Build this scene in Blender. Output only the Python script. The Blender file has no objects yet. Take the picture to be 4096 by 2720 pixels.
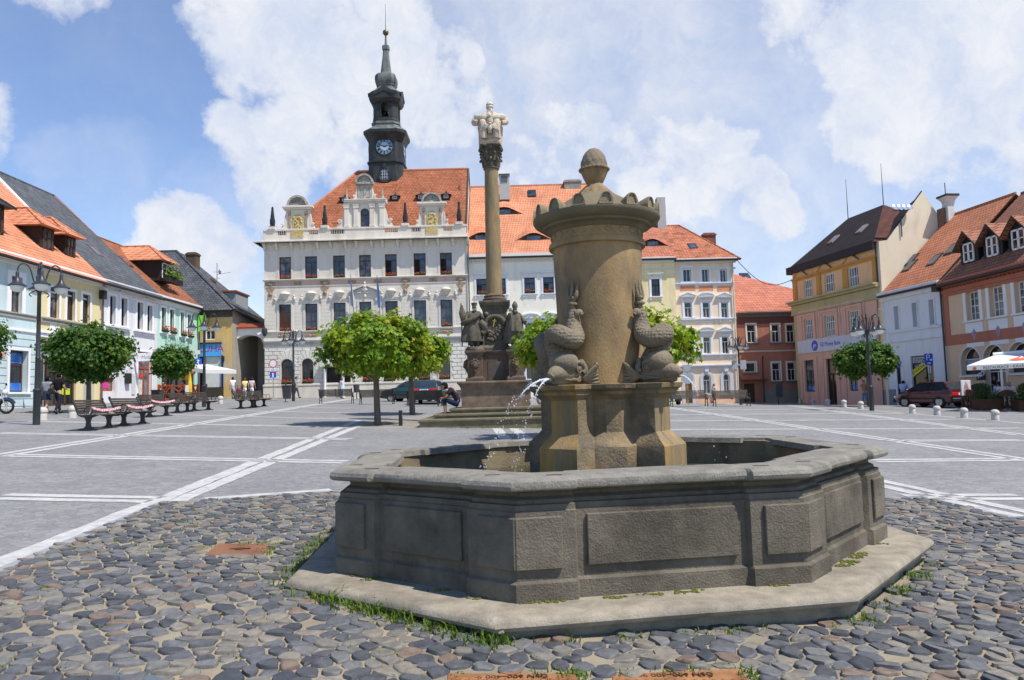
import bpy,bmesh,math,random
from mathutils import Vector,Matrix,noise
R=math.radians
pi=math.pi
rnd=random.Random(11)
sc=bpy.context.scene
COL=sc.collection
FOC,ROLL,CH=2921.0,0.027,1.50
PITCH=math.atan(222/FOC)
def ray(px,py):
 dx,dy=px-2048,py-1360
 cr,sr=math.cos(ROLL),math.sin(ROLL)
 a=dx*cr-dy*sr;b=dx*sr+dy*cr
 c,s=math.cos(PITCH),math.sin(PITCH)
 return Vector((a,FOC*c+b*s,FOC*s-b*c))
def smooth(t):
 t=max(0.0,min(1.0,t));return t*t*(3-2*t)
def g(x,y):
 return.0219*y-.027*x-.5*smooth((x-3)/9)*smooth((y-40)/20)
def at(px,py,y):
 d=ray(px,py);return Vector((0,0,CH))+d*(y/d.y)
def gnd(px,py):
 d=ray(px,py);d=d/d.y
 lo,hi=1.0,130.0
 f=lambda y:CH+d.z*y-g(d.x*y,y)
 for _ in range(50):
  m=(lo+hi)/2
  if f(m)>0:lo=m
  else:hi=m
 return Vector((d.x*lo,lo,g(d.x*lo,lo)))
def crop(ox,oy,k):return lambda x,y:(ox+x*k,oy+y*k)
cA=crop(0,650,.3826);cB=crop(0,1200,.3507);cC=crop(600,950,.4464)
cD=crop(1000,650,.38265);cE=crop(1000,1150,.38265);cT=crop(1350,0,.4848)
cL=crop(1780,380,.5548);cN=crop(1700,1150,.38265);cO=crop(2050,550,.4464)
cQ=crop(2050,1050,.5419);cS=crop(2550,800,.5738);cU=crop(3100,600,.4464)
cV=crop(3100,1200,.4219);cW=crop(2640,1480,.17789);cY=crop(3640,1380,.2041)
cG=crop(0,1550,.593);cH=crop(2600,1550,.6336);cM=crop(1560,1500,.18636)
cP=crop(700,1350,.21177);cX=crop(0,1350,.25516);cI=crop(1820,1180,.2168)
class MB:
 def __init__(s):s.v=[];s.f=[];s.m=[];s.mi=0;s.M=None
 def add(s,vs,fs,mi=None):
  o=len(s.v)
  for p in vs:
   p=Vector(p)
   s.v.append(s.M@p if s.M else p)
  for q in fs:s.f.append([i+o for i in q]);s.m.append(s.mi if mi is None else mi)
 def box(s,x0,x1,y0,y1,z0,z1,mi=None):
  v=[(x,y,z)for z in(z0,z1)for y in(y0,y1)for x in(x0,x1)]
  s.add(v,[(0,2,3,1),(4,5,7,6),(0,1,5,4),(2,6,7,3),(0,4,6,2),(1,3,7,5)],mi)
 def loft(s,loops,cap=True,closed=True,mi=None):
  n=len(loops[0]);v=[p for l in loops for p in l];f=[]
  for k in range(len(loops)-1):
   for i in range(n if closed else n-1):
    j=(i+1)%n
    f.append((k*n+i,k*n+j,(k+1)*n+j,(k+1)*n+i))
  if cap:
   f.append(tuple(range(n))[::-1]);f.append(tuple((len(loops)-1)*n+i for i in range(n)))
  s.add(v,f,mi)
 def prism(s,poly,axis,a,b,mi=None):
  def P(u,v,t):return{'x':(t,u,v),'y':(u,t,v),'z':(u,v,t)}[axis]
  s.loft([[P(u,v,a)for u,v in poly],[P(u,v,b)for u,v in poly]],mi=mi)
 def lathe(s,prof,n=24,c=(0,0),cap=True,mi=None,sq=None,rot=0):
  loops=[]
  for r,z in prof:
   if sq is None:
    loops.append([(c[0]+r*math.cos(2*pi*i/n+rot),c[1]+r*math.sin(2*pi*i/n+rot),z)for i in range(n)])
   else:
    k=r*(1-sq);q=[(r,-k),(r,k),(k,r),(-k,r),(-r,k),(-r,-k),(-k,-r),(k,-r)]
    loops.append([(c[0]+x*math.cos(rot)-y*math.sin(rot),c[1]+x*math.sin(rot)+y*math.cos(rot),z)for x,y in q])
  s.loft(loops,cap,mi=mi)
 def tube(s,pts,r,n=8,cap=True,mi=None,flat=None):
  pts=[Vector(p)for p in pts]
  rs=r if isinstance(r,(list,tuple))else[r]*len(pts)
  loops=[];ref=None
  for i,p in enumerate(pts):
   t=(pts[min(i+1,len(pts)-1)]-pts[max(i-1,0)]).normalized()
   if ref is None:ref=Vector((0,0,1))if abs(t.z)<.9 else Vector((1,0,0))
   u=(ref-t*ref.dot(t)).normalized();w=t.cross(u);ref=u
   k=1 if flat is None else flat
   loops.append([p+u*(rs[i]*math.cos(2*pi*j/n))+w*(rs[i]*k*math.sin(2*pi*j/n))for j in range(n)])
  s.loft(loops,cap,mi=mi)
 def ball(s,c,rx,ry=None,rz=None,n=12,m=8,mi=None):
  ry=rx if ry is None else ry;rz=rx if rz is None else rz
  s.loft([[(c[0]+rx*math.sin(a)*math.cos(2*pi*j/n),c[1]+ry*math.sin(a)*math.sin(2*pi*j/n),c[2]-rz*math.cos(a))for j in range(n)]for a in[max(.02,min(pi-.02,pi*i/m))for i in range(m+1)]],mi=mi)
 def quad(s,a,b,c,d,mi=None):s.add([a,b,c,d],[(0,1,2,3)],mi)
 def poly(s,pts,mi=None):s.add(pts,[tuple(range(len(pts)))],mi)
 def build(s,name,mats,parent=None,smooth=None,bevel=0,bseg=1,fix=False):
  me=bpy.data.meshes.new(name)
  me.from_pydata([tuple(p)for p in s.v],[],s.f)
  if not isinstance(mats,(list,tuple)):mats=[mats]
  for m in mats:me.materials.append(m)
  me.polygons.foreach_set('material_index',s.m)
  if fix:
   bm=bmesh.new();bm.from_mesh(me);bmesh.ops.recalc_face_normals(bm,faces=bm.faces);bm.to_mesh(me);bm.free()
  if smooth is not None:
   me.polygons.foreach_set('use_smooth',[True]*len(me.polygons))
   if smooth<170:me.set_sharp_from_angle(angle=R(smooth))
  me.update()
  return link(name,me,parent,bevel,bseg)
def link(name,me,parent=None,bevel=0,bseg=1):
 o=bpy.data.objects.new(name,me);COL.objects.link(o)
 if parent is not None:o.parent=parent
 if bevel:
  b=o.modifiers.new('bevel','BEVEL');b.width=bevel;b.segments=bseg;b.limit_method='ANGLE';b.angle_limit=R(35)
 return o
def teeth(mb,s0,s1,n,duty,y0,y1,z0,z1,up=.03):
 P=[(s1,z1+up),(s0,z1+up)];d=(s1-s0)/n
 for i in range(n):
  a=s0+d*i;P+=[(a,z1),(a+d*(1-duty)/2,z1),(a+d*(1-duty)/2,z0),(a+d*(1+duty)/2,z0),(a+d*(1+duty)/2,z1)]
 P.append((s1,z1));mb.prism(P,'y',y0,y1)
def tag(o,label=None,cat=None,group=None,kind=None):
 if label:o['label']=label
 if cat:o['category']=cat
 if group:o['group']=group
 if kind:o['kind']=kind
 return o
def empty(name,loc,rz=0,label=None,cat=None,group=None):
 o=bpy.data.objects.new(name,None);COL.objects.link(o)
 o.empty_display_size=.2;o.location=loc;o.rotation_euler=(0,0,rz)
 return tag(o,label,cat,group)
KIDS={}
def kids(o):return[c for c in bpy.data.objects if c.parent==o]
def dup(root,loc,rz,label=None,group=None,scale=None):
 r=root.copy();COL.objects.link(r);r.location=loc;r.rotation_euler=(0,0,rz)
 if scale:r.scale=scale
 if label:r['label']=label
 if group:r['group']=group
 for ch in kids(root):
  c=ch.copy();COL.objects.link(c);c.parent=r
  for q in kids(ch):
   d=q.copy();COL.objects.link(d);d.parent=c
 return r
MATS={}
def lin(h):
 h=h.lstrip('#');c=[int(h[i:i+2],16)/255 for i in(0,2,4)]
 return tuple((x/12.92 if x<=.04045 else((x+.055)/1.055)**2.4)for x in c)
def mat(name,col,rough=.8,var=.18,scale=2.0,bump=0.0,bscale=60,metal=0,spec=.3,col2=None,s2=1.2,amt2=.5,stretch=None,dist=.02,trans=0,coat=0):
 if name in MATS:return MATS[name]
 if isinstance(col,str):col=lin(col)
 if isinstance(col2,str):col2=lin(col2)
 m=bpy.data.materials.new(name);m.use_nodes=True
 nt=m.node_tree;N=nt.nodes;L=nt.links;b=N['Principled BSDF']
 b.inputs['Roughness'].default_value=rough;b.inputs['Metallic'].default_value=metal
 b.inputs['Specular IOR Level'].default_value=spec
 if coat:b.inputs['Coat Weight'].default_value=coat;b.inputs['Coat Roughness'].default_value=.05
 tc=N.new('ShaderNodeTexCoord');src=tc.outputs['Object']
 if stretch:
  mp=N.new('ShaderNodeMapping');mp.inputs['Scale'].default_value=stretch;L.new(src,mp.inputs[0]);src=mp.outputs[0]
 c=N.new('ShaderNodeRGB');c.outputs[0].default_value=(*col,1);out=c.outputs[0]
 def nz(sc_,det=5,rg=.6):
  n=N.new('ShaderNodeTexNoise');n.inputs['Scale'].default_value=sc_;n.inputs['Detail'].default_value=det;n.inputs['Roughness'].default_value=rg
  L.new(src,n.inputs['Vector']);return n.outputs['Fac']
 if col2:
  rp=N.new('ShaderNodeValToRGB');rp.color_ramp.elements[0].position=.62-amt2*.35;rp.color_ramp.elements[1].position=.78-amt2*.3
  L.new(nz(s2,8,.65),rp.inputs[0])
  mx=N.new('ShaderNodeMix');mx.data_type='RGBA';L.new(rp.outputs[0],mx.inputs[0]);L.new(out,mx.inputs[6]);mx.inputs[7].default_value=(*col2,1);out=mx.outputs[2]
 if var:
  mr=N.new('ShaderNodeMapRange');mr.inputs[1].default_value=.25;mr.inputs[2].default_value=.75;mr.inputs[3].default_value=1-var;mr.inputs[4].default_value=1+var
  L.new(nz(scale,9,.7),mr.inputs[0])
  mu=N.new('ShaderNodeMix');mu.data_type='RGBA';mu.blend_type='MULTIPLY';mu.inputs[0].default_value=1
  L.new(out,mu.inputs[6]);L.new(mr.outputs[0],mu.inputs[7]);out=mu.outputs[2]
 L.new(out,b.inputs['Base Color'])
 if bump:
  bp=N.new('ShaderNodeBump');bp.inputs['Strength'].default_value=bump;bp.inputs['Distance'].default_value=dist
  L.new(nz(bscale,6,.65),bp.inputs['Height']);L.new(bp.outputs[0],b.inputs['Normal'])
 if trans:
  t=N.new('ShaderNodeBsdfTranslucent');L.new(out,t.inputs[0]);ms=N.new('ShaderNodeMixShader');ms.inputs[0].default_value=trans
  L.new(b.outputs[0],ms.inputs[1]);L.new(t.outputs[0],ms.inputs[2]);L.new(ms.outputs[0],N['Material Output'].inputs[0])
 MATS[name]=m;return m
def tiles(name,c1,c2,mortar,w=.28,h=.2,bump=.6,patch=None,pamt=.4,mort=.02,rough=.85):
 if name in MATS:return MATS[name]
 c1,c2,mortar=[lin(c)if isinstance(c,str)else c for c in(c1,c2,mortar)]
 m=bpy.data.materials.new(name);m.use_nodes=True
 nt=m.node_tree;N=nt.nodes;L=nt.links;b=N['Principled BSDF'];b.inputs['Roughness'].default_value=rough;b.inputs['Specular IOR Level'].default_value=.25
 tc=N.new('ShaderNodeTexCoord');sp=N.new('ShaderNodeSeparateXYZ');L.new(tc.outputs['Object'],sp.inputs[0])
 ad=N.new('ShaderNodeMath');L.new(sp.outputs[0],ad.inputs[0]);
 ml=N.new('ShaderNodeMath');ml.operation='MULTIPLY';ml.inputs[1].default_value=.37;L.new(sp.outputs[1],ml.inputs[0]);L.new(ml.outputs[0],ad.inputs[1])
 cb=N.new('ShaderNodeCombineXYZ');L.new(ad.outputs[0],cb.inputs[0]);L.new(sp.outputs[2],cb.inputs[1])
 br=N.new('ShaderNodeTexBrick');br.inputs['Scale'].default_value=1;br.inputs['Brick Width'].default_value=w;br.inputs['Row Height'].default_value=h;br.inputs['Mortar Size'].default_value=mort;br.inputs['Mortar Smooth'].default_value=.5
 br.inputs['Color1'].default_value=(*c1,1);br.inputs['Color2'].default_value=(*c2,1);br.inputs['Mortar'].default_value=(*mortar,1)
 L.new(cb.outputs[0],br.inputs['Vector']);out=br.outputs['Color']
 n1=N.new('ShaderNodeTexNoise');n1.inputs['Scale'].default_value=.55;n1.inputs['Detail'].default_value=9;n1.inputs['Roughness'].default_value=.7;L.new(tc.outputs['Object'],n1.inputs['Vector'])
 mr=N.new('ShaderNodeMapRange');mr.inputs[1].default_value=.3;mr.inputs[2].default_value=.7;mr.inputs[3].default_value=.72;mr.inputs[4].default_value=1.25;L.new(n1.outputs['Fac'],mr.inputs[0])
 mu=N.new('ShaderNodeMix');mu.data_type='RGBA';mu.blend_type='MULTIPLY';mu.inputs[0].default_value=1;L.new(out,mu.inputs[6]);L.new(mr.outputs[0],mu.inputs[7]);out=mu.outputs[2]
 if patch:
  n2=N.new('ShaderNodeTexNoise');n2.inputs['Scale'].default_value=.9;n2.inputs['Detail'].default_value=10;n2.inputs['Roughness'].default_value=.75;L.new(tc.outputs['Object'],n2.inputs['Vector'])
  rp=N.new('ShaderNodeValToRGB');rp.color_ramp.elements[0].position=.68-pamt*.3;rp.color_ramp.elements[1].position=.74-pamt*.3;L.new(n2.outputs['Fac'],rp.inputs[0])
  mx=N.new('ShaderNodeMix');mx.data_type='RGBA';L.new(rp.outputs[0],mx.inputs[0]);L.new(out,mx.inputs[6]);mx.inputs[7].default_value=(*lin(patch),1);out=mx.outputs[2]
 L.new(out,b.inputs['Base Color'])
 bp=N.new('ShaderNodeBump');bp.inputs['Strength'].default_value=bump;bp.inputs['Distance'].default_value=.03;bp.invert=True
 L.new(br.outputs['Fac'],bp.inputs['Height']);L.new(bp.outputs[0],b.inputs['Normal'])
 MATS[name]=m;return m
def glass(name,col,rough=.06,spec=.7,var=.4,scale=.9,col2=None):
 return mat(name,col,rough,var,scale,spec=spec,col2=col2,s2=1.6,amt2=.6)
G_DARK=glass('window_glass',(.016,.02,.026))
G_SKY=glass('window_glass_sky_tint',(.06,.085,.12),col2=(.02,.025,.03))  # sky reflection put into the pane colour as a blue tint
G_CURT=glass('window_glass_curtain',(.22,.23,.24),rough=.12,spec=.4,col2=(.05,.06,.07))
BLACK=mat('dark_void',(.012,.012,.012),.9)
WHITE=mat('white_trim',(.80,.80,.80),.75,.05,bump=.05)
WOODBR=mat('brown_window_wood','#5a3a2c',.5,.15)
DKWOOD=mat('dark_window_wood','#33251f',.5,.15)
WHWOOD=mat('white_window_wood',(.78,.78,.76),.45,.04)
IRON=mat('dark_iron',(.028,.031,.036),.42,.2,spec=.5)
BLKIRON=mat('black_metal',(.014,.014,.015),.4,.2,spec=.5)
STEEL=mat('grey_steel',(.35,.36,.37),.4,.1,metal=.6)
TXT={}
def text(name,body,size,loc,rotz,m,parent=None,tilt=pi/2,ext=.004,align='CENTER',shear=0,sx=1.0):
 cu=bpy.data.curves.new(name,'FONT');cu.body=body;cu.size=size;cu.extrude=ext;cu.align_x=align;cu.align_y='CENTER';cu.shear=shear
 tmp=bpy.data.objects.new('tmp_text',cu);COL.objects.link(tmp)
 dg=bpy.context.evaluated_depsgraph_get();me=bpy.data.meshes.new_from_object(tmp.evaluated_get(dg))
 bpy.data.objects.remove(tmp);bpy.data.curves.remove(cu)
 me.materials.clear();me.materials.append(m)
 o=link(name,me,parent);o.location=loc;o.rotation_euler=(tilt,0,rotz);o.scale=(sx,1,1)
 return o
def strip_mesh(mb,pts,w,lift=.0,seg=.5,off=0,jit=0):
 P=[]
 for a,b in zip(pts[:-1],pts[1:]):
  a=Vector(a);b=Vector(b);n=max(1,int((b-a).length/seg))
  for i in range(n):P.append(a.lerp(b,i/n))
 P.append(Vector(pts[-1]))
 Lp,Rp=[],[]
 for i,p in enumerate(P):
  t=(P[min(i+1,len(P)-1)]-P[max(i-1,0)]);t.z=0;t.normalize();nrm=Vector((-t.y,t.x,0))
  for lst,k in((Lp,w/2),(Rp,-w/2)):
   q=p+nrm*(k+off+rnd.uniform(-jit,jit));q.z=g(q.x,q.y)+lift;lst.append(q)
 n=len(P)
 mb.add(Lp+Rp,[(i,i+n,i+n+1,i+1)for i in range(n-1)])
cam=bpy.data.objects.new('camera',bpy.data.cameras.new('camera'));COL.objects.link(cam);sc.camera=cam
cam.data.sensor_width=36;cam.data.lens=FOC/4096*36;cam.data.clip_end=3000;cam.data.clip_start=.05
c_,s_=math.cos(PITCH),math.sin(PITCH);cr,sr=math.cos(ROLL),math.sin(ROLL)
Rv,Uv,Fv=Vector((1,0,0)),Vector((0,-s_,c_)),Vector((0,c_,s_))
Xc=Rv*cr-Uv*sr;Yc=Rv*sr+Uv*cr
cam.matrix_world=Matrix((Xc,Yc,-Fv)).transposed().to_4x4()@Matrix.Identity(4)
cam.location=(0,0,CH)
SUN_EL,SUN_AZ=R(60),R(-31)
sd=Vector((math.cos(SUN_EL)*math.cos(SUN_AZ),math.cos(SUN_EL)*math.sin(SUN_AZ),math.sin(SUN_EL)))
sun=bpy.data.objects.new('sun',bpy.data.lights.new('sun','SUN'));COL.objects.link(sun)
sun.data.energy=4.8;sun.data.angle=R(.53);sun.data.color=(1,.94,.85);sun.rotation_euler=sd.to_track_quat('Z','Y').to_euler();sun.location=(20,-10,40)
w=bpy.data.worlds.new('World');sc.world=w;w.use_nodes=True
nt=w.node_tree;N=nt.nodes;L=nt.links;N.clear()
def nd(t,**k):
 n=N.new(t)
 for a,v in k.items():setattr(n,a,v)
 return n
sky=nd('ShaderNodeTexSky',sky_type='NISHITA',sun_disc=False,sun_elevation=SUN_EL,altitude=400,air_density=1.0,dust_density=.25,ozone_density=1.6)
sky.sun_rotation=math.atan2(sd.x,sd.y)
bg1=nd('ShaderNodeBackground');bg1.inputs[1].default_value=.15;hsv=nd('ShaderNodeHueSaturation');hsv.inputs['Saturation'].default_value=1.18;hsv.inputs['Hue'].default_value=.508;L.new(sky.outputs[0],hsv.inputs['Color']);L.new(hsv.outputs[0],bg1.inputs[0])
tc=nd('ShaderNodeTexCoord');D0=tc.outputs['Generated']
def noise_(vec,sc_,det,rg=.55,dist=0):
 n=nd('ShaderNodeTexNoise');n.inputs['Scale'].default_value=sc_;n.inputs['Detail'].default_value=det;n.inputs['Roughness'].default_value=rg;n.inputs['Distortion'].default_value=dist
 L.new(vec,n.inputs['Vector']);return n
def math_(op,a,b=None,clamp=False):
 n=nd('ShaderNodeMath',operation=op,use_clamp=clamp)
 for i,x in((0,a),(1,b)):
  if x is None:continue
  if isinstance(x,(int,float)):n.inputs[i].default_value=x
  else:L.new(x,n.inputs[i])
 return n.outputs[0]
wn=noise_(D0,5,6,.6)
wv=nd('ShaderNodeVectorMath',operation='SUBTRACT');L.new(wn.outputs['Color'],wv.inputs[0]);wv.inputs[1].default_value=(.5,.5,.5)
ws=nd('ShaderNodeVectorMath',operation='SCALE');L.new(wv.outputs[0],ws.inputs[0]);ws.inputs['Scale'].default_value=.16
wa=nd('ShaderNodeVectorMath',operation='ADD');L.new(D0,wa.inputs[0]);L.new(ws.outputs[0],wa.inputs[1])
wz=nd('ShaderNodeVectorMath',operation='NORMALIZE');L.new(wa.outputs[0],wz.inputs[0]);DW=wz.outputs[0]
def field(blobs):
 acc=None
 for x,y,r,st in blobs:
  d=ray(x*1.735,y*1.735).normalized();an=r*1.735/FOC
  dt=nd('ShaderNodeVectorMath',operation='DOT_PRODUCT');L.new(DW,dt.inputs[0]);dt.inputs[1].default_value=d
  mr=nd('ShaderNodeMapRange',interpolation_type='SMOOTHSTEP');L.new(dt.outputs['Value'],mr.inputs[0])
  mr.inputs[1].default_value=math.cos(an*1.35);mr.inputs[2].default_value=math.cos(an*.35);mr.inputs[3].default_value=0;mr.inputs[4].default_value=st
  acc=mr.outputs[0]if acc is None else math_('MAXIMUM',acc,mr.outputs[0])
 return acc
CUM=[(640,70,170,1),(820,110,210,1),(1010,200,150,.85),(560,170,90,.8),(470,60,50,.6),(720,20,160,1),(660,320,120,.95),(560,330,100,.85),(620,440,110,.9),(760,330,120,.8),(430,570,130,1),(350,560,90,.95),(530,600,100,.9),(300,590,60,.8),(1620,430,150,.85),(1740,480,110,.8),(1500,380,130,.8),(1330,320,120,.8),(1240,370,110,.8),(2080,170,210,1),(2230,120,200,1),(1960,170,110,.9),(2300,300,160,.8),(1820,70,120,.75),(2150,320,130,.75),(1180,420,90,.7),(-250,300,200,.8),(2700,300,260,.9),(200,-300,260,.8),(1400,-400,400,.8),(2600,-300,300,.8)]
VEIL=[(1350,150,420,.75),(1650,330,420,.72),(1100,420,300,.6),(2000,420,330,.55),(1500,20,360,.62),(230,420,120,.38),(110,360,60,.35),(2250,400,260,.6),(300,150,700,.17),(1700,650,350,.6),(560,640,260,.5),(350,400,90,.22)]
fb=noise_(D0,13,12,.6);fb2=noise_(D0,5,10,.62)
dens=math_('ADD',field(CUM),math_('MULTIPLY',math_('SUBTRACT',fb.outputs['Fac'],.5),1.35))
rp=nd('ShaderNodeValToRGB');rp.color_ramp.elements[0].position=.42;rp.color_ramp.elements[1].position=.88;rp.color_ramp.interpolation='EASE';L.new(dens,rp.inputs[0])
veil=math_('MULTIPLY',field(VEIL),math_('ADD',math_('MULTIPLY',fb2.outputs['Fac'],1.1),.35),True)
cov=math_('MAXIMUM',math_('MULTIPLY',rp.outputs[0],.96),veil)
sh=noise_(DW,11,12,.68)
shr=nd('ShaderNodeValToRGB');e=shr.color_ramp.elements;e[0].position=.3;e[0].color=(.50,.575,.73,1);e[1].position=.62;e[1].color=(.745,.755,.79,1);L.new(sh.outputs['Fac'],shr.inputs[0])
bg2=nd('ShaderNodeBackground');L.new(shr.outputs[0],bg2.inputs[0]);bg2.inputs[1].default_value=.98
mxs=nd('ShaderNodeMixShader');L.new(cov,mxs.inputs[0]);L.new(bg1.outputs[0],mxs.inputs[1]);L.new(bg2.outputs[0],mxs.inputs[2])
wo=nd('ShaderNodeOutputWorld');L.new(mxs.outputs[0],wo.inputs[0])
vs=sc.view_settings;vs.view_transform='Standard';vs.look='None';vs.exposure=.3;vs.gamma=1
def paving_mat():
 m=bpy.data.materials.new('granite_setts');m.use_nodes=True;nt=m.node_tree;N=nt.nodes;L=nt.links;b=N['Principled BSDF'];b.inputs['Roughness'].default_value=.75;b.inputs['Specular IOR Level'].default_value=.3
 tc=N.new('ShaderNodeTexCoord')
 v=N.new('ShaderNodeTexVoronoi');v.feature='DISTANCE_TO_EDGE';v.inputs['Scale'].default_value=9.5;L.new(tc.outputs['Object'],v.inputs['Vector'])
 vc=N.new('ShaderNodeTexVoronoi');vc.inputs['Scale'].default_value=9.5;L.new(tc.outputs['Object'],vc.inputs['Vector'])
 hs=N.new('ShaderNodeSeparateColor');L.new(vc.outputs['Color'],hs.inputs[0])
 rp=N.new('ShaderNodeValToRGB');e=rp.color_ramp.elements;e[0].color=(.19,.189,.186,1);e[1].color=(.25,.248,.243,1);L.new(hs.outputs[0],rp.inputs[0])
 j=N.new('ShaderNodeMapRange');j.inputs[1].default_value=0;j.inputs[2].default_value=.09;j.inputs[3].default_value=.74;j.inputs[4].default_value=1;L.new(v.outputs['Distance'],j.inputs[0])
 n=N.new('ShaderNodeTexNoise');n.inputs['Scale'].default_value=.45;n.inputs['Detail'].default_value=10;n.inputs['Roughness'].default_value=.7;L.new(tc.outputs['Object'],n.inputs['Vector'])
 nr=N.new('ShaderNodeMapRange');nr.inputs[1].default_value=.3;nr.inputs[2].default_value=.7;nr.inputs[3].default_value=.86;nr.inputs[4].default_value=1.16;L.new(n.outputs['Fac'],nr.inputs[0])
 mu=N.new('ShaderNodeMath');mu.operation='MULTIPLY';L.new(j.outputs[0],mu.inputs[0]);L.new(nr.outputs[0],mu.inputs[1])
 mx=N.new('ShaderNodeMix');mx.data_type='RGBA';mx.blend_type='MULTIPLY';mx.inputs[0].default_value=1;L.new(rp.outputs[0],mx.inputs[6]);L.new(mu.outputs[0],mx.inputs[7])
 L.new(mx.outputs[2],b.inputs['Base Color'])
 bp=N.new('ShaderNodeBump');bp.inputs['Strength'].default_value=.8;bp.inputs['Distance'].default_value=.012;L.new(j.outputs[0],bp.inputs['Height']);L.new(bp.outputs[0],b.inputs['Normal'])
 return m
PAVE=paving_mat()
mb=MB();xs=list(range(-150,-45,15))+list(range(-45,46,2))+list(range(60,151,15));ys=list(range(-20,92,2))+[105,130,170]
mb.add([(x,y,g(x,y))for y in ys for x in xs],[(j*len(xs)+i,j*len(xs)+i+1,(j+1)*len(xs)+i+1,(j+1)*len(xs)+i)for j in range(len(ys)-1)for i in range(len(xs)-1)])
tag(mb.build('ground',PAVE,smooth=180),kind='structure',label='grey granite sett paving of the sloping town square')
BAND=mat('white_setts',(.46,.455,.435),.75,.3,9,bump=.5,bscale=30,col2=(.36,.36,.35),s2=4,amt2=.4)
mb=MB()
Gp=lambda q:gnd(*q)
def band(a,b,w=.2,gap=.1,dbl=True):
 A,B=Gp(a),Gp(b)
 for k in((-1,1)if dbl else(0,)):
  strip_mesh(mb,[A,B],w,.005,.28,k*(w+gap)/2,.016)
band(cG(-60,1214),cG(1085,757),.26,0,False);band(cG(1085,757),cG(2420,222),.24,0,False);band(cG(1190,768),cG(2430,255),.24,0,False)
band(cG(-40,466),cG(2480,58),.22,.12)
band(cG(-30,737),cG(1060,757));band(cG(60,458),cG(2330,503));band(cG(-30,308),cG(2361,349));band(cG(270,230),cG(2361,268));band(cG(960,178),cG(2500,218),.16,.08);band(cG(1430,153),cG(2361,172),.16,.08);band(cG(1600,128),cG(2361,140),.16,.06);band(cG(-20,248),cG(470,207),.18,0,False)
band(cG(1380,752),cG(2230,690),.18,0,False)
band(cH(90,122),cH(2361,456),.18,.14);band(cH(480,100),cH(2361,302),.18,.14);band(cH(870,104),cH(1330,140),.2,0,False);band(cH(1330,140),cH(2361,226),.2,0,False)
band(cH(90,142),cH(900,137),.18,.08);band(cH(90,172),cH(1720,163),.18,.08);band(cH(90,212),cH(1900,202),.18,.08);band(cH(90,267),cH(2361,257),.18,.08);band(cH(1480,337),cH(2361,333));band(cH(1400,464),cH(2361,454));band(cH(1640,695),cH(2361,690))
band(cH(1350,580),cH(2420,815),.2,.12)
band(crop(1100,1650,.6058)(1520,105),crop(1100,1650,.6058)(1700,280),.3,.22);band(crop(1100,1650,.6058)(480,100),crop(1100,1650,.6058)(1760,106),.12,0,False)
tag(mb.build('paving_bands',BAND),kind='structure',label='white stone bands crossing the grey paving')
FX,FY,FTH,FDE,FST=.819,6.76,-2.6364,.0158,.0694
STEP_Z=CH-1.27
def octv(r,k):
 a=pi/4*k+(FDE if k%2==0 else-FDE);u=r*math.cos(a)*(1+FST);v=r*math.sin(a)/(1+FST)
 return Vector((u*math.cos(FTH)-v*math.sin(FTH),u*math.sin(FTH)+v*math.cos(FTH)))
cob=[gnd(*cG(-330,1400)),gnd(*cG(0,1238)),gnd(*cG(1085,782)),gnd(*cG(1400,764)),gnd(*cG(2230,702)),gnd(*cH(1500,702)),gnd(*cH(1760,704)),gnd(*cH(2361,842)),gnd(*cH(2900,960)),Vector((6.2,1.6,0)),Vector((-4.6,1.6,0))]
cob2=[(p.x,p.y)for p in cob]
def inside(x,y,poly):
 c=False
 for i in range(len(poly)):
  (x1,y1),(x2,y2)=poly[i],poly[i-1]
  if(y1>y)!=(y2>y)and x<(x2-x1)*(y-y1)/(y2-y1)+x1:c=not c
 return c
stepp=[tuple(octv(2.62,k)+Vector((FX,FY)))for k in range(8)]
def sand_mat():
 m=mat('sandy_joint',(.35,.30,.215),.95,.3,5,bump=.9,bscale=130,dist=.012,col2=(.20,.18,.14),s2=2.5,amt2=.4,spec=.1);return m
SAND=sand_mat()
mb=MB()
bx=[min(p[0]for p in cob2),max(p[0]for p in cob2),min(p[1]for p in cob2),max(p[1]for p in cob2)]
mb.poly([(x,y,g(x,y)+.003)for x,y in cob2][::1])
tag(mb.build('sand_bed',SAND),kind='structure',label='sandy bed between the dark cobblestones')
KERB=mat('smooth_grey_kerb',(.27,.275,.28),.7,.12,6,bump=.2)
mb=MB()
for a,b in zip(cob[:8],cob[1:9]):strip_mesh(mb,[a,b],.11,.009,.4)
tag(mb.build('kerb_strip',KERB),kind='structure',label='narrow smooth grey kerb round the cobbles')
def clip(poly,mx,my,nx,ny):
 out=[]
 for i in range(len(poly)):
  p,q=poly[i-1],poly[i]
  a=(p[0]-mx)*nx+(p[1]-my)*ny;b=(q[0]-mx)*nx+(q[1]-my)*ny
  if a<=0:out.append(p)
  if(a<0<b)or(b<0<a):
   t=a/(a-b);out.append((p[0]+(q[0]-p[0])*t,p[1]+(q[1]-p[1])*t))
 return out
COBP=[(.62,1.3),(1.02,1.03)]
plates=[]
def q4(a,b,c,d):return[gnd(*p)for p in(a,b,c,d)]
c1=crop(0,1700,.6507)
P1=q4(c1(1255,803),c1(1615,806),c1(1680,735),c1(1345,733))
cb_=crop(1700,2500,1.0148)
P2=q4(cb_(85,280),cb_(640,280),cb_(592,196),cb_(88,196));P3=q4(cb_(735,280),cb_(1330,280),cb_(1240,177),cb_(738,200))
plates=[[(p.x,p.y)for p in P]for P in(P1,P2,P3)]
mb=MB();tint=[]
px_,py_=.142,.097
rows=int((bx[3]-bx[2])/py_)+3;cols=int((bx[1]-bx[0])/px_)+3
seeds={}
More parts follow.
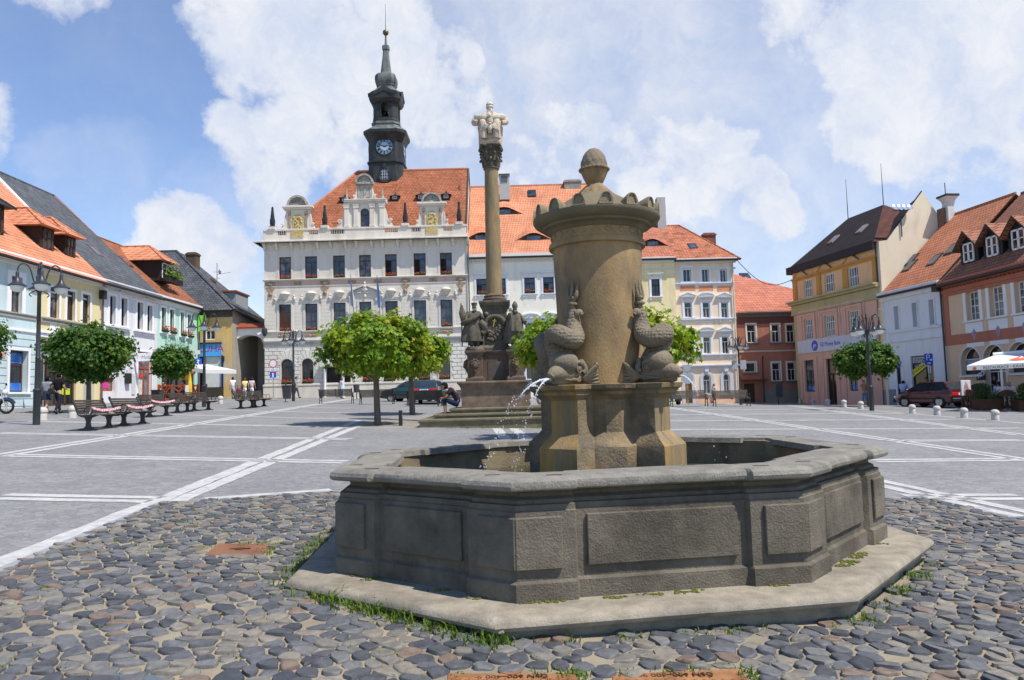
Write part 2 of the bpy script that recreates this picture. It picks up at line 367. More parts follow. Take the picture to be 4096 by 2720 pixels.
for j in range(rows):
 for i in range(cols):
  x=bx[0]+(i+.5*(j%2)+rnd.uniform(-.38,.38))*px_;y=bx[2]+(j+rnd.uniform(-.38,.38))*py_
  seeds[i,j]=(x,y)
for(i,j),(x,y)in seeds.items():
 if not inside(x,y,cob2)or inside(x,y,stepp)or any(inside(x,y,[(sx+(sx-sum(q[0]for q in P)/4)*.1,sy+(sy-sum(q[1]for q in P)/4)*.1)for sx,sy in P])for P in plates):continue
 if((x-FX)**2+(y-FY)**2)<5 and y>FY:continue
 if rnd.random()<.02:continue
 poly=[(x-.35,y-.35),(x+.35,y-.35),(x+.35,y+.35),(x-.35,y+.35)]
 for dj in(-2,-1,0,1,2):
  for di in(-2,-1,0,1,2):
   s=seeds.get((i+di,j+dj))
   if(di or dj)and s:poly=clip(poly,(s[0]+x)/2,(s[1]+y)/2,s[0]-x,s[1]-y)
   if len(poly)<3:break
 if len(poly)<3:continue
 cx=sum(p[0]for p in poly)/len(poly);cy=sum(p[1]for p in poly)/len(poly)
 sk=rnd.uniform(.76,.97)
 near=y<5.5
 pl=[(cx+(a-cx)*sk,cy+(b-cy)*sk)for a,b in poly]
 for _ in range(1):
  pl=[((p[0]*u+q[0]*(1-u)),(p[1]*u+q[1]*(1-u)))for p,q in zip(pl,pl[1:]+pl[:1])for u in(.8,.2)]
 h=rnd.uniform(.008,.022);tx,ty=rnd.uniform(-.10,.10),rnd.uniform(-.10,.10)
 n=len(pl);loops=[]
 for sc_,hz in(((1.04,-.01),(1.0,h*.5),(.93,h*.95),(.6,h*1.03))if near else((1.03,-.01),(.95,h*.75),(.6,h*1.0))):
  loops.append([(cx+(a-cx)*sc_+(rnd.uniform(-.004,.004)if near else 0),cy+(b-cy)*sc_,g(a,b)+.003+hz+((a-cx)*tx+(b-cy)*ty if hz>0 else 0)+(rnd.uniform(-.003,.003)if near and hz>0 else 0))for a,b in pl])
 f0=len(mb.f);mb.loft(loops,cap=False);o=len(mb.v);mb.poly(loops[-1])
 t=rnd.random();tint+=[t]*(len(mb.f)-f0)
def cobble_mat():
 m=bpy.data.materials.new('basalt_cobble');m.use_nodes=True;nt=m.node_tree;N=nt.nodes;L=nt.links;b=N['Principled BSDF'];b.inputs['Roughness'].default_value=.55;b.inputs['Specular IOR Level'].default_value=.35
 at_=N.new('ShaderNodeAttribute');at_.attribute_name='stone'
 rp=N.new('ShaderNodeValToRGB');cr_=rp.color_ramp;cr_.interpolation='CONSTANT'
 cs=[(0,(.066,.069,.075)),(.18,(.09,.093,.099)),(.34,(.115,.117,.121)),(.46,(.14,.138,.133)),(.58,(.165,.153,.13)),(.74,(.20,.18,.145)),(.87,(.165,.122,.092)),(.93,(.05,.055,.062))]
 while len(cr_.elements)<len(cs):cr_.elements.new(.5)
 for e,(p,c)in zip(cr_.elements,cs):e.position=p;e.color=(*c,1)
 L.new(at_.outputs['Fac'],rp.inputs[0])
 tc=N.new('ShaderNodeTexCoord');n=N.new('ShaderNodeTexNoise');n.inputs['Scale'].default_value=16;n.inputs['Detail'].default_value=9;n.inputs['Roughness'].default_value=.7;L.new(tc.outputs['Object'],n.inputs['Vector'])
 nr=N.new('ShaderNodeMapRange');nr.inputs[1].default_value=.3;nr.inputs[2].default_value=.7;nr.inputs[3].default_value=.68;nr.inputs[4].default_value=1.36;L.new(n.outputs['Fac'],nr.inputs[0])
 mx=N.new('ShaderNodeMix');mx.data_type='RGBA';mx.blend_type='MULTIPLY';mx.inputs[0].default_value=1;L.new(rp.outputs[0],mx.inputs[6]);L.new(nr.outputs[0],mx.inputs[7])
 n2=N.new('ShaderNodeTexNoise');n2.inputs['Scale'].default_value=5;n2.inputs['Detail'].default_value=12;n2.inputs['Roughness'].default_value=.8;L.new(tc.outputs['Object'],n2.inputs['Vector'])
 r2=N.new('ShaderNodeMapRange');r2.inputs[1].default_value=.58;r2.inputs[2].default_value=.75;r2.inputs[4].default_value=.55;L.new(n2.outputs['Fac'],r2.inputs[0])
 m2=N.new('ShaderNodeMix');m2.data_type='RGBA';L.new(r2.outputs[0],m2.inputs[0]);L.new(mx.outputs[2],m2.inputs[6]);m2.inputs[7].default_value=(.19,.165,.12,1)
 L.new(m2.outputs[2],b.inputs['Base Color'])
 bp=N.new('ShaderNodeBump');bp.inputs['Strength'].default_value=.6;bp.inputs['Distance'].default_value=.012;L.new(n.outputs['Fac'],bp.inputs['Height']);L.new(bp.outputs[0],b.inputs['Normal'])
 return m
co=mb.build('cobblestone_paving',cobble_mat(),smooth=50)
a_=co.data.attributes.new('stone','FLOAT','FACE');a_.data.foreach_set('value',tint)
tag(co,kind='structure',label='rounded blue grey cobblestones round the fountain')
RUST=mat('rusty_iron','#876048',.8,.25,8,bump=.5,bscale=80,col2='#6a4632',s2=4,amt2=.5)
RUSTO=mat('orange_rust_iron','#9a6e48',.8,.25,8,bump=.4,bscale=60,col2='#7d5436',s2=5,amt2=.5)
def plate(P,nm,label,m,extra=None):
 mb=MB();up=Vector((0,0,.009))
 mb.loft([[p-Vector((0,0,.02))for p in P],[p+up for p in P]])
 o=mb.build(nm,m,bevel=.006);tag(o,label,'manhole cover','iron covers set in the cobbles');return o
o=plate(P1,'manhole_cover','square rusty brown iron cover in the cobbles left of the fountain',RUST)
cc=sum(P1,Vector())/4;mb=MB();mb.lathe([(.045,cc.z+.008),(.045,cc.z+.013),(.02,cc.z+.013)],12,(cc.x,cc.y));mb.box(cc.x-.09,cc.x+.09,cc.y-.012,cc.y+.012,cc.z+.008,cc.z+.015);mb.build('lifting_slot',mat('dark_rust','#4a3022',.9),o)
for P,lab,tx in((P2,'wide orange rusted iron cover at the front edge, left of the pair','ČSN 600–400 90 P'),(P3,'wide orange rusted iron cover at the front edge, right of the pair','ČSN 600–400 90 P')):
 o=plate(P,'hydrant_cover',lab,RUSTO)
 e=(P[1]-P[0]).normalized();f=(P[3]-P[0]).normalized();mb=MB();cen=sum(P,Vector())/4;W=(P[1]-P[0]).length;H=(P[3]-P[0]).length;zt=Vector((0,0,.011))
 for i in range(14):
  for j in range(5):
   c=P[0]+e*W*(i+.8)/15+f*H*(j+.5)/7+zt;mb.tube([c-e*.016-f*.012,c+e*.016+f*.012],.004,4);mb.tube([c-e*.016+f*.012,c+e*.016-f*.012],.004,4)
 mb.build('tread_pattern',RUSTO,o)
 tab=P[3].lerp(P[2],.5)+f*.03;mb=MB();mb.lathe([(.055,tab.z),(.055,tab.z+.012)],16,(tab.x,tab.y));mb.lathe([(.02,tab.z+.0125),(.02,tab.z+.014)],10,(tab.x,tab.y),mi=1);mb.build('hinge_lug',[RUSTO,BLACK],o)
 p=P[3].lerp(P[2],.45)-f*.05+zt;text('cast_lettering',tx,.055,p,math.atan2(e.y,e.x)+pi,mat('dark_rust','#4a3022',.9),o,tilt=0,ext=.002)
pc=gnd(460,2725);mb=MB();mb.lathe([(.36,pc.z-.02),(.36,pc.z+.012),(.30,pc.z+.015),(.29,pc.z+.004),(.0,pc.z+.004)],32,(pc.x,pc.y-.28))
tag(mb.build('drain_cover',mat('worn_grey_iron',(.16,.19,.22),.5,.2,bump=.2,metal=.4)),'round grey blue iron cover cut by the bottom edge of the photo','manhole cover')
ft=empty('fountain',(FX,FY,STEP_Z),0,'dark stone fountain with octagonal basin and round central drum','fountain')
def stone(name,col,col2,**k):
 a=dict(rough=.9,var=.35,scale=5,bump=.8,bscale=70,col2=col2,s2=1.6,amt2=.45,spec=.15);a.update(k);return mat(name,col,**a)
BASALT=stone('dark_tooled_stone',(.172,.150,.116),(.105,.092,.072),dist=.02)
COPING=stone('worn_grey_coping',(.25,.235,.20),(.175,.165,.14),scale=9)
STEPST=stone('pale_step_stone',(.30,.265,.205),(.215,.19,.15),scale=7,bump=.5)
DRUMST=stone('brown_sandstone',(.345,.232,.11),(.19,.14,.088),s2=1.7,amt2=.62,bump=.35,bscale=70,var=.38,scale=2.4,stretch=(1,1,.55))
PEDST=stone('stained_sandstone',(.26,.19,.11),(.15,.125,.088),s2=2.2,amt2=.6,bump=.9,bscale=40)
OCHRE=stone('ochre_water_stain',(.44,.265,.07),(.23,.175,.105),s2=3.2,amt2=.72,bump=.7,stretch=(1,1,.12))
DOLST=stone('carved_grey_stone',(.245,.20,.14),(.14,.12,.09),s2=5,amt2=.5,bump=.7,bscale=45)
WETST=stone('wet_dark_stone',(.12,.105,.07),(.2,.15,.07),s2=2.5,rough=.5)
def tooled(name,base):
 m=base.copy();m.name=name;nt=m.node_tree;N=nt.nodes;L=nt.links
 tc=N.new('ShaderNodeTexCoord');mp=N.new('ShaderNodeMapping');mp.inputs['Scale'].default_value=(30,30,22);L.new(tc.outputs['Object'],mp.inputs[0])
 n=N.new('ShaderNodeTexNoise');n.inputs['Scale'].default_value=1.6;n.inputs['Detail'].default_value=5;L.new(mp.outputs[0],n.inputs['Vector'])
 bp=N.new('ShaderNodeBump');bp.inputs['Strength'].default_value=.7;bp.inputs['Distance'].default_value=.009;L.new(n.outputs['Fac'],bp.inputs['Height'])
 b=N['Principled BSDF'];old=b.inputs['Normal'].links[0].from_socket;L.new(old,bp.inputs['Normal']);L.new(bp.outputs[0],b.inputs['Normal']);return m
TOOLED=tooled('chiselled_basalt',BASALT)
def oring(r,z,sub=1):
 V=[octv(r,k)for k in range(8)];out=[]
 for k in range(8):
  for i in range(sub):p=V[k].lerp(V[(k+1)%8],i/sub);out.append((p.x,p.y,z))
 return out
RS,RW=2.682,2.337
mb=MB();S_=10
def wob(l,a=.0035):return[(x+noise.noise(Vector((x*3,y*3,z*9)))*a,y+noise.noise(Vector((x*3+9,y*3,z*9)))*a,z+noise.noise(Vector((x*2,y*2+5,3)))*a)for x,y,z in l]
mb.loft([wob(oring(r,z,S_),.0025)for r,z in((RS-.10,-.6),(RS-.10,-.094),(RS-.075,-.090),(RS-.072,-.078),(RS-.03,-.074),(RS-.006,-.066),(RS+.004,-.044),(RS-.004,-.022),(RS-.028,-.004),(RS-.06,0),(RS-.5,.004))],cap=False)
o=mb.build('step',STEPST,ft,smooth=34)
mb=MB();v=octv(RS-.02,1);d=v.normalized()
mb.M=Matrix.Translation((v.x-d.x*.03,v.y-d.y*.03,-.035))@Matrix.Rotation(math.atan2(d.y,d.x),4,'Z')
[mb.ball((rnd.uniform(-.05,.022),rnd.uniform(-.05,.05),rnd.uniform(-.045,.022)),rnd.uniform(.02,.035),rnd.uniform(.02,.04),rnd.uniform(.014,.024),7,5)for _ in range(16)]
mb.M=None
mb.build('mortar_patch',mat('pale_mortar',(.40,.35,.27),.95,.35,12,bump=1,bscale=60),o,smooth=40)
def plan(d,arm=.39,proj=.045,sub=4):
 V=[octv(RW,k)for k in range(8)];out=[]
 for k in range(8):
  a,b=V[k],V[(k+1)%8];e=(b-a).normalized();n=Vector((e.y,-e.x))
  if n.dot(a)<0:n=-n
  vn=a.normalized()
  q=[a-vn*d/math.cos(pi/8)]
  q.append(a+e*arm-n*d);q.append(a+e*(arm+.02)-n*(d+proj));
  m0,m1=a+e*(arm+.02)-n*(d+proj),b-e*(arm+.02)-n*(d+proj)
  q+=[m0.lerp(m1,i/sub)for i in range(1,sub)]
  q.append(m1);q.append(b-e*arm-n*d)
  out+=q
 return out
def pl_(d,z):return[(p.x,p.y,z)for p in plan(d)]
mb=MB()
mb.loft([wob(pl_(d,z),.004)for d,z in((0,-.02),(0,.112),(.022,.128),(.022,.545),(.034,.552),(.034,.585),(.066,.590),(.070,.612),(.105,.630),(.105,.655),(.06,.674))],cap=False)
bw=mb.build('basin_wall',BASALT,ft,smooth=30)
mb=MB()
mb.loft([wob(pl_(d,z),.006)for d,z in((.06,.672),(-.012,.676),(-.034,.688),(-.040,.710),(-.030,.736),(-.004,.752),(.05,.758),(.31,.758),(.345,.752),(.355,.70))],cap=False)
o=mb.build('coping',COPING,ft,smooth=36)
mb=MB();mb.loft([oring(RW-.32,.735,4),oring(RW-.375,.72,4),oring(RW-.385,.1,4)],cap=False)
mb.build('inner_wall',stone('algae_basin_stone',(.25,.20,.125),(.15,.13,.085),s2=1.5),ft,smooth=40)
mb=MB()
V=[octv(RW,k)for k in range(8)]
for k in range(8):
 a,b=V[k],V[(k+1)%8];e=(b-a).normalized();n=Vector((e.y,-e.x));n=n if n.dot(a)>0 else-n
 Ln=(b-a).length
 def slab(s0,s1,d0,d1,z0,z1):
  P=[a+e*s0-n*d0,a+e*s1-n*d0,a+e*s1-n*d1,a+e*s0-n*d1]
  mb.loft([[(p.x,p.y,z)for p in P]for z in(z0,z1)])
 slab(.47,Ln-.47,.043,.09,.195,.515)
 slab(.002,.30,-.002,.03,.195,.515);slab(Ln-.30,Ln-.002,-.002,.03,.195,.515)
mb.build('carved_panels',TOOLED,ft,bevel=.006)
for k in range(8):
 for s in(-.22,.22):
  a=octv(RW-.12,k)+(octv(RW-.12,k+1)-octv(RW-.12,k)).normalized()*s if s>0 else octv(RW-.12,k)+(octv(RW-.12,(k-1)%8)-octv(RW-.12,k)).normalized()*-s
  mb=MB();mb.box(a.x-.05,a.x+.05,a.y-.012,a.y+.012,.756,.7605);mb.build('iron_cramp',mat('dark_rust','#4a3022',.9),ft)
wz=.757-.29
DANG=[R(-129.5),R(-39.5),R(50.5),R(140.5)]
ZP=1.35
mb=MB()
def pierplan(rend,w,rcore,sub=1):
 out=[]
 for a in DANG:
  d=Vector((math.cos(a),math.sin(a)));t=Vector((-d.y,d.x))
  c1_=a-pi/4
  rc=rcore
  out+=[Vector((math.cos(c1_+R(9)),math.sin(c1_+R(9))))*rc,d*(rc*.86)-t*w/2,d*rend-t*w/2,d*rend+t*w/2,d*(rc*.86)+t*w/2,Vector((math.cos(a+pi/4-R(9)),math.sin(a+pi/4-R(9))))*rc]
 return out
PP=[(.72,.39,.53,.25),(.72,.39,.53,.81),(.71,.38,.52,.825),(.68,.36,.49,.855),(.635,.30,.455,.90),(.62,.285,.44,.92),(.61,.275,.43,.93),(.61,.275,.43,1.21),(.625,.285,.445,1.23),(.67,.33,.49,1.26),(.67,.33,.49,1.285),(.71,.38,.54,1.31),(.72,.39,.55,1.345),(.71,.38,.54,1.348),(.5,.3,.4,1.35)]
loops=[[(p.x,p.y,z)for p in pierplan(r,w,rc)]for r,w,rc,z in PP]
mb.loft([wob(l,.006)for l in loops])
nl=len(loops[0])
for i,f in enumerate(mb.f):
 if len(f)==4 and i%nl in(2,8,14,20):mb.m[i]=1
ped=mb.build('pedestal',[PEDST,OCHRE],ft,smooth=30,fix=True)
h_=lambda z:z-STEP_Z
mb=MB();prof=[(.385,h_(1.575)),(.385,h_(2.0)),(.40,h_(2.45)),(.412,h_(2.80)),(.414,h_(2.835)),(.445,h_(2.842)),(.452,h_(2.865)),(.445,h_(2.888)),(.425,h_(2.895)),(.422,h_(2.92)),(.418,h_(2.985))]
mb.lathe(prof,64);drum=mb.build('drum',DRUMST,ft,smooth=40)
mb=MB();mb.lathe([(.418,h_(2.98)),(.43,h_(2.985)),(.44,h_(3.0)),(.455,h_(3.012)),(.475,h_(3.02)),(.50,h_(3.024)),(.505,h_(3.046)),(.545,h_(3.055)),(.575,h_(3.075)),(.592,h_(3.10)),(.592,h_(3.123)),(.565,h_(3.13)),(.50,h_(3.16)),(.17,h_(3.36)),(.02,h_(3.36))],64)
cor=mb.build('cornice',stone('dark_cornice_stone',(.20,.165,.105),(.14,.125,.09),s2=2.5),ft,smooth=35)
mb=MB()
for i in range(22):
 a0=2*pi*i/22
 for k in range(-2,3):
  a1=a0+k*.05;L_=.055-abs(k)*.012
  p=[Vector((.422*math.cos(a0+(a1-a0)*u),.422*math.sin(a0+(a1-a0)*u),h_(2.925)+L_*u*(1.2-abs(k)*.15)))for u in(0,.5,1)]
  mb.tube(p,[.005,.010,.004],6)
 p=[Vector((.421*math.cos(a0+pi/22*u),.421*math.sin(a0+pi/22*u),h_(2.918)+.02*math.sin(u*pi)))for u in(0,.25,.5,.75,1,1.25,1.5,1.75,2)]
 mb.tube(p,.005,5)
mb.build('palmette_frieze',DRUMST,drum,smooth=60)
for i in range(15):
 a=2*pi*(i+.35)/15;mb=MB();w,hh=.060,.105
 arc=[(-w,0)]+[(-w*(1-t)**.6*1.0,hh*(.35+.65*math.sin(t*pi/2)))for t in(0,.2,.4,.6,.8)]+[(0,hh)]
 arc+=[(-x,z)for x,z in arc[-2::-1]]
 inn=[(x*.74,.012+z*.80)for x,z in arc]
 mb.loft([[(x,.0,z)for x,z in inn],[(x,-.012,z)for x,z in inn],[(x*1.02,-.014,z)for x,z in arc],[(x*1.02,.01,z)for x,z in arc],[(x*.95,.10,z*.72)for x,z in arc],[(x*.8,.16,z*.3)for x,z in arc]])
 o=mb.build('antefix',stone('antefix_stone',(.27,.225,.145),(.18,.16,.115),s2=6),cor,smooth=40)
 o.location=(.572*math.cos(a),.572*math.sin(a),h_(3.128));o.rotation_euler=(0,0,a+pi/2)
mb=MB()
prof=[(.05,3.33),(.165,3.345),(.16,3.37),(.13,3.40),(.10,3.435),(.072,3.458),(.068,3.468),(.08,3.48),(.10,3.52),(.118,3.57),(.125,3.60)]
n=40
mb.loft([[(r*(1+(.055*(1 if j%4<2 else-1)if.1<r else.02))*math.cos(2*pi*j/n),r*(1+(.055*(1 if j%4<2 else-1)if.1<r else.02))*math.sin(2*pi*j/n),h_(z))for j in range(n)]for r,z in prof])
for j in range(22):
 a=2*pi*j/22;mb.ball((.128*math.cos(a),.128*math.sin(a),h_(3.603)),.021,.021,.014,8,6)
for j in range(18):
 a=2*pi*j/18;mb.ball((.165*math.cos(a),.165*math.sin(a),h_(3.345)),.027,.027,.02,8,6)
fin=mb.build('finial',DRUMST,ft,smooth=50)
mb=MB()
def cone_r(t):return.118*math.sqrt(max(0,1-t**2.1))+.004
T=[i/26 for i in range(27)];n=48
mb.loft([[((cone_r(t)*(1+.07*abs(math.sin(j*2*pi/n*6+t*5))*abs(math.sin(j*2*pi/n*6-t*5))**.5))*math.cos(2*pi*j/n),(cone_r(t)*(1+.07*abs(math.sin(j*2*pi/n*6+t*5))*abs(math.sin(j*2*pi/n*6-t*5))**.5))*math.sin(2*pi*j/n),h_(3.605+.205*t))for j in range(n)]for t in T])
mb.build('pine_cone',DOLST,fin,smooth=50)
def scales(name,base):
 m=base.copy();m.name=name;nt=m.node_tree;N=nt.nodes;L=nt.links
 tc=N.new('ShaderNodeTexCoord');v=N.new('ShaderNodeTexVoronoi');v.inputs['Scale'].default_value=34;v.inputs['Randomness'].default_value=.35;L.new(tc.outputs['Object'],v.inputs['Vector'])
 bp=N.new('ShaderNodeBump');bp.inputs['Strength'].default_value=.75;bp.inputs['Distance'].default_value=.02;bp.invert=True;L.new(v.outputs['Distance'],bp.inputs['Height'])
 b=N['Principled BSDF'];old=b.inputs['Normal'].links[0].from_socket;L.new(old,bp.inputs['Normal']);L.new(bp.outputs[0],b.inputs['Normal']);return m
SCALE=scales('carved_fish_scales',DOLST)
def spl(P,n=6):
 P=[Vector(p)for p in P];out=[]
 for i in range(len(P)-1):
  a,b,c,d=P[max(i-1,0)],P[i],P[i+1],P[min(i+2,len(P)-1)]
  for k in range(n):
   t=k/n;out.append(.5*((2*b)+(c-a)*t+(2*a-5*b+4*c-d)*t*t+(3*b-a-3*c+d)*t**3))
 out.append(P[-1]);return out
def dolphin(flip):
 mb=MB();f=flip
 path=[(.48,0,.10),(.51,.03*f,.17),(.53,.075*f,.25),(.56,.10*f,.34),(.61,.075*f,.42),(.64,.01*f,.43),(.62,-.055*f,.40),(.56,-.08*f,.385),(.49,-.06*f,.42),(.445,-.01*f,.49),(.428,0,.56),(.432,0,.62),(.432,0,.66)]
 rad=[.10,.112,.108,.098,.092,.09,.088,.085,.082,.078,.066,.050,.036]
 pp=spl(path);rr=[r.x for r in spl([(r,0,0)for r in rad])]
 mb.tube(pp,rr,18)
 body=mb.build('dolphin',SCALE,ft,smooth=60)
 mb=MB()
 mb.ball((.595,0,.185),.125,.135,.105,22,14)
 mb.tube(spl([(.44,0,.10),(.55,0,.098),(.65,0,.098),(.74,0,.09),(.80,0,.066)]),[r.x for r in spl([(.10,0,0),(.098,0,0),(.082,0,0),(.062,0,0),(.03,0,0)])],14)
 mb.tube(spl([(.46,0,.035),(.58,0,.034),(.69,0,.032),(.755,0,.030)]),[r.x for r in spl([(.06,0,0),(.055,0,0),(.04,0,0),(.025,0,0)])],12)
 for s in(-1,1):
  mb.tube([(.50,s*.10,.15),(.515,s*.125,.175),(.545,s*.13,.19),(.575,s*.115,.185)],.016,8)
  mb.tube(spl([(.44,s*.075,.20),(.46,s*.11,.17),(.45,s*.12,.13),(.47,s*.11,.10)]),.026,8)
  for k in range(5):
   mb.tube(spl([(.68-.03*k,s*(.045+.006*k),.055),(.62-.03*k,s*(.075+.004*k),.04-.002*k),(.56-.035*k,s*.09,.045+.008*k),(.50-.035*k,s*.085,.03+.012*k)]),[.008]*10+[.014]*9,6)
  for k in range(6):
   mb.ball((.66+.014*k,s*(.042-.003*k),.043),.006,.006,.010,6,4)
  mb.tube([(.655,s*.045,.10),(.69,s*.045,.105),(.715,s*.03,.095)],.011,6)
 mb.build('head',DOLST,body,smooth=50)
 for s in(-1,1):
  mb=MB();mb.ball((.535,s*.116,.135),.026,.018,.026,12,8);mb.tube([(.535+.034*math.cos(t),s*.118,.135+.034*math.sin(t))for t in[i*pi/6 for i in range(13)]],.008,6);mb.build('eye',DOLST,body,smooth=50)
  mb=MB()
  for k in range(6):
   a=R(8+k*13)
   mb.tube([(.46,s*.10,.055),(.40-.02,s*(.13+.015*k),.012+.03*k),(.335,s*(.185-.004*k),.012+.034*k)],[.014,.018,.012],7)
  mb.build('fin',DOLST,body,smooth=50)
 mb=MB()
 for s in(-1,1):
  mb.tube(spl([(.435,s*.02,.60),(.445,s*.05,.625),(.435,s*.075,.635),(.43,s*.095,.615),(.428,s*.115,.625)]),[r.x for r in spl([(.03,0,0),(.036,0,0),(.03,0,0),(.018,0,0),(.005,0,0)])],8,flat=.6)
  mb.tube([(.455,s*.03+.022*math.cos(t),.625+.022*math.sin(t))for t in[i*pi/6 for i in range(11)]],.009,6)
  mb.tube(spl([(.43,s*.012,.735),(.435,s*.042,.78),(.43,s*.05,.84),(.425,s*.058,.895)]),[r.x for r in spl([(.012,0,0),(.020,0,0),(.013,0,0),(.003,0,0)])],7)
  mb.ball((.445,s*.018,.762),.017,.017,.02,8,6)
 mb.lathe([(.028,.65),(.022,.69),(.024,.70),(.044,.705),(.044,.72),(.026,.728),(.022,.745)],14,(.432,0))
 mb.tube(spl([(.432,0,.74),(.435,0,.80),(.43,0,.86),(.425,0,.925)]),[r.x for r in spl([(.014,0,0),(.02,0,0),(.013,0,0),(.003,0,0)])],7)
 mb.build('tail',DOLST,body,smooth=50)
 return body
for i,a in enumerate(DANG):
 o=dolphin(1 if i%2 else-1);o.location=(0,0,ZP);o.rotation_euler=(0,0,a)
WATER=bpy.data.materials.new('pool_water');WATER.use_nodes=True
b=WATER.node_tree.nodes['Principled BSDF'];b.inputs['Base Color'].default_value=(.045,.045,.018,1);b.inputs['Roughness'].default_value=.06;b.inputs['Specular IOR Level'].default_value=.5
_n=WATER.node_tree.nodes.new('ShaderNodeTexNoise');_n.inputs['Scale'].default_value=9;_n.inputs['Detail'].default_value=5
_t=WATER.node_tree.nodes.new('ShaderNodeTexCoord');WATER.node_tree.links.new(_t.outputs['Object'],_n.inputs['Vector'])
_b=WATER.node_tree.nodes.new('ShaderNodeBump');_b.inputs['Strength'].default_value=.5;_b.inputs['Distance'].default_value=.03;WATER.node_tree.links.new(_n.outputs['Fac'],_b.inputs['Height']);WATER.node_tree.links.new(_b.outputs[0],b.inputs['Normal'])
mb=MB();mb.poly([(FX+x,FY+y,STEP_Z+z)for x,y,z in oring(RW-.33,wz)]);tag(mb.build('water',WATER),kind='structure',label='greenish water standing in the fountain basin')
DROP=bpy.data.materials.new('falling_water');DROP.use_nodes=True;b=DROP.node_tree.nodes['Principled BSDF'];b.inputs['Base Color'].default_value=(.9,.93,.95,1);b.inputs['Roughness'].default_value=.08;b.inputs['Transmission Weight'].default_value=.45;b.inputs['IOR'].default_value=1.33
JETL=['two thin water jets from the front left dolphin, breaking into drops','water jet from the front right dolphin over the basin','water jet from the dolphin behind the drum on the right','water jet from the dolphin behind the drum on the left']
for i,a in enumerate(DANG):
 mb=MB();d=Vector((math.cos(a),math.sin(a),0));t=Vector((-d.y,d.x,0));o0=Vector((FX,FY,STEP_Z+ZP+.045))+d*.775
 ways=((1.55,-.55),(.95,-.2))if i==0 else((.85,.0),)
 for v,lat in ways:
  P=[]
  for k in range(14):
   T_=k*.035;P.append(o0+d*(v*T_)+t*(lat*T_)+Vector((0,0,.28*T_-4.9*T_*T_)))
  mb.tube(P[:7],[.012,.010,.009,.007,.005,.004,.002],6)
  for k in range(120 if i==0 else 45):
   T_=.05+rnd.random()**.85*.42;p=o0+d*(v*T_)+t*(lat*T_)+Vector((0,0,.28*T_-4.9*T_*T_))
   p+=Vector((rnd.gauss(0,1),rnd.gauss(0,1),rnd.gauss(0,1)))*(.004+.05*T_)
   if p.z>STEP_Z+wz:
    r=rnd.uniform(.0018,.0048);mb.ball(p,r,r,r*rnd.uniform(1,2),6,4)
 tag(mb.build('water_jet',DROP,smooth=180),JETL[i],'water jet','water jets of the dolphins',kind='stuff')
def grass_mat(name,c1,c2):
 return mat(name,c1,.7,.35,9,col2=c2,s2=6,amt2=.5,trans=.35)
GRASS=grass_mat('grass_blades',(.10,.19,.02),(.20,.24,.03));MOSS=grass_mat('moss',(.13,.15,.02),(.19,.19,.035))
def blades(mb,c,n,rad,h,lean=.5):
 for _ in range(n):
  x,y=c[0]+rnd.gauss(0,rad),c[1]+rnd.gauss(0,rad)
  z=g(x,y);a=rnd.uniform(0,2*pi);L_=h*rnd.uniform(.5,1.3);w=rnd.uniform(.003,.006);e=Vector((math.cos(a),math.sin(a),0));u=Vector((-e.y,e.x,0))*w
  b0=Vector((x,y,z));p1=b0+e*L_*lean*.35+Vector((0,0,L_*.6));p2=b0+e*L_*lean+Vector((0,0,L_*.85))
  mb.add([b0-u,b0+u,p1+u*.7,p1-u*.7,p2],[(0,1,2,3),(3,2,4)])
mb=MB();
def along(k0,t):p=octv(RS+.0,k0).lerp(octv(RS+.0,(k0+1)%8),t);q=p*1.01;return(FX+q.x,FY+q.y)
for _ in range(46):blades(mb,along(0,rnd.uniform(.02,.97)),rnd.randint(3,16),.04,.055)
for t in(.3,.36,.42,.45,.5,.53,.58,.66,.71,.78,.8,.86,.9,.97):blades(mb,along(0,t+rnd.uniform(-.02,.02)),rnd.randint(14,46),.05,rnd.uniform(.06,.11),.8)
for _ in range(6):blades(mb,along(1,rnd.uniform(-.02,.03)),14,.04,.08)
for t in(.12,.2,.33,.36,.5,.55,.62,.66,.74,.93):blades(mb,along(1,t),rnd.randint(10,26),.035,.04)
for t in(.02,.05,.2,.42,.47,.66,.70,.88):blades(mb,along(2,t),rnd.randint(22,50),.045,.055)
for _ in range(40):blades(mb,along(7,rnd.uniform(.0,1)),14,.06,.06)
for P in plates:
 for _ in range(9):
  e=rnd.randint(1,2);t=rnd.random();p=Vector(P[e]).lerp(Vector(P[(e+1)%4]),t);blades(mb,(p.x+.03,p.y-.0),16,.035,.035)
for _ in range(330):
 a=rnd.uniform(0,2*pi);x,y=FX+rnd.gauss(-1.2,2.4),FY+rnd.gauss(-.6,2.2)
 if inside(x,y,cob2)and not inside(x,y,stepp):blades(mb,(x,y),rnd.randint(5,12),.03,.028)
for _ in range(150):
 x,y=rnd.uniform(-5,-1.6),rnd.uniform(6.5,9.3)
 if inside(x,y,cob2)and not inside(x,y,stepp):blades(mb,(x,y),rnd.randint(6,14),.035,.03)
tag(mb.build('grass',GRASS),'fresh green grass tufts along the fountain step and between cobbles','grass',kind='stuff')
mb=MB()
for k,ts in((1,(.06,.12,.3,.34,.45,.52,.58,.86)),(2,(.3,.34,.38,.42,.48,.55,.6,.8)),(0,(.15,.25,.6,.85))):
 for t in ts:
  q=octv(RW+.01,k).lerp(octv(RW+.01,(k+1)%8),t+rnd.uniform(-.02,.02))
  for _ in range(16):
   x,y=FX+q.x+rnd.gauss(0,.035),FY+q.y+rnd.gauss(0,.014);mb.ball((x,y,STEP_Z+.004),rnd.uniform(.008,.018),rnd.uniform(.008,.014),rnd.uniform(.004,.010),6,4)
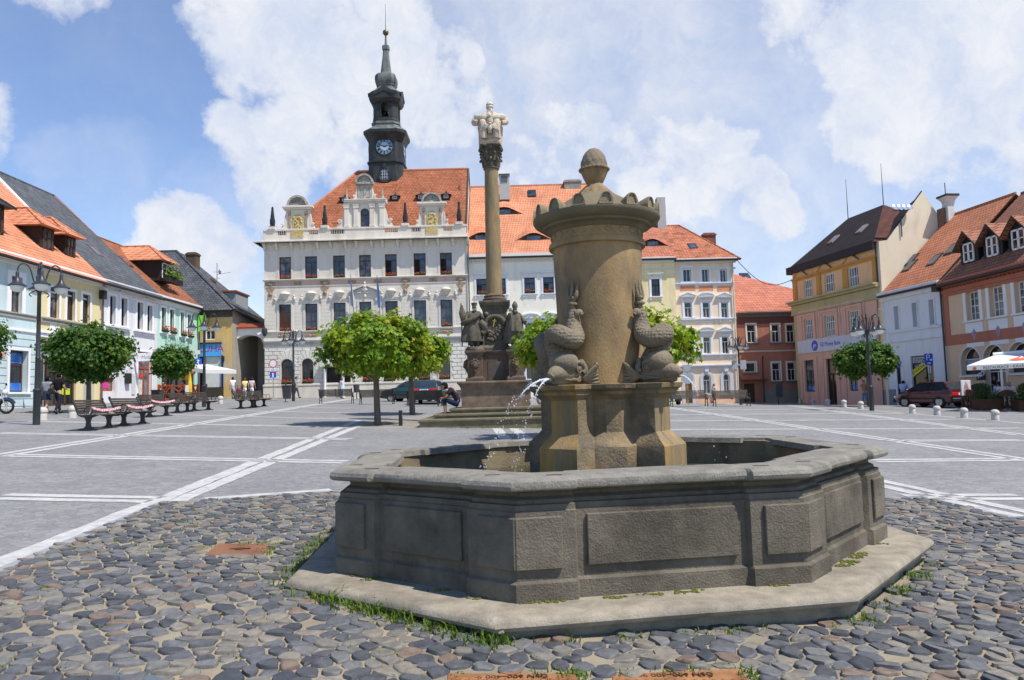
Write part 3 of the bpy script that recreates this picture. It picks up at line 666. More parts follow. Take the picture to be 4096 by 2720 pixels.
tag(mb.build('moss',MOSS,smooth=180),'yellow green moss in the joint between step and basin','moss',kind='stuff')
def skin(name,V,Ed,Rd,mats,parent=None,sub=1):
 me=bpy.data.meshes.new('tmp_skin');me.from_pydata([tuple(v)for v in V],Ed,[])
 o=bpy.data.objects.new('tmp_skin',me);COL.objects.link(o)
 m=o.modifiers.new('s','SKIN');m.use_smooth_shade=True
 for i,v in enumerate(me.skin_vertices[0].data):
  r=Rd[i];v.radius=r if isinstance(r,tuple)else(r,r);v.use_root=(i==0)
 if sub:q=o.modifiers.new('u','SUBSURF');q.levels=sub;q.render_levels=sub
 dg=bpy.context.evaluated_depsgraph_get();out=bpy.data.meshes.new_from_object(o.evaluated_get(dg));out.name=name
 bpy.data.objects.remove(o);bpy.data.meshes.remove(me)
 out.materials.clear()
 for x in(mats if isinstance(mats,(list,tuple))else[mats]):out.materials.append(x)
 return link(name,out,parent)
def addmesh(o,mb,smooth=True):
 bm=bmesh.new();bm.from_mesh(o.data);vs=[bm.verts.new(p)for p in mb.v]
 for f,m in zip(mb.f,mb.m):
  q=bm.faces.new([vs[i]for i in f]);q.material_index=m;q.smooth=smooth
 bm.to_mesh(o.data);bm.free()
SKIN=mat('skin',(.50,.29,.20),.6,.06);SKIN2=mat('tanned_skin',(.36,.19,.12),.6,.06);EYE=mat('eye_dark',(.02,.015,.012),.3,0);LIP=mat('lips',(.35,.12,.10),.5,0)
def cloth(n,c):return mat('cloth_'+n,c,.9,.14,14,bump=.3,bscale=50)
JJ=dict(pel=(0,0,.53),wst=(0,.005,.61),che=(0,.005,.735),nck=(0,0,.835),hed=(0,.012,.87),hL=(-.05,0,.50),kL=(-.055,.012,.285),aL=(-.055,-.01,.045),tL=(-.06,.07,.015),hR=(.05,0,.50),kR=(.055,.012,.285),aR=(.055,-.01,.045),tR=(.06,.07,.015),sL=(-.105,0,.805),eL=(-.135,-.015,.64),wL=(-.135,.03,.50),sR=(.105,0,.805),eR=(.135,-.015,.64),wR=(.135,.03,.50))
JR=dict(pel=(.085,.062),wst=(.075,.055),che=(.092,.062),nck=(.034,.034),hed=(.03,.03),h=.056,k=.036,a=.021,t=.018,s=.04,e=.026,w=.018)
WALK=dict(hL=(-.05,.0,.50),kL=(-.055,.075,.30),aL=(-.055,.12,.06),tL=(-.058,.19,.045),kR=(.055,-.02,.285),aR=(.055,-.14,.07),tR=(.06,-.09,.015),eL=(-.13,-.06,.65),wL=(-.13,-.03,.52),eR=(.13,.03,.65),wR=(.13,.10,.54))
SIT=dict(pel=(0,0,.09),wst=(0,.0,.17),che=(0,.02,.30),nck=(0,.04,.40),hed=(0,.06,.43),hL=(-.05,.02,.08),kL=(-.07,.24,.10),aL=(-.07,.22,-.14),tL=(-.075,.30,-.17),hR=(.05,.02,.08),kR=(.07,.24,.10),aR=(.07,.22,-.14),tR=(.075,.30,-.17),sL=(-.10,.02,.37),eL=(-.13,.06,.22),wL=(-.10,.17,.17),sR=(.10,.02,.37),eR=(.13,.06,.22),wR=(.10,.17,.17))
def person(label,loc,ang,h,pose=None,skn=None,hair='#1c1512',top='#111111',bottom='#1a1c26',sleeve=.6,legs='trousers',shoes='#15130f',hairlen=.0,group=None,head_turn=0):
 skn=skn or SKIN;J=dict(JJ);J.update(pose or{});P={k:Vector(v)*h for k,v in J.items()}
 root=empty('person',loc,ang,label,'person',group)
 rr=lambda k:(JR[k]if isinstance(JR[k],tuple)else(JR[k],)*2)if k in JR else(JR[k[0]],)*2
 names=list(J);ix={n:i for i,n in enumerate(names)}
 chains=[('pel','wst'),('wst','che'),('che','nck'),('nck','hed'),('pel','hL'),('hL','kL'),('kL','aL'),('aL','tL'),('pel','hR'),('hR','kR'),('kR','aR'),('aR','tR'),('che','sL'),('sL','eL'),('eL','wL'),('che','sR'),('sR','eR'),('eR','wR')]
 body=skin('body',[P[n]for n in names],[(ix[a],ix[b])for a,b in chains],[tuple(x*h*.9 for x in rr(n))for n in names],[skn,EYE,LIP],root)
 mb=MB()
 for s in 'LR':
  w=P['w'+s];d=(w-P['e'+s]).normalized();q=d.orthogonal().normalized();q2=d.cross(q)
  mb.tube([w-d*.01*h,w+d*.025*h,w+d*.05*h],[.014*h,.021*h,.019*h],8,flat=.55)
  for k,(o,l)in enumerate(((-.016,.034),(-.005,.042),(.006,.039),(.016,.030))):
   b=w+d*.048*h+q2*o*h;mb.tube([b,b+d*l*.55*h+q*.004*h,b+d*l*h+q*.014*h],[.0055*h,.005*h,.004*h],5)
  b=w+d*.015*h-q2*.014*h;mb.tube([b,b+d*.018*h-q2*.014*h,b+d*.036*h-q2*.016*h],[.007*h,.006*h,.004*h],5)
 hd=P['hed']+(P['hed']-P['nck']).normalized()*.055*h
 T=Matrix.Translation(hd)@Matrix.Rotation(head_turn,4,'Z');mb.M=T
 mb.ball((0,.004*h,.004*h),.046*h,.056*h,.068*h,14,10);mb.ball((0,.028*h,-.03*h),.032*h,.034*h,.036*h,10,7)
 mb.tube([(0,.056*h,.012*h),(0,.068*h,-.008*h),(0,.06*h,-.014*h)],[.006*h,.010*h,.006*h],6)
 for s in(-1,1):mb.ball((s*.047*h,.002*h,-.004*h),.007*h,.012*h,.018*h,6,5);mb.ball((s*.020*h,.053*h,.006*h),.007*h,.005*h,.005*h,6,4,mi=1)
 mb.ball((0,.056*h,-.032*h),.015*h,.006*h,.004*h,6,4,mi=2)
 addmesh(body,mb)
 mb=MB();mb.M=T
 L_=[]
 for a in(.0,.35,.7,1.05,1.35):
  L_.append([(.053*h*math.sin(max(a,.03))*math.cos(t),(.066*h*math.sin(max(a,.03))*math.sin(t)-.006*h),.012*h+.068*h*math.cos(a))for t in[2*pi*i/14 for i in range(14)]])
 dz=hairlen*h+.055*h
 L_.append([(.052*h*math.cos(t),(.062*h*math.sin(t)-.008*h)if math.sin(t)<.5 else.052*h*math.sin(t),(.012*h-dz if math.sin(t)<.35 else.035*h))for t in[2*pi*i/14 for i in range(14)]])
 mb.loft(L_[::-1],cap=True);mb.build('hair',cloth('hair'+hair,lin(hair)),body,smooth=180)
 e=.014*h
 def cl(nm,ns,ch,m,grow=e):
  ix2={n:i for i,n in enumerate(ns)}
  return skin(nm,[Q[n]for n in ns],[(ix2[a],ix2[b])for a,b in ch],[tuple(x*h*.92+grow for x in rr(n))for n in ns],m,body)
 Q=dict(P)
 for s in 'LR':
  Q['e'+s]=P['s'+s].lerp(P['e'+s],min(1,sleeve))if sleeve<1 else P['e'+s]
  Q['w'+s]=P['e'+s].lerp(P['w'+s],.85)
 Q['nck']=P['che'].lerp(P['nck'],.62);JR['n2']=(.05,.045)
 ns=['che','wst','pel','nck','sL','sR'];ch=[('che','wst'),('wst','pel'),('che','nck'),('che','sL'),('che','sR')]
 if sleeve>0:ns+=['eL','eR'];ch+=[('sL','eL'),('sR','eR')]
 if sleeve>=1:ns+=['wL','wR'];ch+=[('eL','wL'),('eR','wR')]
 cl('shirt',ns,ch,cloth('top'+top,lin(top)))
 bm_=cloth('bot'+bottom,lin(bottom))
 if legs=='skirt':
  mb=MB();c=P['pel'];mb.loft([[(c.x+r*h*math.cos(t),c.y+.8*r*h*math.sin(t),z*h)for t in[2*pi*i/16 for i in range(16)]]for r,z in((.125,.37),(.115,.45),(.10,.53),(.082,.60))]);mb.build('skirt',bm_,body,smooth=60)
 else:
  k={'trousers':1,'shorts':.0,'capri':.55}[legs]
  for s in 'LR':
   Q['k'+s]=P['k'+s]if k>0 else P['h'+s].lerp(P['k'+s],.75);Q['a'+s]=P['k'+s].lerp(P['a'+s],k*.95)
  ns=['pel','wst','hL','hR','kL','kR'];ch=[('pel','wst'),('pel','hL'),('pel','hR'),('hL','kL'),('hR','kR')]
  if k>0:ns+=['aL','aR'];ch+=[('kL','aL'),('kR','aR')]
  Q['wst']=P['pel'].lerp(P['wst'],.5);cl('trousers' if k else 'shorts',ns,ch,bm_,.010*h)
 for s in 'LR':
  a,t=P['a'+s],P['t'+s];mb=MB();d=(t-a).normalized()
  mb.tube([a-d*.03*h-Vector((0,0,.012*h)),a+Vector((0,0,-.012*h)),a.lerp(t,.6),t+d*.02*h],[.022*h,.027*h,.026*h,.014*h],8,flat=.9);mb.build('shoe',mat('shoe'+shoes,lin(shoes),.5,.1),body,smooth=60)
 return root,P
MY=25.0
MON=at(*cN(748,975),MY);mx0=MON.x;mz0=g(mx0,MY)
kN=.38265*MY/FOC;kL=.5548*MY/FOC
zN=lambda x,y,d=MY:at(*cN(x,y),d).z-mz0
mon=empty('trinity_column',(mx0,MY,mz0),0,'tall baroque stone column on a stepped pedestal in the square','monument')
GREYST=stone('dark_weathered_stone',(.10,.09,.07),(.16,.135,.10),s2=2.5,scale=7,bump=.8,bscale=25)
BROWNST=stone('red_brown_stone',(.135,.095,.068),(.095,.075,.058),s2=1.8,scale=5)
STEPG=stone('mossy_step_stone',(.19,.165,.11),(.15,.13,.085),s2=1.8)
ROUGHB=stone('rough_block_stone',(.235,.17,.12),(.15,.12,.09),s2=2.2,amt2=.6)
lx=lambda x,d=MY:at(*cN(x,900),d).x-mx0
mb=MB()
for(xl,zt,zb,hd)in((-2.42,zN(0,1380,22.7),-.3,2.30),(-1.98,zN(145,1325,23),zN(0,1380,22.7)-.01,1.9),(-1.52,zN(270,1265,23.4),zN(145,1325,23)-.01,1.5)):
 mb.loft([[(x,y,z)for x,y in((xl+d,-hd+d),(-xl-d,-hd+d),(-xl-d,hd-d),(xl+d,hd-d))]for d,z in((.05,zb),(.05,zt-.09),(0,zt-.07),(-.0,zt-.02),(.02,zt))])
st=mb.build('steps',STEPG,mon,smooth=30)
ztop3=zN(270,1265,23.4)
zb0,zb1=ztop3,zN(748,975,23.9)
mb=MB()
def slabs(rows,m=None):
 mb.loft([[(-a,-b,z),(a,-b,z),(a,b,z),(-a,b,z)]for a,b,z in rows],mi=m)
hb=1.13
slabs([(hb,hb,zb0-.02),(hb,hb,zb1-.27),(hb+.02,hb+.02,zb1-.25),(hb+.03,hb+.03,zb1-.20),(hb+.09,hb+.09,zb1-.10),(hb+.13,hb+.13,zb1-.07),(hb+.13,hb+.13,zb1)])
mb.build('base_block',ROUGHB,mon,bevel=.015)
zp1=zN(748,655,24.1)
mb=MB();slabs([(.62,.62,zb1-.01),(.62,.62,zp1-.13),(.66,.66,zp1-.11),(.70,.70,zp1-.02),(.70,.70,zp1)])
for sx in(-1,1):
 for sy in(-1,1):
  mb.M=Matrix.Translation((sx*.68,sy*.68,0));slabs([(.31,.31,zb1-.01),(.31,.31,zb1+.10),(.25,.25,zb1+.16),(.25,.25,zp1-.17),(.28,.28,zp1-.14),(.33,.33,zp1-.06),(.33,.33,zp1+.003)])
mb.M=None
ps=mb.build('pedestal',BROWNST,mon,bevel=.01)
mb=MB();mb.box(-.26,.26,-.635,-.60,zb1+.02,zb1+.68);mb.build('niche_panel',stone('dark_panel_stone',(.10,.085,.075),(.13,.11,.09)),ps)
for sx in(-1,1):
 for(dx,dy)in((0,-.25),(sx*.25,0)):
  mb=MB();mb.M=Matrix.Translation((sx*.68+dx,-.68+dy,zb1+.53));mb.ball((0,0,0),.13,.12,.17,12,9)
  for k in range(10):a=k*.63;mb.ball((.11*math.cos(a),(-.03 if dy else 0),.05+.13*math.sin(a)),.05,.05,.05,7,5)
  mb.ball((0 if dy else sx*.11,-.12 if dy else 0,-.03),.05,.05,.06,8,6);mb.ball((0,-.02,-.17),.06,.06,.08,8,6)
  mb.build('lion_head',BROWNST,ps,smooth=60)
zu=zN(748,190,24.4);zc=zN(748,130,24.4)
mb=MB();slabs([(.52,.52,zp1),(.52,.52,zp1+.12),(.44,.44,zp1+.20),(.425,.425,zp1+.26),(.41,.41,zu-.12),(.44,.44,zu-.09),(.44,.44,zu-.02),(.50,.50,zu+.04),(.53,.53,zc-.06),(.53,.53,zc)])
up=mb.build('upper_pedestal',GREYST,mon,bevel=.01)
mb=MB();zm=(zp1+zu)/2
mb.M=Matrix.Translation((0,-.43,zm+.1))
for k in range(15):
 a=pi*k/14;mb.ball((.31*math.cos(a),-.02,.06+.26*math.sin(a)),.085,.07,.075,8,6)
for k in range(26):mb.ball((rnd.uniform(-.28,.22),-.02,rnd.uniform(-.5,-.17)),rnd.uniform(.05,.1),.06,rnd.uniform(.05,.09),8,6)
for k in range(9):mb.ball((.10+rnd.uniform(-.06,.1),-.04,rnd.uniform(-.2,.02)),.05,.05,.06,8,6)
mb.ball((-.28,-.03,.40),.08,.06,.08,8,6)
o=mb.build('grotto_relief',GREYST,up,smooth=60)
mb=MB();mb.M=Matrix.Translation((-.02,-.45,zm+.22))@Matrix.Rotation(R(14),4,'Y');mb.box(-.012,.012,-.01,.01,-.15,.12);mb.box(-.06,.06,-.01,.01,.03,.055);mb.build('gilded_cross',mat('gold',(.75,.45,.10),.3,.1,metal=.9),up)
zs0=zN(748,60,24.6);zs1=at(*cL(354,535),25).z-mz0
mb=MB();mb.lathe([(.40,zc),(.40,zc+.07),(.41,zc+.10),(.36,zc+.13),(.35,zc+.17),(.37,zc+.20),(.33,zc+.24),(.29,zc+.28)],32)
mb.build('column_base',BROWNST,mon,smooth=40)
mb=MB();n=10;mb.lathe([(.275-.04*(i/n)**1.4,zc+.27+(zs1-zc-.27)*i/n)for i in range(n+1)],40)
mb.build('shaft',stone('yellow_brown_shaft',(.28,.195,.10),(.21,.175,.11),s2=1.4,stretch=(1,1,.3)),mon,smooth=60)
zk1=at(*cL(354,375),25).z-mz0;hk=zk1-zs1
mb=MB();mb.lathe([(.27,zs1-.02),(.285,zs1+.01),(.27,zs1+.04),(.235,zs1+.05),(.25,zs1+hk*.4),(.29,zs1+hk*.7),(.33,zk1-.09)],28)
mb.M=Matrix.Rotation(pi/8*0,4,'Z');slabs([(.33,.33,zk1-.09),(.36,.36,zk1-.06),(.36,.36,zk1)]);mb.M=None
for t_,(nn,rr_,z0,hh)in enumerate(((8,.27,.06,.26),(8,.30,.24,.28))):
 for i in range(nn):
  a=2*pi*(i+.5*t_)/nn
  p=lambda r,z:(r*math.cos(a),r*math.sin(a),zs1+z)
  mb.tube(spl([p(rr_-.02,z0),p(rr_,z0+hh*.5),p(rr_+.05,z0+hh),p(rr_+.10,z0+hh-.03),p(rr_+.09,z0+hh-.08)],4),[.06]*5+[.055]*5+[.04]*6+[.02],7,flat=.6)
for sx in(-1,1):
 for sy in(-1,1):mb.tube([(sx*(.30+.06*math.cos(t)*(1-t/14)),sy*(.30+.06*math.cos(t)*(1-t/14)),zk1-.17+.075*math.sin(t)*(1-t/14))for t in[k*.6 for k in range(16)]],.03,7)
for a in range(4):mb.ball((.36*math.cos(a*pi/2),.36*math.sin(a*pi/2),zk1-.11),.08,.08,.09,8,6)
mb.build('capital',GREYST,mon,smooth=60)
PALE=stone('pale_statue_stone',(.56,.51,.42),(.40,.36,.29),s2=5,bump=1,bscale=30,scale=9)
PINK=stone('pinkish_robe_stone',(.54,.42,.32),(.45,.38,.31),s2=4,bump=1,bscale=25,scale=8)
def drape(mb,c,rows,n=28,folds=9,amp=.12,seed=0):
 mb.loft([[(c[0]+ox+r*a*(1+amp*math.sin(folds*t+seed+z*3+.8*math.sin(2*t)))*math.cos(t),c[1]+oy+r*(1+amp*math.sin(folds*t+seed+z*3))*math.sin(t),c[2]+z)for t in[2*pi*i/n for i in range(n)]]for r,a,z,ox,oy in rows])
zt=at(*cL(350,50),25).z-mz0-zk1
ts=empty('trinity_statue',(mx0,MY,mz0+zk1),0,'pale stone seated crowned figure holding a crucifix on top of the column','statue')
k=zt/1.0
mb=MB();drape(mb,(0,0,0),[(.25*k,1,0,0,0),(.25*k,1,.12*k,0,0),(.24*k,1.05,.30*k,0,0),(.25*k,1.05,.42*k,0,0),(.20*k,1.15,.52*k,0,.04),(.19*k,1.3,.62*k,0,.05),(.16*k,1.65,.695*k,0,.05),(.11*k,1.5,.75*k,0,.04),(.06*k,1,.77*k,0,.04)],amp=.06)
for s in(-1,1):
 mb.tube(spl([(s*.18*k,.02,.69*k),(s*.31*k,-.03,.60*k),(s*.32*k,-.10*k,.50*k),(s*.24*k,-.20*k,.46*k)]),[.06*k]*6+[.075*k]*6+[.055*k]*7,9)
 mb.tube(spl([(s*.18*k,-.12*k,.42*k),(s*.15*k,-.22*k,.46*k),(s*.14*k,-.26*k,.34*k),(s*.14*k,-.25*k,.10*k)]),.085*k,9)
for i in range(24):mb.ball((rnd.uniform(-.2,.2)*k,-.2*k+rnd.uniform(-.06,.06),rnd.uniform(.02,.10)*k),.06*k,.06*k,.05*k,8,6)
bd=mb.build('robe',PINK,ts,smooth=60)
mb=MB();mb.ball((0,-.02,.82*k),.065*k,.068*k,.085*k,12,9);mb.ball((0,-.06*k,.80*k),.014*k,.02*k,.02*k);
for s in(-1,1):mb.ball((s*.022*k,-.075*k,.83*k),.010*k,.008*k,.008*k,6,4)
for i in range(14):mb.tube([(rnd.uniform(-.05,.05)*k,-.07*k,.78*k),(rnd.uniform(-.08,.08)*k,-.09*k,.70*k),(rnd.uniform(-.07,.07)*k,-.10*k,.64*k)],[.02*k,.02*k,.008*k],6)
mb.lathe([(.075*k,.86*k),(.084*k,.875*k),(.072*k,.89*k),(.068*k,.92*k),(.08*k,.935*k),(.066*k,.95*k),(.06*k,.98*k),(.02*k,1.0*k)],14,(0,-.01));mb.build('crowned_head',PALE,ts,smooth=60)
mb=MB()
for s in(-1,1):mb.tube(spl([(s*.03*k,-.24*k,.56*k),(s*.16*k,-.24*k,.575*k),(s*.28*k,-.20*k,.60*k),(s*.33*k,-.17*k,.605*k)]),[r.x for r in spl([(.075*k,0,0),(.065*k,0,0),(.06*k,0,0),(.05*k,0,0)])],9,flat=.5)
mb.box(-.07*k,.07*k,-.27*k,-.22*k,.36*k,.64*k)
mb.ball((0,-.29*k,.58*k),.045*k,.05*k,.06*k,10,8);mb.ball((0,-.28*k,.47*k),.07*k,.05*k,.10*k,10,8)
for s in(-1,1):mb.tube([(s*.02*k,-.29*k,.40*k),(s*.03*k,-.30*k,.30*k),(s*.01*k,-.30*k,.2*k)],.03*k,7)
mb.build('crucifix',PALE,ts,smooth=50)
mb=MB();mb.ball((0,-.34*k,.30*k),.05*k,.04*k,.07*k);mb.ball((0,-.36*k,.385*k),.03*k,.03*k,.03*k)
for s in(-1,1):
 for i in range(6):mb.tube([(s*.03*k,-.34*k,.32*k),(s*(.10+.02*i)*k,-.33*k,(.40-.03*i)*k),(s*(.15+.008*i)*k,-.32*k,(.36-.045*i)*k)],[.025*k,.022*k,.008*k],6)
mb.build('dove',PALE,ts,smooth=60)
def saint(loc,H,label,kind,ang=0):
 rt=empty('saint_statue',loc,ang,label,'statue','weathered saints on the monument');k=H
 mb=MB();mb.lathe([(.19*k,0),(.2*k,.03*k),(.17*k,.085*k),(.05,.09*k)],12);mb.build('plinth_rock',GREYST,rt,smooth=60)
 if kind=='king':
  V=[(0,0,.50),(0,0,.60),(0,0,.74),(0,-.01,.83),(.01,-.02,.86),(-.11,0,.78),(-.19,-.04,.66),(-.10,-.14,.58),(.11,0,.78),(.17,-.07,.66),(.12,-.15,.72),(-.05,0,.48),(-.06,-.02,.28),(-.06,0,.11),(-.07,-.07,.09),(.05,0,.48),(.06,-.04,.28),(.06,-.02,.11),(.08,-.09,.09)]
 else:
  V=[(0,0,.50),(0,0,.60),(0,0,.74),(0,-.01,.83),(0,-.02,.86),(-.11,0,.78),(-.17,-.09,.70),(-.15,-.15,.82),(.11,0,.78),(.19,-.02,.66),(.22,-.07,.55),(-.05,0,.48),(-.06,-.03,.28),(-.06,-.01,.11),(-.08,-.08,.09),(.05,0,.48),(.06,-.02,.28),(.06,0,.11),(.07,-.07,.09)]
 E=[(0,1),(1,2),(2,3),(3,4),(2,5),(5,6),(6,7),(2,8),(8,9),(9,10),(0,11),(11,12),(12,13),(13,14),(0,15),(15,16),(16,17),(17,18)]
 Rr=[.095,.085,.10,.04,.035,.055,.045,.03,.055,.045,.03,.065,.045,.03,.025,.065,.045,.03,.025]
 b=skin('figure',[Vector(v)*k for v in V],E,[r*k for r in Rr],GREYST,rt)
 mb=MB();mb.ball((0,-.025*k,.905*k),.048*k,.055*k,.065*k,12,9);mb.ball((0,-.08*k,.90*k),.012*k,.018*k,.016*k,6,5)
 for s in(-1,1):mb.ball((s*.02*k,-.075*k,.915*k),.010*k,.008*k,.008*k,6,4)
 for i in range(9):mb.tube([(rnd.uniform(-.03,.03)*k,-.065*k,.875*k),(rnd.uniform(-.04,.04)*k,-.08*k,.83*k),(rnd.uniform(-.03,.03)*k,-.07*k,.79*k)],[.016*k,.017*k,.006*k],5)
 addmesh(b,mb)
 mb=MB()
 if kind=='king':
  mb.lathe([(.052*k,.945*k),(.06*k,.955*k),(.056*k,.98*k),(.068*k,1.0*k),(.03*k,.99*k)],12,(0,-.02*k));mb.build('crown',GREYST,rt,smooth=50)
  mb=MB();drape(mb,(-.02*k,.03*k,0),[(.20*k,1.1,.20*k,-.02*k,.02),(.20*k,1.1,.36*k,-.02*k,.01),(.17*k,1,.55*k,0,0),(.15*k,1.1,.72*k,0,0),(.10*k,1.2,.82*k,0,.01)],folds=7,amp=.13);mb.tube(spl([(.10*k,-.12*k,.78*k),(-.05*k,-.16*k,.66*k),(-.20*k,-.10*k,.60*k),(-.25*k,0,.56*k)]),.05*k,8)
  mb.tube(spl([(.10*k,-.10*k,.60*k),(.17*k,-.12*k,.52*k),(.19*k,-.08*k,.42*k),(.12*k,-.10*k,.36*k)]),.07*k,8);mb.build('cloak',GREYST,rt,smooth=60)
  mb=MB();mb.tube([(-.26*k,.02,.1*k),(-.27*k,.02,1.0*k)],.012*k,6);mb.tube([(-.26*k,.02,.96*k),(-.25*k,.02,.8*k),(-.2*k,.02,.66*k),(-.12*k,.02,.58*k)],[.02*k,.07*k,.09*k,.03*k],8,flat=.3);mb.build('banner',GREYST,rt,smooth=50)
 else:
  mb.lathe([(.056*k,.935*k),(.066*k,.95*k),(.062*k,1.0*k),(.035*k,1.05*k),(.008*k,1.08*k)],12,(0,-.02*k));mb.build('mitre',GREYST,rt,smooth=50)
  mb=MB();drape(mb,(0,.04*k,0),[(.15*k,1.2,.15*k,-.05*k,.04*k),(.17*k,1.15,.35*k,-.03*k,.03*k),(.16*k,1.1,.55*k,0,0),(.15*k,1.1,.72*k,0,0),(.10*k,1.2,.82*k,0,.01)],folds=6,amp=.12);mb.build('cloak',GREYST,rt,smooth=60)
  mb=MB();drape(mb,(0,-.03*k,0),[(.15*k,1.05,.40*k,0,0),(.14*k,1,.50*k,0,0),(.115*k,1,.62*k,0,0)],folds=8,amp=.14)
  mb.build('tunic',GREYST,rt,smooth=60)
  mb=MB();mb.tube([(.235*k,-.08*k,.08*k),(.225*k,-.08*k,.62*k)],.016*k,7);mb.ball((.225*k,-.08*k,.63*k),.03*k);mb.build('staff',GREYST,rt,smooth=60)
  mb=MB()
  for q in range(4):mb.tube([(-.15*k+(q-1.5)*.018*k,-.15*k,.83*k),(-.15*k+(q-1.5)*.024*k,-.155*k,(.90+.012*(q in(1,2)))*k)],.009*k,5)
  mb.build('raised_hand',GREYST,rt,smooth=60)
 return rt
zst=mz0+zp1
saint((mx0-.68,MY-.66,zst),zN(545,160,24.3)-zp1,'dark stone crowned saint with a cloak and banner, left on the monument','king',R(14))
saint((mx0+.68,MY-.66,zst),(zN(980,140,24.3)-zp1)/1.08,'dark stone bishop saint with mitre and staff, right on the monument','bishop',R(18))
for x,y,a,l,kd in((-.68,.68,pi-.5,'dark stone saint at the back of the monument, behind the crowned one','king'),(.68,.68,pi+.5,'dark stone saint at the back of the monument, behind the bishop','bishop')):
 saint((mx0+x,MY+y,zst),1.45,l,kd,a)
mb=MB();A=gnd(*cE(1180,1466));strip=[(A.x,A.y),(mx0+4,A.y+.1),(mx0+4.2,MY+3.5),(gnd(*cE(1590,1320)).x-.3,MY+3.5),(gnd(*cE(1300,1440)).x-.6,gnd(*cE(1300,1440)).y)]
mb.poly([(x,y,g(x,y)+.004)for x,y in strip]);tag(mb.build('monument_apron',mat('small_grey_cobbles',(.26,.245,.215),.9,.35,16,bump=1,bscale=26,dist=.03,col2=(.24,.18,.12),s2=.8,amt2=.35)),kind='structure',label='patch of small cobbles round the monument')
mb=MB()
for _ in range(120):blades(mb,(mx0+rnd.uniform(-1.5,3),22.55+rnd.gauss(0,.1)),6,.06,.07)
tag(mb.build('grass',GRASS),'yellowing grass at the foot of the monument steps','grass',kind='stuff')
class Bld:
 def __init__(s,name,label,P0,ang,cat='house',group=None):
  s.P=Vector((P0[0],P0[1],0));s.ang=ang;s.t=Vector((math.cos(ang),math.sin(ang),0));s.n=Vector((-math.sin(ang),math.cos(ang),0))
  s.z=g(P0[0],P0[1]);s.root=empty(name,(P0[0],P0[1],s.z),ang,label,cat,group)
 def p(s,q,off=0):
  d=ray(*q);o=Vector((0,0,CH));Q=s.P+s.n*off
  k=(Q-o).dot(s.n)/d.dot(s.n);X=o+d*k
  return(X-Q).dot(s.t),X.z-s.z
 def pe(s,q,sv):
  d=ray(*q);o=Vector((0,0,CH));Q=s.P+s.t*sv
  k=(Q-o).dot(s.t)/d.dot(s.t);X=o+d*k
  return(X-Q).dot(s.n),X.z-s.z
 def world(s,a,b,z):X=s.P+s.t*a+s.n*b;return Vector((X.x,X.y,z+s.z))
 def rect(s,q0,q1):
  a,b=s.p(q0),s.p(q1);return[min(a[0],b[0]),max(a[0],b[0]),min(a[1],b[1]),max(a[1],b[1])]
def wall(mb,s0,s1,z0,z1,holes,y=0,dep=.22,mi=0,top=None):
 xs=sorted({s0,s1,*[v for h in holes for v in h[:2]]});zs=sorted({z0,z1,*[v for h in holes for v in h[2:4]]})
 xs=[x for x in xs if s0<=x<=s1];zs=[z for z in zs if z0<=z<=z1]
 for a,b in zip(xs,xs[1:]):
  for c,d in zip(zs,zs[1:]):
   mx,mz=(a+b)/2,(c+d)/2
   if any(h[0]<mx<h[1]and h[2]<mz<h[3]for h in holes):continue
   mb.quad((a,y,c),(b,y,c),(b,y,d),(a,y,d),mi)
 for h in holes:
  a,b,c,d=h[:4]
  if len(h)>4:
   r=(b-a)/2;rise=h[4]*r;sp=d-rise;m=(a+b)/2
   arc=[(m-r*math.cos(t),sp+rise*math.sin(t))for t in[pi*i/12 for i in range(13)]]
   for(x0,w0),(x1,w1)in zip(arc,arc[1:]):
    mb.quad((x0,y,w0),(x1,y,w1),(x1,y,d),(x0,y,d),mi);mb.quad((x0,y,w0),(x0,y+dep,w0),(x1,y+dep,w1),(x1,y,w1),mi)
   mb.quad((a,y,c),(a,y+dep,c),(a,y+dep,sp),(a,y,sp),mi);mb.quad((b,y,c),(b,y,sp),(b,y+dep,sp),(b,y+dep,c),mi)
  else:
   mb.quad((a,y,c),(a,y+dep,c),(a,y+dep,d),(a,y,d),mi);mb.quad((b,y,c),(b,y,d),(b,y+dep,d),(b,y+dep,c),mi)
   mb.quad((a,y,d),(a,y+dep,d),(b,y+dep,d),(b,y,d),mi)
  mb.quad((a,y,c),(b,y,c),(b,y+dep,c),(a,y+dep,c),mi)
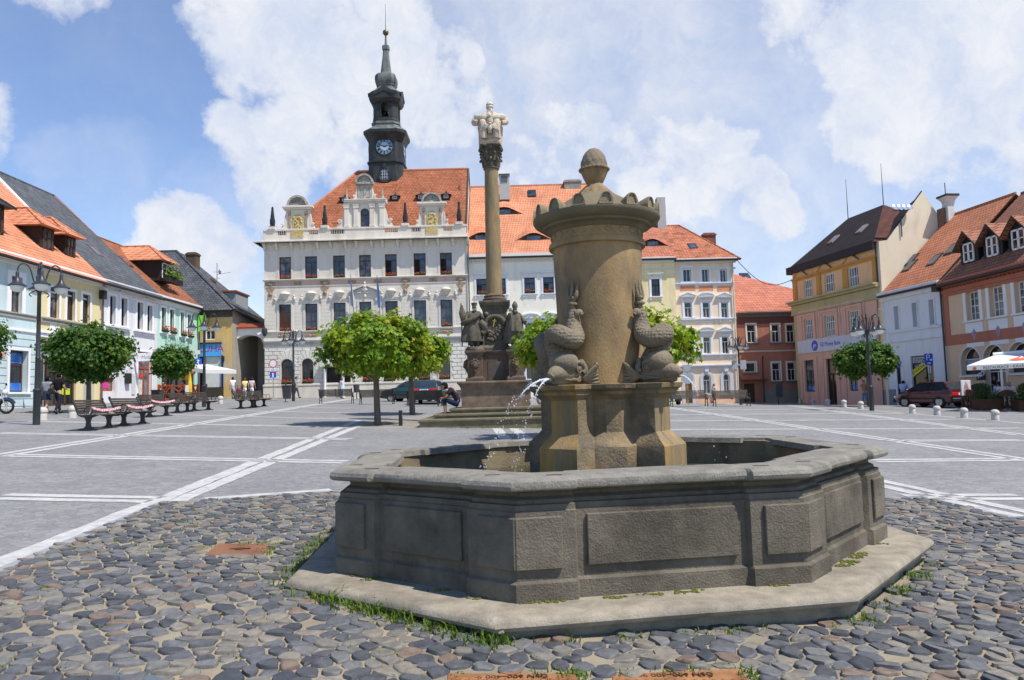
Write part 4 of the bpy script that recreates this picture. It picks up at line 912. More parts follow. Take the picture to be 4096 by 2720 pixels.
def window(B,h,frame,pane=None,y=.13,fw=.07,v=(.5,),hz=(.68,),trim=None,tw=.12,style='plain',sill=True,tm=None,name='window',bars=.045,dark=None,parent=None,extra=None):
 a,b,c,d=h[:4];W,H=b-a,d-c;par=parent or B.root
 mb=MB();e=.06
 mb.box(a,a+fw,y,y+e,c,d);mb.box(b-fw,b,y,y+e,c,d);mb.box(a+fw,b-fw,y,y+e,c,c+fw);mb.box(a+fw,b-fw,y,y+e,d-fw,d)
 zt=c+H*max(hz)if hz else d
 for t in v:mb.box(a+W*t-bars/2,a+W*t+bars/2,y-.005,y+e-.006,c+fw,(zt if len(v)==1 and hz and style!='grid' else d-fw))
 for t in hz:mb.box(a+fw,b-fw,y-.012,y+e-.012,c+H*t-bars*.6,c+H*t+bars*.6)
 if extra:
  for t in extra:mb.box(a+fw,b-fw,y+.01,y+e-.02,c+H*t-.012,c+H*t+.012)
 if len(h)>4:
  r=W/2;rise=h[4]*r;m=(a+b)/2;sp=d-rise
  for i in range(12):
   t0,t1=pi*i/12,pi*(i+1)/12;k=1-fw/r
   mb.quad((m-r*math.cos(t0),y-.01,sp+rise*math.sin(t0)),(m-r*math.cos(t1),y-.01,sp+rise*math.sin(t1)),(m-r*k*math.cos(t1),y-.01,sp+rise*k*math.sin(t1)),(m-r*k*math.cos(t0),y-.01,sp+rise*k*math.sin(t0)))
 o=mb.build(name,frame,par)
 mb=MB();mb.quad((a,y+.035,c),(b,y+.035,c),(b,y+.035,d),(a,y+.035,d))
 mb.build('pane',pane or rnd.choice((G_DARK,G_SKY,G_SKY,G_CURT)),o)
 if dark:
  mb=MB();mb.box(a+W*dark[0],a+W*dark[1],y+.012,y+.033,c+fw*.5,c+H*dark[2]);mb.build('dark_gap_panel',BLACK,o)  # black slab paints the unlit room behind an open sash
 if trim is not None:
  mb=MB();t=tw;p0,p1=-.045,.02
  if len(h)>4:
   r=W/2;m=(a+b)/2;sp=d-h[4]*r
   for x0,x1 in((a-t,a),(b,b+t)):mb.box(x0,x1,p0,p1,c-(.0 if sill else t),sp)
   for i in range(14):
    t0,t1=pi*i/14,pi*(i+1)/14;f=lambda q,k:(m-(r+k)*math.cos(q),sp+(r*h[4]+k)*math.sin(q))
    P=[f(t0,0),f(t1,0),f(t1,t),f(t0,t)];mb.prism(P,'y',p0,p1)
  else:
   mb.box(a-t,a,p0,p1,c,d);mb.box(b,b+t,p0,p1,c,d);mb.box(a-t,b+t,p0,p1,d,d+t)
  if style in('hood','pediment','arched'):
   q=t*1.4;zz=d+t+.18
   mb.box(a-t,a-t+.12,p0,p1,d+t,zz);mb.box(b+t-.12,b+t,p0,p1,d+t,zz)
   mb.box(a-t-.1,b+t+.1,-.14,p1,zz,zz+.10);mb.box(a-t-.16,b+t+.16,-.20,p1,zz+.10,zz+.15)
   m=(a+b)/2;hw=W/2+t+.14
   if style=='pediment':mb.prism([(m-hw,zz+.15),(m+hw,zz+.15),(m,zz+.15+hw*.42)],'y',-.12,p1);
   if style=='pediment':
    for s in(-1,1):mb.prism([(m+s*hw*1.08,zz+.14),(m+s*hw*1.08,zz+.21),(m,zz+.23+hw*.45),(m,zz+.15+hw*.43)],'y',-.22,p1)
   if style=='arched':
    f=lambda q,k:(m-(hw+k*.9)*math.cos(q),zz+.15+(hw*.38+k)*math.sin(q))
    for i in range(12):t0,t1=pi*i/12,pi*(i+1)/12;mb.prism([f(t0,0),f(t1,0),f(t1,.09),f(t0,.09)],'y',-.22,p1)
    mb.prism([f(pi*i/12,0)for i in range(13)],'y',-.10,p1)
  mb.build('surround',tm or WHITE,o)
  if sill:
   mb=MB();mb.box(a-t-.05,b+t+.05,-.12,.02,c-.09,c)
   if style in('pediment','arched','hood'):
    for x in(a-t+.04,b+t-.12):mb.box(x,x+.10,-.09,.02,c-.30,c-.09)
   mb.build('sill',tm or WHITE,o)
 return o
RED=mat('geranium_flowers',(.60,.035,.02),.6,.3,20,col2=(.55,.16,.03),s2=14,amt2=.35);LEAFG=mat('flower_box_leaves',(.06,.13,.025),.7,.4,20);BOXM=mat('dark_planter',(.025,.025,.022),.6)
def flower_box(B,s0,s1,z,label,group,y=-.17,h=.28):
 c=B.world((s0+s1)/2,y,z);r=empty('flower_box',c,B.ang,label,'flower box',group);W=s1-s0
 mb=MB();mb.box(-W/2,W/2,-.09,.09,0,.15);mb.build('trough',BOXM,r,bevel=.01)
 lf,fl=MB(),MB()
 for _ in range(int(70*W)):
  p=Vector((rnd.uniform(-W/2,W/2),rnd.uniform(-.15,.09),rnd.uniform(.08,h*.85)));q=Vector((rnd.gauss(0,1),rnd.gauss(0,1),rnd.gauss(0,1))).normalized()*.06;u=q.orthogonal().normalized()*.045
  lf.add([p-q,p+u,p+q,p-u],[(0,1,2,3)])
 for _ in range(int(26*W)):fl.ball((rnd.uniform(-W/2,W/2),rnd.uniform(-.17,.05),rnd.uniform(h*.55,h*1.15)),.045,.045,.035,6,4)
 lf.build('leaves',LEAFG,r);fl.build('flowers',RED,r)
 return r
ORD=['first','second','third','fourth','fifth','sixth','seventh','eighth']
def plaster(name,c,**k):
 c=lin(c)if isinstance(c,str)else c;a=dict(rough=.92,var=.09,scale=1.6,bump=.15,bscale=50,spec=.12,col2=tuple(x*y for x,y in zip(c,(.80,.79,.76))),s2=.9,amt2=.28,stretch=(1,1,.3));a.update(k);return mat('plaster_'+name,c,**a)
TH=Bld('town_hall','light grey renaissance town hall with clock tower, gables and red tiled roof',(at(*cD(150,1000),61).x,61),0,'town hall')
GREYP=plaster('pale_grey',(.68,.63,.545),var=.10);GTRIM=plaster('grey_trim',(.62,.59,.53),var=.12);PINKP=plaster('pink_frieze',(.60,.43,.36));SGRAF=mat('brown_relief',(.30,.20,.12),.9,.5,9,bump=.8,bscale=20,col2=(.46,.36,.25),s2=6,amt2=.5)
GOLDP=mat('gilded_relief',(.50,.36,.10),.55,.35,7,bump=1,bscale=12,dist=.05,col2=(.55,.47,.30),s2=5)
W_=TH.p(cD(2268,1000))[0]
zl=lambda yl,yr:(TH.p(cD(150,yl))[1]+TH.p(cD(2268,yr))[1])/2
zle=lambda yl,yr:(TH.p(cE(150,yl))[1]+TH.p(cE(2268,yr))[1])/2
zc0=zl(1000,1000);Zcor0,Zcor1=zl(885,838),zl(840,780);Zpar=zl(708,650);Zflo=zl(1245,1168);Zstr=zl(1308,1240);Zlow=zle(572,500);Zled=zle(468,408);Zpl=zle(1022,962)
X3=[(305,430),(575,703),(868,993),(1140,1265),(1412,1536),(1712,1838),(1987,2112)];T3=[990,982,973,967,960,950,944]
X2=[(302,430),(577,706),(874,1001),(1143,1271),(1415,1546),(1716,1843),(1993,2118)];T2=[178,170,160,150,143,135,128]
h3=[[TH.p(cD(a,1100))[0],TH.p(cD(b,1100))[0],TH.p(cD(a,t+236))[1],TH.p(cD(a,t))[1]]for(a,b),t in zip(X3,T3)]
h2=[[TH.p(cE(a,300))[0],TH.p(cE(b,300))[0],TH.p(cE(a,t+285))[1],TH.p(cE(a,t))[1]]for(a,b),t in zip(X2,T2)]
X1=[(325,450,750,1016),(541,665,744,1006),(1175,1300,735,990),(1395,1520,730,982),(1760,1885,722,970),(1975,2095,714,962)]
h1=[[TH.p(cE(a,900))[0],TH.p(cE(b,900))[0],TH.p(cE(a,c))[1],TH.p(cE(a,t))[1],1.0]for a,b,t,c in X1]
door=[TH.p(cE(800,900))[0],TH.p(cE(1052,900))[0],-.6,TH.p(cE(900,830))[1]]
mb=MB();wall(mb,0,W_,-1.2,Zcor0+.3,h1+h2+h3+[door])
mb.quad((0,0,-1.2),(0,0,Zcor0+.3),(0,12,Zcor0+.3),(0,12,-1.2));mb.quad((W_,0,-1.2),(W_,12,-1.2),(W_,12,Zcor0+.3),(W_,0,Zcor0+.3));mb.quad((0,12,-1.2),(0,12,Zcor0),(W_,12,Zcor0),(W_,12,-1.2))
thw=mb.build('wall',GREYP,TH.root)
mb=MB();zr0,zr1=Zpl+.12,Zlow-.55;nr=9
def blocked(s,z0,z1,e=.0):return any(h[0]-.22-e<s<h[1]+.22+e and z0<h[3]+.25 and z1>h[2]-.1 for h in h1+[door])
rh=(zr1-zr0)/nr
for r in range(nr):
 s=.0 if r%2 else-.35
 while s<W_:
  a,b=max(.03,s+.03),min(W_-.03,s+.70-.03);z0,z1=zr0+rh*r+.03,zr0+rh*(r+1)-.03
  cuts=[(a,b)]
  for h in h1+[door]:
   if z0<h[3]+.35 and z1>h[2]:
    cuts=[q for(u,v)in cuts for q in((u,min(v,h[0]-.14)),(max(u,h[1]+.14),v))if q[1]-q[0]>.10]
  for u,v in cuts:mb.box(u,v,-.055,-.002,z0,z1)
  s+=.70
for h in h1:
 m=(h[0]+h[1])/2;r=(h[1]-h[0])/2;sp=h[3]-r
 for i in range(9):
  t0,t1=pi*(i+.06)/9,pi*(i+.94)/9;R2=r+.26+.5*math.sin((t0+t1)/2)**2
  mb.prism([(m-(r+.02)*math.cos(t0),sp+(r+.02)*math.sin(t0)),(m-(r+.02)*math.cos(t1),sp+(r+.02)*math.sin(t1)),(m-R2*math.cos(t1),sp+R2*math.sin(t1)),(m-R2*math.cos(t0),sp+R2*math.sin(t0))],'y',-.075,-.003)
mb.build('rusticated_blocks',plaster('pale_blocks',(.69,.66,.59),var=.12),thw,bevel=.015)
mb=MB()
z=Zled+.25
while z<Zstr-.15:
 segs=[(0,W_)]
 for h in h2:segs=[q for u,v in segs for q in((u,min(v,h[0]-.3)),(max(u,h[1]+.3),v))if q[1]>q[0]+.05]if h[2]-.2<z<h[3]+.3 else segs
 for u,v in segs:mb.box(u+.01,v-.01,-.012,-.001,z,z+.285)
 z+=.31
mb.build('wall_courses',GREYP,thw,bevel=.006)
def bar(name,par,rows,m,s0=-.02,s1=None,bevel=.01):
 mb=MB();s1=W_+.02 if s1 is None else s1
 for y,z0,z1 in rows:mb.box(s0-(-y)*.6,s1+(-y)*.3,y,.015,z0,z1)
 return mb.build(name,m,par,bevel=bevel)
bar('plinth',TH.root,[(-.10,-1.2,Zpl-.15),(-.14,Zpl-.14,Zpl-.02),(-.09,Zpl-.02,Zpl+.05)],plaster('cream_plinth',(.68,.62,.52),var=.15))
bar('lower_cornice',TH.root,[(-.06,Zlow-.62,Zlow-.42),(-.09,Zlow-.36,Zlow-.30),(-.12,Zlow-.24,Zlow-.20),(-.10,Zlow-.15,Zlow-.04),(-.22,Zlow-.04,Zlow+.06),(-.08,Zlow+.06,Zlow+.22),(-.06,Zled-.16,Zled-.05),(-.15,Zled-.05,Zled+.03)],GTRIM)
bar('string_course',TH.root,[(-.05,Zstr-.04,Zstr+.05),(-.08,Zflo-.12,Zflo-.03),(-.20,Zflo-.03,Zflo+.05)],GTRIM)
mb=MB();mb.box(.02,W_-.02,-.018,-.002,Zstr+.06,Zflo-.13);mb.build('pink_frieze',PINKP,thw)
for i,x in enumerate((215,500,785,1068,1338,1625,1915,2203)):
 a=TH.p(cD(x,1280))[0];big=i in(0,2,5,7);w=.42 if big else.33
 mb=MB();mb.box(a-w,a+w,-.05,-.003,Zstr+.09,Zflo-.16)
 if big:mb.lathe([(.19,0),(.19,.05),(.12,.07)],16);mb.v[-48:]=[Vector((a+p.x,-.05-p.z,(Zstr+Zflo)/2-.02+p.y))for p in mb.v[-48:]]
 o=mb.build('relief_plaque',SGRAF,thw,bevel=.01)
 if big:
  mb=MB();mb.box(a-.36,a+.36,-.04,-.003,Zstr-.22,Zstr-.07);mb.prism([(a-.30,Zstr-.23),(a+.30,Zstr-.23),(a+.12,Zstr-.42),(a-.12,Zstr-.42)],'y',-.05,-.003);mb.box(a-.15,a+.15,-.09,-.003,Zstr-.85,Zstr-.43);mb.ball((a,-.1,Zstr-.62),.12,.08,.16,8,6);mb.build('console_relief',SGRAF,thw)
for x in(X2[0],X2[1],X2[5],X2[6]):
 a,b=TH.p(cE(x[0],480))[0],TH.p(cE(x[1],480))[0];mb=MB();mb.box(a,b,-.085,-.03,Zlow+.28,Zled-.19)
 for k in range(12):mb.ball((a+(b-a)*(k+.5)/12,-.085,(Zlow+Zled)/2+.05+rnd.uniform(-.08,.08)),.07,.035,.08,7,5)
 mb.build('relief_panel',SGRAF,thw)
mb=MB()
for y,z0,z1 in((-.12,Zcor0+.15,Zcor0+.30),(-.30,Zcor0+.30,Zcor0+.36),(-.62,Zcor0+.36,Zcor1-.12),(-.72,Zcor1-.12,Zcor1)):mb.box(y,W_+.16,y,.3,z0,z1);mb.box(y,.3,.3,6,z0,z1)
corn=mb.build('cornice',GTRIM,TH.root,bevel=.02)
mb=MB()
teeth(mb,.02,W_,92,.5,-.22,-.121,Zcor0+.17,Zcor0+.27)
mb.build('dentils',GTRIM,corn)
for x in(158,283,440,553,712,847,1002,1117,1275,1390,1548,1689,1849,1967,2124,2280):
 a=TH.p(cD(x,900))[0];mb=MB();mb.prism([(-.002,Zcor0-.30),(-.14,Zcor0-.27),(-.20,Zcor0-.12),(-.40,Zcor0+.12),(-.44,Zcor0+.30),(-.002,Zcor0+.30)],'x',a-.11,a+.11);mb.build('bracket',GTRIM,corn,bevel=.015)
 mb=MB();mb.box(a-.07,a+.07,-.03,-.002,Zflo+.06,Zcor0-.3);mb.build('pilaster_strip',GREYP,thw)
zb=Zcor1;zpar0=zb+.55;mb=MB();mb.box(-.12,W_+.12,-.30,.1,zb+.001,zb+.12);mb.box(0,W_,-.22,.1,zb+.12,zpar0);mb.box(-.03,W_+.05,-.27,.12,Zpar-.14,Zpar);mb.box(-.03,.0,-.22,5,zb,Zpar)
BX=[(298,388),(623,717),(850,992),(1412,1550),(1692,1788),(2025,2118)]
bxs=[(TH.p(cD(a,740))[0],TH.p(cD(b,735))[0])for a,b in BX];s=0
for a,b in bxs+[(W_,W_)]:
 if a>s:mb.box(s,a,-.215,.08,zpar0,Zpar-.14)
 s=b
bal=mb.build('parapet',GREYP,TH.root,bevel=.01)
hb_=Zpar-.14-zpar0
for a,b in bxs:
 n=6 if b-a>.9 else 4
 for i in range(n):
  x=a+(b-a)*(i+.5)/n;mb=MB();mb.lathe([(.055,zpar0),(.04,zpar0+.05),(.07,zpar0+hb_*.4),(.035,zpar0+hb_*.75),(.055,Zpar-.141)],10,(x,-.07));mb.build('baluster',GREYP,bal,smooth=60)
OB=stone('black_finial_stone',(.035,.038,.042),(.06,.06,.06))
for x,t,bt in((238,468,690),(783,450,680),(1622,422,655),(2183,412,645)):
 a,z1=TH.p(cD(x,t));z0=Zpar;mb=MB();mb.box(a-.3,a+.3,-.35,.2,z0+.002,z0+.22,1)
 H=z1-z0-.22;mb.lathe([(.26,z0+.22),(.28,z0+.30),(.17,z0+.36),(.20,z0+.42)]+[(q[0],z0+.42+(H-.2)*q[1])for q in((.22,.1),(.22,.30),(.17,.33),(.18,.36),(.13,.62),(.09,.88),(.12,.90),(.06,.93))],8,(a,-.08),rot=pi/8);mb.ball((a,-.08,z1-.08),.09,.09,.11,8,6);mb.build('obelisk',[OB,GREYP],TH.root,smooth=25)
PN=[G_CURT,G_SKY,G_SKY,G_CURT,G_SKY,G_SKY,G_SKY]
for i,h in enumerate(h3):
 window(TH,h,WOODBR,PN[i],v=(.5,),hz=(.74,),extra=(.37,),trim=1,tw=.13,tm=GREYP,sill=False,dark=(.06,.5,.72)if i>=4 else None)
 if i!=3:flower_box(TH,h[0]+.12,h[1]-.12,h[2]+.0,f'red geranium box in the {ORD[i]} top floor town hall window from the left','flower boxes on the town hall',y=.0)
for i,h in enumerate(h2):
 o=window(TH,h,WOODBR,G_DARK if i==0 else G_SKY,v=(.5,),hz=(.73,),extra=(.36,),trim=1,tw=.17,tm=GTRIM,sill=False)
 m=(h[0]+h[1])/2;z=h[3]+.17;mb=MB()
 if i==3:
  mb.box(m-1.1,m+1.1,-.16,.01,z+.55,z+.63)
  for s in(-1,1):mb.prism([(m+s*1.35,z+.62),(m+s*1.35,z+.72),(m,z+1.30),(m,z+1.18)],'y',-.28,.01);mb.box(m+s*1.0-.12,m+s*1.0+.12,-.12,.01,z-.1,z+.55)
  mb.prism([(m-1.1,z+.63),(m+1.1,z+.63),(m,z+1.15)],'y',-.08,.01);mb.ball((m,-.2,z+1.1),.16,.12,.2,10,8);mb.ball((m,-.2,z+1.38),.1,.1,.13,10,8);mb.ball((m,-.15,z+.85),.3,.12,.22,10,8);mb.ball((m,-.1,z+.3),.12,.08,.18,8,6)
 else:
  mb.box(m-.92,m+.92,-.08,.01,z,z+.10)
  for s in(-1,1):mb.ball((m+s*.82,-.08,z+.27),.12,.09,.17,8,6);mb.ball((m+s*.78,-.08,z+.5),.09,.08,.09,8,6);mb.tube([(m+s*.7,-.07,z+.14),(m+s*.45,-.08,z+.2),(m+s*.25,-.08,z+.14)],.05,6)
  mb.lathe([(.03,z+.10),(.12,z+.2),(.10,z+.26),(.2,z+.34),(.36,z+.62),(.40,z+.66)],14,(m,-.05));mb.lathe([(.42,z+.66),(.42,z+.70),(.34,z+.80),(.16,z+.88),(.02,z+.9)],14,(m,-.05))
 mb.build('window_crown',GTRIM,o,smooth=40)
 if i in(0,1,4,5,6):flower_box(TH,h[0]+.12,h[1]-.12,h[2]+.0,f'red geranium box in the {ORD[i]} first floor town hall window from the left','flower boxes on the town hall',y=.0)
for i,h in enumerate(h1):
 window(TH,h,WOODBR,G_DARK,v=(.5,),hz=(.70,),extra=(.33,),trim=1,tw=.10,tm=GTRIM,sill=True)
 flower_box(TH,h[0]+.05,h[1]-.05,h[2]+.0,f'flower box in the {ORD[i]} arched ground floor window of the town hall from the left','flower boxes on the town hall',h=.34,y=-.02)
mb=MB();a,b,c,d=door;mb.box(a,b,.15,.2,c,d);
for k in range(2):
 for q in range(3):u=a+(b-a)*(.08+.46*k);mb.box(u,u+(b-a)*.38,.12,.15,c+.4+q*(d-c-.5)/3,c+.3+(q+1)*(d-c-.5)/3)
dr=mb.build('door',mat('black_door',(.018,.015,.014),.45,.2),TH.root,bevel=.01)
mb=MB();mb.ball((a+(b-a)*.53,.09,c+1.7),.04);mb.build('handle',mat('gold',(.75,.45,.10),.3,.1,metal=.9),dr)
for x in(790,980):
 a=TH.p(cE(x,1000))[0];mb=MB();mb.lathe([(.16,-.6),(.16,-.1),(.11,-.05),(.11,door[3]-.3),(.17,door[3]-.15),(.17,door[3])],16,(a,-.25));mb.build('portal_column',WHITE,TH.root,smooth=40)
mb=MB();mb.box(door[0]-.5,door[1]+.4,-.45,-.003,door[3],door[3]+.35);mb.build('portal_lintel',GTRIM,TH.root,bevel=.02)
def arcs(m,z,r0,r1,y0,y1,mb,n=14,k=1):
 for i in range(n):
  t0,t1=pi*i/n,pi*(i+1)/n;f=lambda q,r:(m-r*math.cos(q),z+k*r*math.sin(q));mb.prism([f(t0,r0),f(t1,r0),f(t1,r1),f(t0,r1)],'y',y0,y1)
def shell(m,z,r,par,mt):
 mb=MB();arcs(m,z,r*.80,r,-.34,.1,mb);mb.prism([(m-r*.8*math.cos(pi*i/14),z+r*.8*math.sin(pi*i/14))for i in range(15)],'y',-.10,.05)
 for i in range(11):t=pi*(i+.5)/11;mb.tube([(m-.18*r*math.cos(t),-.16,z+.18*r*math.sin(t)),(m-.76*r*math.cos(t),-.13,z+.76*r*math.sin(t))],[.03,.075],6)
 mb.lathe([(.16,0),(.16,.25),(.02,.25)],12);mb.v[-36:]=[Vector((m+p.x,-p.z,z+max(0,p.y)))for p in mb.v[-36:]]
 return mb.build('shell_top',mt,par,smooth=40)
GST=stone('grey_gable_stone',(.42,.40,.35),(.26,.25,.23),s2=2)
def scroll(m,z0,w,h,s,par):
 mb=MB();P=[(m,z0)]+[(m+s*w,z0)]+[(m+s*w*(1-.12*k-.2*math.sin(k*.55)*(k>2)),z0+h*(.10*k))for k in range(1,7)]+[(m+s*w*.18,z0+h*.85),(m,z0+h)]
 mb.prism(P,'y',-.12,.08);mb.tube([(m+s*(w*.62+(.24-.012*k)*w*math.cos(k*.6)),-.14,z0+.30*h+(.24-.012*k)*w*math.sin(k*.6))for k in range(18)],.045,6);return mb.build('scroll',GREYP,par)
def side_gable(xc,xl,xr,ytop,ycor,ybase,lab):
 m=TH.p(cD(xc,600))[0];z1=TH.p(cD(xc,ycor))[1];hw=.5*(TH.p(cD(xr,500))[0]-TH.p(cD(xl,500))[0]);r=TH.p(cD(xc,ytop))[1]-z1
 mb=MB();mb.box(m-hw,m+hw,-.10,.25,Zpar-1.0,z1-.3);mb.box(m-hw-.16,m+hw+.16,-.30,.3,z1-.30,z1-.15);mb.box(m-hw-.25,m+hw+.25,-.38,.3,z1-.15,z1)
 ga=mb.build('side_gable',GREYP,TH.root,bevel=.015)
 mb=MB();mb.box(m-.45,m+.45,-.16,-.101,Zpar+.02,Zpar+.75);mb.prism([(m-.45,Zpar+.75),(m+.45,Zpar+.75),(m+.40,Zpar+1.02),(m+.2,Zpar+1.2),(m,Zpar+1.26),(m-.2,Zpar+1.2),(m-.40,Zpar+1.02)],'y',-.16,-.101);mb.box(m-.5,m+.5,-.30,-.16,Zpar-.72,Zpar-.16)
 for k in range(16):mb.ball((m+rnd.uniform(-.36,.36),-.17,Zpar+rnd.uniform(.1,1.05)),.09,.06,.10,7,5)
 mb.build('coat_of_arms',GOLDP,ga,smooth=40)
 for s in(-1,1):mb=MB();mb.box(m+s*.70-.09,m+s*.70+.09,-.18,-.101,Zpar+.05,z1-.45);mb.ball((m+s*.7,-.2,z1-.6),.11,.07,.13,8,6);mb.build('herm',SGRAF,ga);scroll(m+s*hw,Zpar,.42,1.3,s,ga)
 shell(m,z1,r,ga,GST);return ga
side_gable(505,385,640,350,460,690,'l');side_gable(1905,1785,2030,316,422,655,'r')
m=TH.p(cD(1203,500))[0];zA=TH.p(cD(1203,390))[1];zB=TH.p(cD(1203,215))[1];zC=TH.p(cD(1203,125))[1];hw=.5*(TH.p(cD(1405,500))[0]-TH.p(cD(1000,500))[0])
wh=[TH.p(cD(1157,600))[0],TH.p(cD(1250,600))[0],Zpar-.1,TH.p(cD(1203,482))[1],1.0]
mb=MB();wall(mb,m-hw,m+hw,Zpar-.9,zA-.35,[wh],y=-.12,dep=.2);mb.box(m-hw,m+hw,.15,.3,Zpar-.9,zA-.35)
for y,a,b in((-.22,zA-.35,zA-.25),(-.34,zA-.25,zA-.08),(-.42,zA-.08,zA)):mb.box(m-hw+y*.5*-1-.25,m+hw+.2,y,.3,a,b)
cg=mb.build('centre_gable',GREYP,TH.root)
window(TH,[wh[0],wh[1],wh[2],wh[3],1.0],WOODBR,G_SKY,y=-.03,hz=(.68,),trim=1,tw=.09,sill=False,parent=cg)
for x in(1015,1113,1282,1383):
 a=TH.p(cD(x,600))[0];mb=MB();mb.box(a-.19,a+.19,-.24,-.121,Zpar,zA-.75);mb.box(a-.24,a+.24,-.28,-.121,zA-.75,zA-.55);mb.box(a-.28,a+.28,-.30,-.121,zA-.55,zA-.36);mb.box(a-.24,a+.24,-.28,-.121,Zpar,Zpar+.18);mb.build('pilaster',GREYP,cg,bevel=.01)
for s in(-1,1):scroll(m+s*hw,Zpar,.78,1.75,s,cg);scroll(m+s*.62,zA,.42,1.05,s,cg)
mb=MB();mb.box(m-.62,m+.62,-.10,.25,zA,zB-.15);mb.box(m-.78,m+.78,-.30,.3,zB-.15,zB)
for s in(-.5,0,.5):mb.box(m+s-.09,m+s+.09,-.16,-.101,zA+.05,zB-.15)
for s in(-.25,.25):mb.prism([(m+s-.15,zA+.15),(m+s+.15,zA+.15),(m+s+.15,zA+.75),(m+s+.1,zA+.88),(m+s,zA+.92),(m+s-.1,zA+.88),(m+s-.15,zA+.75)],'y',-.13,-.101)
gt=mb.build('upper_gable',GST,cg,bevel=.01);shell(m,zB,(zC-zB),cg,GST)
for s in(-1,1):mb=MB();mb.lathe([(.14,zA),(.14,zA+.2),(.09,zA+.22),(.08,zA+.35),(.02,zA+.95)],8,(m+s*(hw-.12),-.1));mb.build('gable_finial',GST,cg)
THT=tiles('old_red_tiles','#ae6c4c','#93573d','#5e3a2c',.26,.19,patch='#40302a',pamt=.3)
dp=6.0;zrid=at(*cD(2150,68),61+dp).z-TH.z;xr1=TH.p(cD(2150,68),dp)[0];xr0=TH.p(cD(1130,120),dp)[0];ze=Zpar-.6
ov=.1;xR=W_-.05
mb=MB();e0=(.6,.3,ze);e1=(xR,.3,ze);e2=(xR,2*dp-.3,ze);e3=(.6,2*dp-.3,ze);r0=(xr0,dp,zrid);r1=(xR,dp,zrid)
mb.poly([e0,e1,r1,r0]);mb.poly([e2,e3,r0,r1]);mb.poly([e3,e0,r0]);mb.poly([e1,e2,r1],1)
rf=mb.build('roof',[THT,GREYP],TH.root)
mb=MB()
for a,b in((r0,e0),(r0,e3),(r0,r1)):mb.tube([a,b],.12,6)
mb.build('ridge_tiles',mat('ridge_tile','#b97a5e',.85,.2),rf)
mb=MB();mb.tube([(xR,.3,ze),r1,e2],.10,5);mb.build('verge',mat('dark_flashing',(.06,.04,.035),.6),rf)
def onroof(q,B,e_y,e_z,r_y,r_z):
 d=ray(*q);o=Vector((0,0,CH))-Vector((B.P.x,B.P.y,B.z));sl=(r_z-e_z)/(r_y-e_y)
 dn,dt_=d.dot(B.n),d.dot(B.t);on,ot=o.dot(B.n),o.dot(B.t)
 k=(o.z-e_z-sl*(on-e_y))/(sl*dn-d.z);return ot+dt_*k,on+dn*k,o.z+d.z*k
for x,yb,yt in((988,425,320),(1515,402,305),(1785,400,288),(2050,392,282)):
 s,y,z=onroof(cD(x,yb),TH,.3,ze,dp,zrid);hz_=at(*cD(x,yt),61+y).z-TH.z-z;w=.34
 mb=MB();mb.box(s-w,s+w,y-.05,y+1.3,z,z+hz_*.50);mb.box(s-w*.7,s+w*.7,y-.06,y-.051,z+.12,z+hz_*.48,1);mb.loft([[(s-w-.14,y-.2,z+hz_*.50),(s+w+.14,y-.2,z+hz_*.50),(s+w+.14,y+1.3,z+hz_*.5),(s-w-.14,y+1.3,z+hz_*.5)],[(s-w*.35,y+.15,z+hz_*.72),(s+w*.35,y+.15,z+hz_*.72),(s+w*.3,y+.7,z+hz_*.72),(s-w*.3,y+.7,z+hz_*.72)],[(s-.02,y+.3,z+hz_),(s+.02,y+.3,z+hz_),(s+.02,y+.4,z+hz_),(s-.02,y+.4,z+hz_)]])
 o=mb.build('roof_dormer',[mat('tar_black',(.022,.023,.026),.6,.2),BLACK],rf);mb=MB()
 for q in((s-.19,s+.19,z+.14,z+.20),(s-.19,s+.19,z+.32,z+.36),(s-.19,s+.19,z+hz_*.46,z+hz_*.46+.05),(s-.21,s-.15,z+.14,z+hz_*.46+.05),(s+.15,s+.21,z+.14,z+hz_*.46+.05),(s-.025,s+.025,z+.14,z+hz_*.46+.05)):mb.box(q[0],q[1],y-.09,y-.062,q[2],q[3])
 mb.build('window_frame',WHWOOD,o)
tx=at(*cT(395,1300),61+dp-.6);TX=tx.x-TH.P.x;TY=dp+.55
kt=lambda w:w*.4848*(61+TY-1.4)/FOC/2
tz=lambda y:at(*cT(395,y),61+TY-1.5).z-TH.z
COP=mat('dark_patina_copper',(.05,.053,.05),.5,.35,2,bump=.25,bscale=8,metal=.25,col2=(.03,.032,.032),s2=1.2,stretch=(1,1,.4));COPG=mat('green_patina_copper',(.155,.17,.162),.6,.3,2.5,bump=.2,bscale=9,metal=.2,col2=(.06,.08,.075),s2=2,amt2=.45,stretch=(1,1,.35))
mb=MB();Lz=lambda rows,m=None,ch=.36:mb.lathe([(kt(w),tz(y))for w,y in rows],c=(TX,TY),sq=ch,mi=m)
Lz([(292,1570),(290,1342),(310,1338),(312,1322),(290,1316),(288,1165),(330,1118),(362,1098),(366,1075)]);Lz([(366,1076),(340,1062),(280,1040),(232,1022),(228,1012),(240,1006),(236,990),(214,984)],1)
tw_=mb.build('clock_tower',[COP,COPG],TH.root,smooth=20)
mb=MB();z0,z1=tz(984),tz(832);wb=kt(208);ow=kt(62)
mb.lathe([(wb+.03,z0),(wb+.05,z0+.1),(wb+.02,z0+.35),(wb+.04,z0+.40)],c=(TX,TY),sq=.36)
for sx in(-1,1):
 for sy in(-1,1):mb.loft([[(TX+sx*x,TY+sy*y,z)for x,y in((ow,wb),(wb*.64,wb),(wb,wb*.64),(wb,ow),(wb*.8,ow),(ow,wb*.8))]for z in(z0+.40,z1+.1)])
